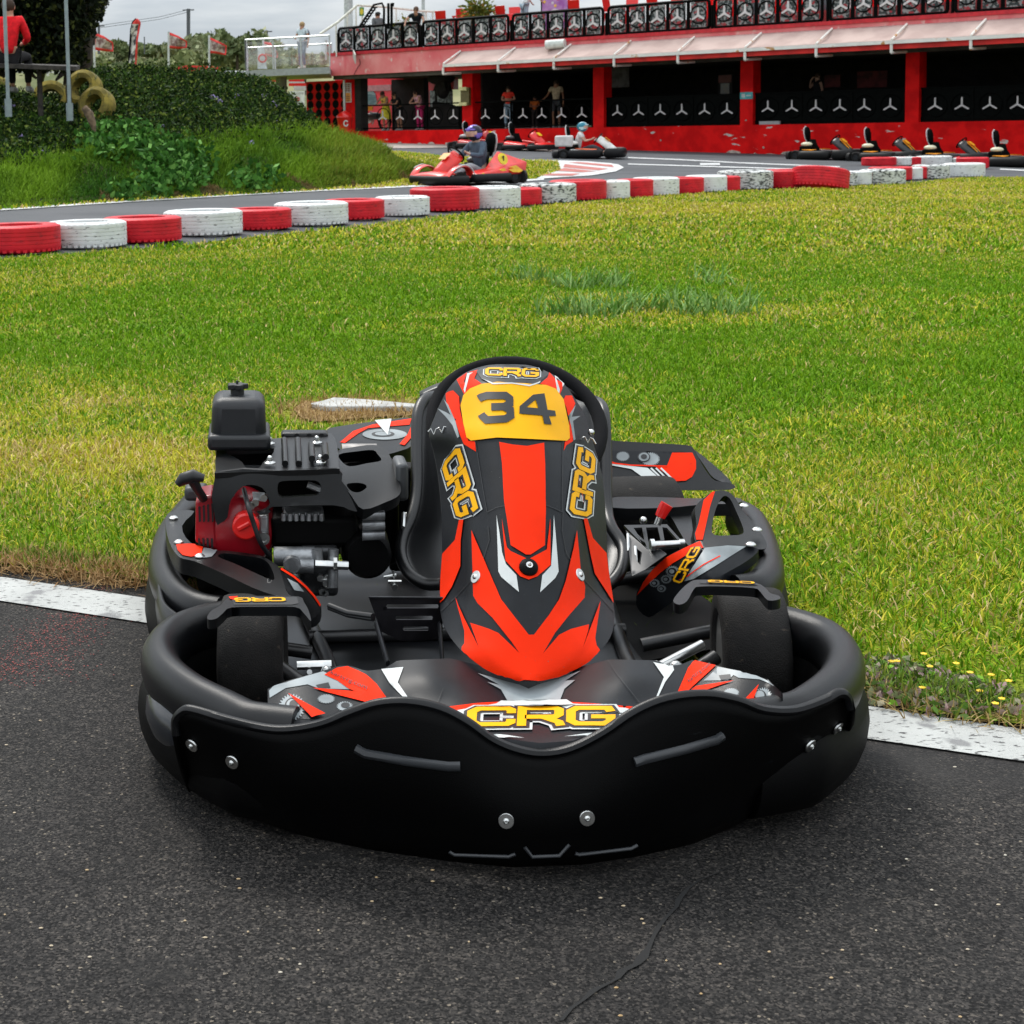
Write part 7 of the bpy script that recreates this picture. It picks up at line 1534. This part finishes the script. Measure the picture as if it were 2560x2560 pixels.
    q=MB(); q.box((0,0,.07),(1.5,.75,.03)); q.tube([Vector((.8,.3,.08)),Vector((-.8,.3,.08))],.02,6); q.tube([Vector((.8,-.3,.08)),Vector((-.8,-.3,.08))],.02,6); B(q,'chassis',M_iron)
    return fo_
def kart_at(px_,py_,yaw,label,group=None,sc=1.0,**kw):
    p=gnd(px_,py_); t=thing('racing_kart',label,'go-kart',(p.x,p.y,gz(p.x,p.y)+.005),group=group,rz=yaw+1e-4); t.scale=(sc,sc,sc); kart_parts(t,**kw); return t
EA=math.atan2(FE.y,FE.x)
BLK=(.012,.012,.013)
GK='black and orange karts parked along the wall'
p0=kart_at(2062,399,EA,'black and orange parked kart, leftmost of the row along the wall',group=GK,bc=BLK,nc=(.75,.32,.02),dc=(.006,.006,.006),sc_=(.6,.58,.42),headrest=True)
acc=mat('korange',(.75,.27,.01),.4)
for (vs_) in ([(-.44,.40,.285),(-.05,.42,.285),(-.10,.60,.265),(-.40,.60,.285)],[(-.44,-.40,.285),(-.05,-.42,.285),(-.10,-.60,.265),(-.40,-.60,.285)],[(.76,-.10,.305),(.50,-.13,.56),(.47,-.07,.60),(.74,-.03,.325)],[(.76,.10,.305),(.50,.13,.56),(.47,.07,.60),(.74,.03,.325)]):
    q=MB(); q.prism([Vector(v) for v in vs_],(0,0,.012)); o=q.build('accent_panel',acc,None,origin=Vector((0,0,0))); o.parent=p0
for x,y,lab in [(2216,404,'second black and orange parked kart from the left along the wall'),(2374,410,'third black and orange parked kart from the left along the wall'),(2543,417,'rightmost black and orange parked kart, cut by the picture edge')]:
    c=copy_tree(p0); p=gnd(x,y); c.location=(p.x,p.y,gz(p.x,p.y)+.005); c['label']=lab
RED=(.72,.012,.010)
kart_at(1313,377,EA,'red parked kart by the wall, right of the other red parked kart',group='red karts parked by the wall',bc=RED,nc=(.8,.5,.02),dc=(.01,.01,.01),sc_=(.05,.05,.05),headrest=True,red=True)
kart_at(1196,372,EA,'dark red parked kart with a yellow number disc near the first pillar',group='red karts parked by the wall',bc=(.45,.008,.012),nc=(.85,.6,.02),dc=(.01,.01,.01),sc_=(.3,.3,.3),headrest=True,red=True)
# red kart with driver, heading left
def driver(t,yaw,label,sc,**kw):
    SITK=dict(pelvis=(0,.30,.24),waist=(0,.29,.42),chest=(0,.23,.62),neck=(0,.18,.79),head=(0,.14,.92),top=(0,.14,1.02),shL=(.18,.20,.73),shR=(-.18,.20,.73),elL=(.27,.06,.52),elR=(-.27,.06,.52),wrL=(.16,-.12,.56),wrR=(-.16,-.12,.56),haL=(.15,-.19,.60),haR=(-.15,-.19,.60),hipL=(.09,.28,.18),hipR=(-.09,.28,.18),knL=(.20,-.16,.36),knR=(-.20,-.16,.36),anL=(.15,-.52,.17),anR=(-.15,-.52,.17),toL=(.15,-.60,.26),toR=(-.15,-.60,.26))
    return person(label=label,loc=t.location,yaw=yaw+pi/2,pose=SITK,h=1.72*sc,**kw)
yk=pi-radians(-33)
k1=kart_at(1172,462,yk,'red racing kart with yellow flames, driven left along the track',bc=(.72,.02,.012),nc=(.85,.30,.02),dc=(.008,.008,.008),sc_=(.1,.1,.1),headrest=True,red=True,sc=1.02)
d1=driver(k1,yk,'driver in a purple and black helmet and grey-blue top in the red kart',1.02,shirt=(.08,.11,.15),legs=(.30,.32,.34),helmet=((.015,.015,.03),(.22,.16,.60)),sleeve='long',skin=(.55,.35,.27))
fl=MB()
for s in (1,):
    # tall rear fairing with flames and a yellow number disc on the side facing the camera
    sd=1
    fl.hexa([Vector((-.85,.60,.18)),Vector((.25,.64,.16)),Vector((.25,.40,.16)),Vector((-.85,.40,.18))],[Vector((-.95,.56,.40)),Vector((.05,.60,.24)),Vector((-.05,.38,.30)),Vector((-.42,.30,.62))])
rf_=fl.build('rear_fairing',mat('kbody_red',(.72,.02,.012),.3,coat=.4),None,origin=Vector((0,0,0)),bevel=.03); rf_.parent=k1
def side(x,z): # point on the camera side face of the rear fairing
    t_=(z-.17)/.22; return Vector((x,.645-.05*max(0,t_)+.004,z))
yl=mat('flame_yellow',(.85,.50,.02),.4)
q=MB()
for pl in [[(-.42,.20),(-.30,.30),(-.18,.27),(-.28,.24),(-.10,.23),(.10,.20),(-.05,.185),(-.25,.19)],[(-.75,.24),(-.60,.34),(-.42,.31),(-.55,.29),(-.40,.27),(-.50,.22),(-.65,.21)],[(.12,.17),(.20,.23),(.30,.20),(.22,.17)]]:
    q.prism([side(x,z) for x,z in pl],(0,.006,0))
o=q.build('flame_decal',yl,None,origin=Vector((0,0,0))); o.parent=rf_
q=MB(); q.lathe((-.38,.50,.46),(0,1,.35),[(0,.11),(.012,.11)],22,0); q.box((-.385,.522,.464),(.022,.006,.11),mi=1); q.box((-.365,.521,.50),(.02,.006,.03),mi=1); q.box((-.385,.517,.412),(.07,.006,.018),mi=1); o=q.build('number_disc',[mat('disc_yellow',(.85,.65,.02),.4),M_blkst],None,origin=Vector((0,0,0))); o.parent=rf_
q=MB(); 
for s in (-1,1): 
    q.tube(catmull([Vector((.38,.50*s,.18)),Vector((.46,.50*s,.31)),Vector((.62,.50*s,.36)),Vector((.80,.50*s,.30)),Vector((.92,.48*s,.18))],4),.045,8,flat=(.5,2.0),refup=Vector((0,0,1)))
o=q.build('wheel_arch',mat('kbody_red',(.72,.02,.012),.3),None,origin=Vector((0,0,0))); o.parent=k1
q=MB()
for s in (-1,1): q.tube(catmull([Vector((.36,.595*s,.19)),Vector((.45,.595*s,.33)),Vector((.62,.595*s,.385)),Vector((.80,.595*s,.325))],4),.012,6)
o=q.build('arch_trim',M_starw,None,origin=Vector((0,0,0))); o.parent=k1
# white kart with driver, heading right
yk2=radians(-16)
k2=kart_at(1468,396,yk2,'white, orange and black racing kart driven right beside the red wall',bc=(.70,.70,.68),nc=(.85,.62,.05),dc=(.006,.006,.007),sc_=(.72,.72,.68),headrest=True,sc=1.0)
d2=driver(k2,yk2,'driver in a pale blue helmet and white t-shirt in the white kart',.95,shirt=(.68,.66,.66),legs=(.05,.05,.06),helmet=((.03,.20,.28),(.55,.75,.80)),skin=(.55,.33,.25))
q=MB(); q.prism([Vector((.95,-.42,.19)),Vector((1.0,-.2,.20)),Vector((.8,-.25,.27)),Vector((.70,-.45,.245))],(0,0,.012)); q.prism([Vector((.95,.42,.19)),Vector((1.0,.2,.20)),Vector((.8,.25,.27)),Vector((.70,.45,.245))],(0,0,.012)); q.prism([Vector((-.3,-.42,.285)),Vector((.30,-.42,.26)),Vector((.28,-.58,.24)),Vector((-.1,-.60,.26))],(0,0,.012)); o=q.build('accent_panel',mat('orange_red_k',(.80,.12,.02),.4),None,origin=Vector((0,0,0))); o.parent=k2
q=MB(); q.box((-.62,-.30,.50),(.5,.35,.32)); o=q.build('seat_pad_block',M_starw,None,origin=Vector((0,0,0)),bevel=.05); o.parent=k2
# ---- terrace furniture on a raised deck
rd=MB(); rd.fbox(fac(1095,40,-.5)[0],s_end,-6.9,-.5,zpt-.2,zpt+.415); tag(rd.build('raised_deck',mat('deck_red',(.30,.04,.04),.8,var=.2),bd),None,None)
def chair(x,d,yaw,label):
    s_=fac(x,40,d)[0]; p=W(s_,d,zpt+.42); t=thing('terrace_chair',label,'chair',tuple(p),group='red plastic chairs on the terrace',rz=yaw)
    def B(mb,n,**k): o=mb.build(n,M_brred,None,origin=Vector((0,0,0)),**k); o.parent=t; return o
    q=MB(); q.box((0,0,.45),(.44,.44,.03)); B(q,'seat',bevel=.01)
    q=MB(); q.hexa([Vector((-.20,.20,.50)),Vector((.20,.20,.50)),Vector((.20,.23,.50)),Vector((-.20,.23,.50))],[Vector((-.22,.30,.98)),Vector((.22,.30,.98)),Vector((.22,.325,.98)),Vector((-.22,.325,.98))]); B(q,'backrest',bevel=.01)
    for a,b in ((-.19,-.19),(.19,-.19),(-.19,.19),(.19,.19)): q=MB(); q.tube([Vector((a,b,.44)),Vector((a*1.2,b*1.25,0))],.022,6); B(q,'leg')
    for s in (-1,1): q=MB(); q.tube([Vector((.21*s,.22,.66)),Vector((.23*s,-.18,.66)),Vector((.22*s,-.2,.45))],.02,6); B(q,'armrest')
    return t
clab=['leftmost','second','third','fourth','fifth','sixth','seventh','eighth','ninth','tenth','eleventh','twelfth','thirteenth']
for i,(x,d,a) in enumerate([(1108,-.9,YF+pi+.3),(1148,-1.2,YF+.4),(1165,-.6,YF+pi-.3),(1262,-.9,YF+pi),(1286,-1.4,YF+.6),(1442,-1.0,YF+pi+.2),(1532,-1.2,YF+pi-.4),(1575,-1.0,YF+.3),(1640,-1.1,YF+pi),(1690,-1.3,YF+.4),(1760,-1.0,YF+pi),(1830,-1.2,YF+.2),(1900,-1.0,YF+pi)]): chair(x,d,a,'red plastic terrace chair, '+clab[i]+' from the left behind the railing')
tb=MB(); s_=fac(1160,40,-1.0)[0]; tb.fbox(s_-.35,s_+.35,-1.4,-.7,zpt+1.14,zpt+1.18)
for a,b in ((-.3,-1.35),(.3,-1.35),(-.3,-.75),(.3,-.75)): tb.fbox(s_+a-.03,s_+a+.03,b-.03,b+.03,zpt+.42,zpt+1.14)
tag(tb.build('terrace_table',M_brred,origin=W(s_,-1,zpt-.2)),'red square table between red chairs at the left of the terrace','table')
def planter(x,w_,d,cols,lab,lab2,seed,hh=.35):
    s_=fac(x,40,d)[0]; z0=zpt+(.62 if w_>1 else .35); q=MB(); q.hexa([W(s_-w_*.42,d-.15,z0),W(s_+w_*.42,d-.15,z0),W(s_+w_*.42,d+.15,z0),W(s_-w_*.42,d+.15,z0)],[W(s_-w_*.5,d-.2,z0+hh),W(s_+w_*.5,d-.2,z0+hh),W(s_+w_*.5,d+.2,z0+hh),W(s_-w_*.5,d+.2,z0+hh)]); q.fbox(s_-w_*.3,s_+w_*.3,d-.1,d+.1,zpt-.2,z0-.002)
    tag(q.build('planter',mat('planter%d'%seed,(.09,.10,.105) if w_>1 else (.35,.12,.06),.7),origin=W(s_,d,z0)),lab,'planter')
    r=np.random.default_rng(seed); A=r.normal(size=(900,3))*np.array([w_*.22,.14,.22])+np.array(tuple(W(s_,d,z0+hh+.25 if w_>1 else z0+hh+.08)));
    o=leaves('plant',A,.07,cols,seed); st_=MB(); st_.tube([W(s_,d,z0+hh*.8),W(s_,d,z0+hh+.35)],.03,6); st_.build('stem',mat('stem',(.1,.12,.03),.8),parent=o); tag(o,lab2,'plant')
planter(1197,1.25,-.35,((.10,.16,.03),(.32,.30,.05),(.55,.22,.03)),'long dark grey planter box on the terrace','green and orange leafy plants in the grey terrace planter',401)
planter(1016,.7,.0,((.12,.14,.02),(.35,.30,.04)),'small terracotta trough on the terrace beside the leaning person','low yellow-green plant in the terracotta trough',402,hh=.18)
# purple poster board
q=MB(); a=fac(1355,20,-1.8)[0]; b=fac(1420,20,-1.8)[0]; q.fbox(a,b,-1.85,-1.8,zpt+.45,zpt+2.5); 
q.fbox(a-.04,a-.001,-1.87,-1.78,zpt-.2,zpt+1.95,1); q.fbox(b+.001,b+.04,-1.87,-1.78,zpt-.2,zpt+1.95,1)
r=random.Random(3)
for k in range(26): 
    x=r.uniform(a+.1,b-.1); z=r.uniform(zpt,zpt+1.8); q.lathe(W(x,-1.797,z),FN,[(0,.06),(.003,.06)],8,2+k%3)
q.lathe(W((a+b)/2,-1.795,zpt+.95),FN,[(0,.28),(.004,.28)],20,3)
tag(q.build('ice_cream_poster',[mat('poster_purple',(.35,.12,.45),.5,col2=(.55,.35,.65),vscale=2),M_iron,mat('dot_yellow',(.8,.55,.1),.5),mat('dot_pale',(.75,.72,.8),.5),mat('dot_pink',(.75,.12,.3),.5)],origin=W(a,-1.8,zpt)),'purple poster board with coloured dots standing behind the terrace railing','poster')
for o in bpy.data.objects:
    for kx in ('org',):
        if kx in o.keys(): del o[kx]
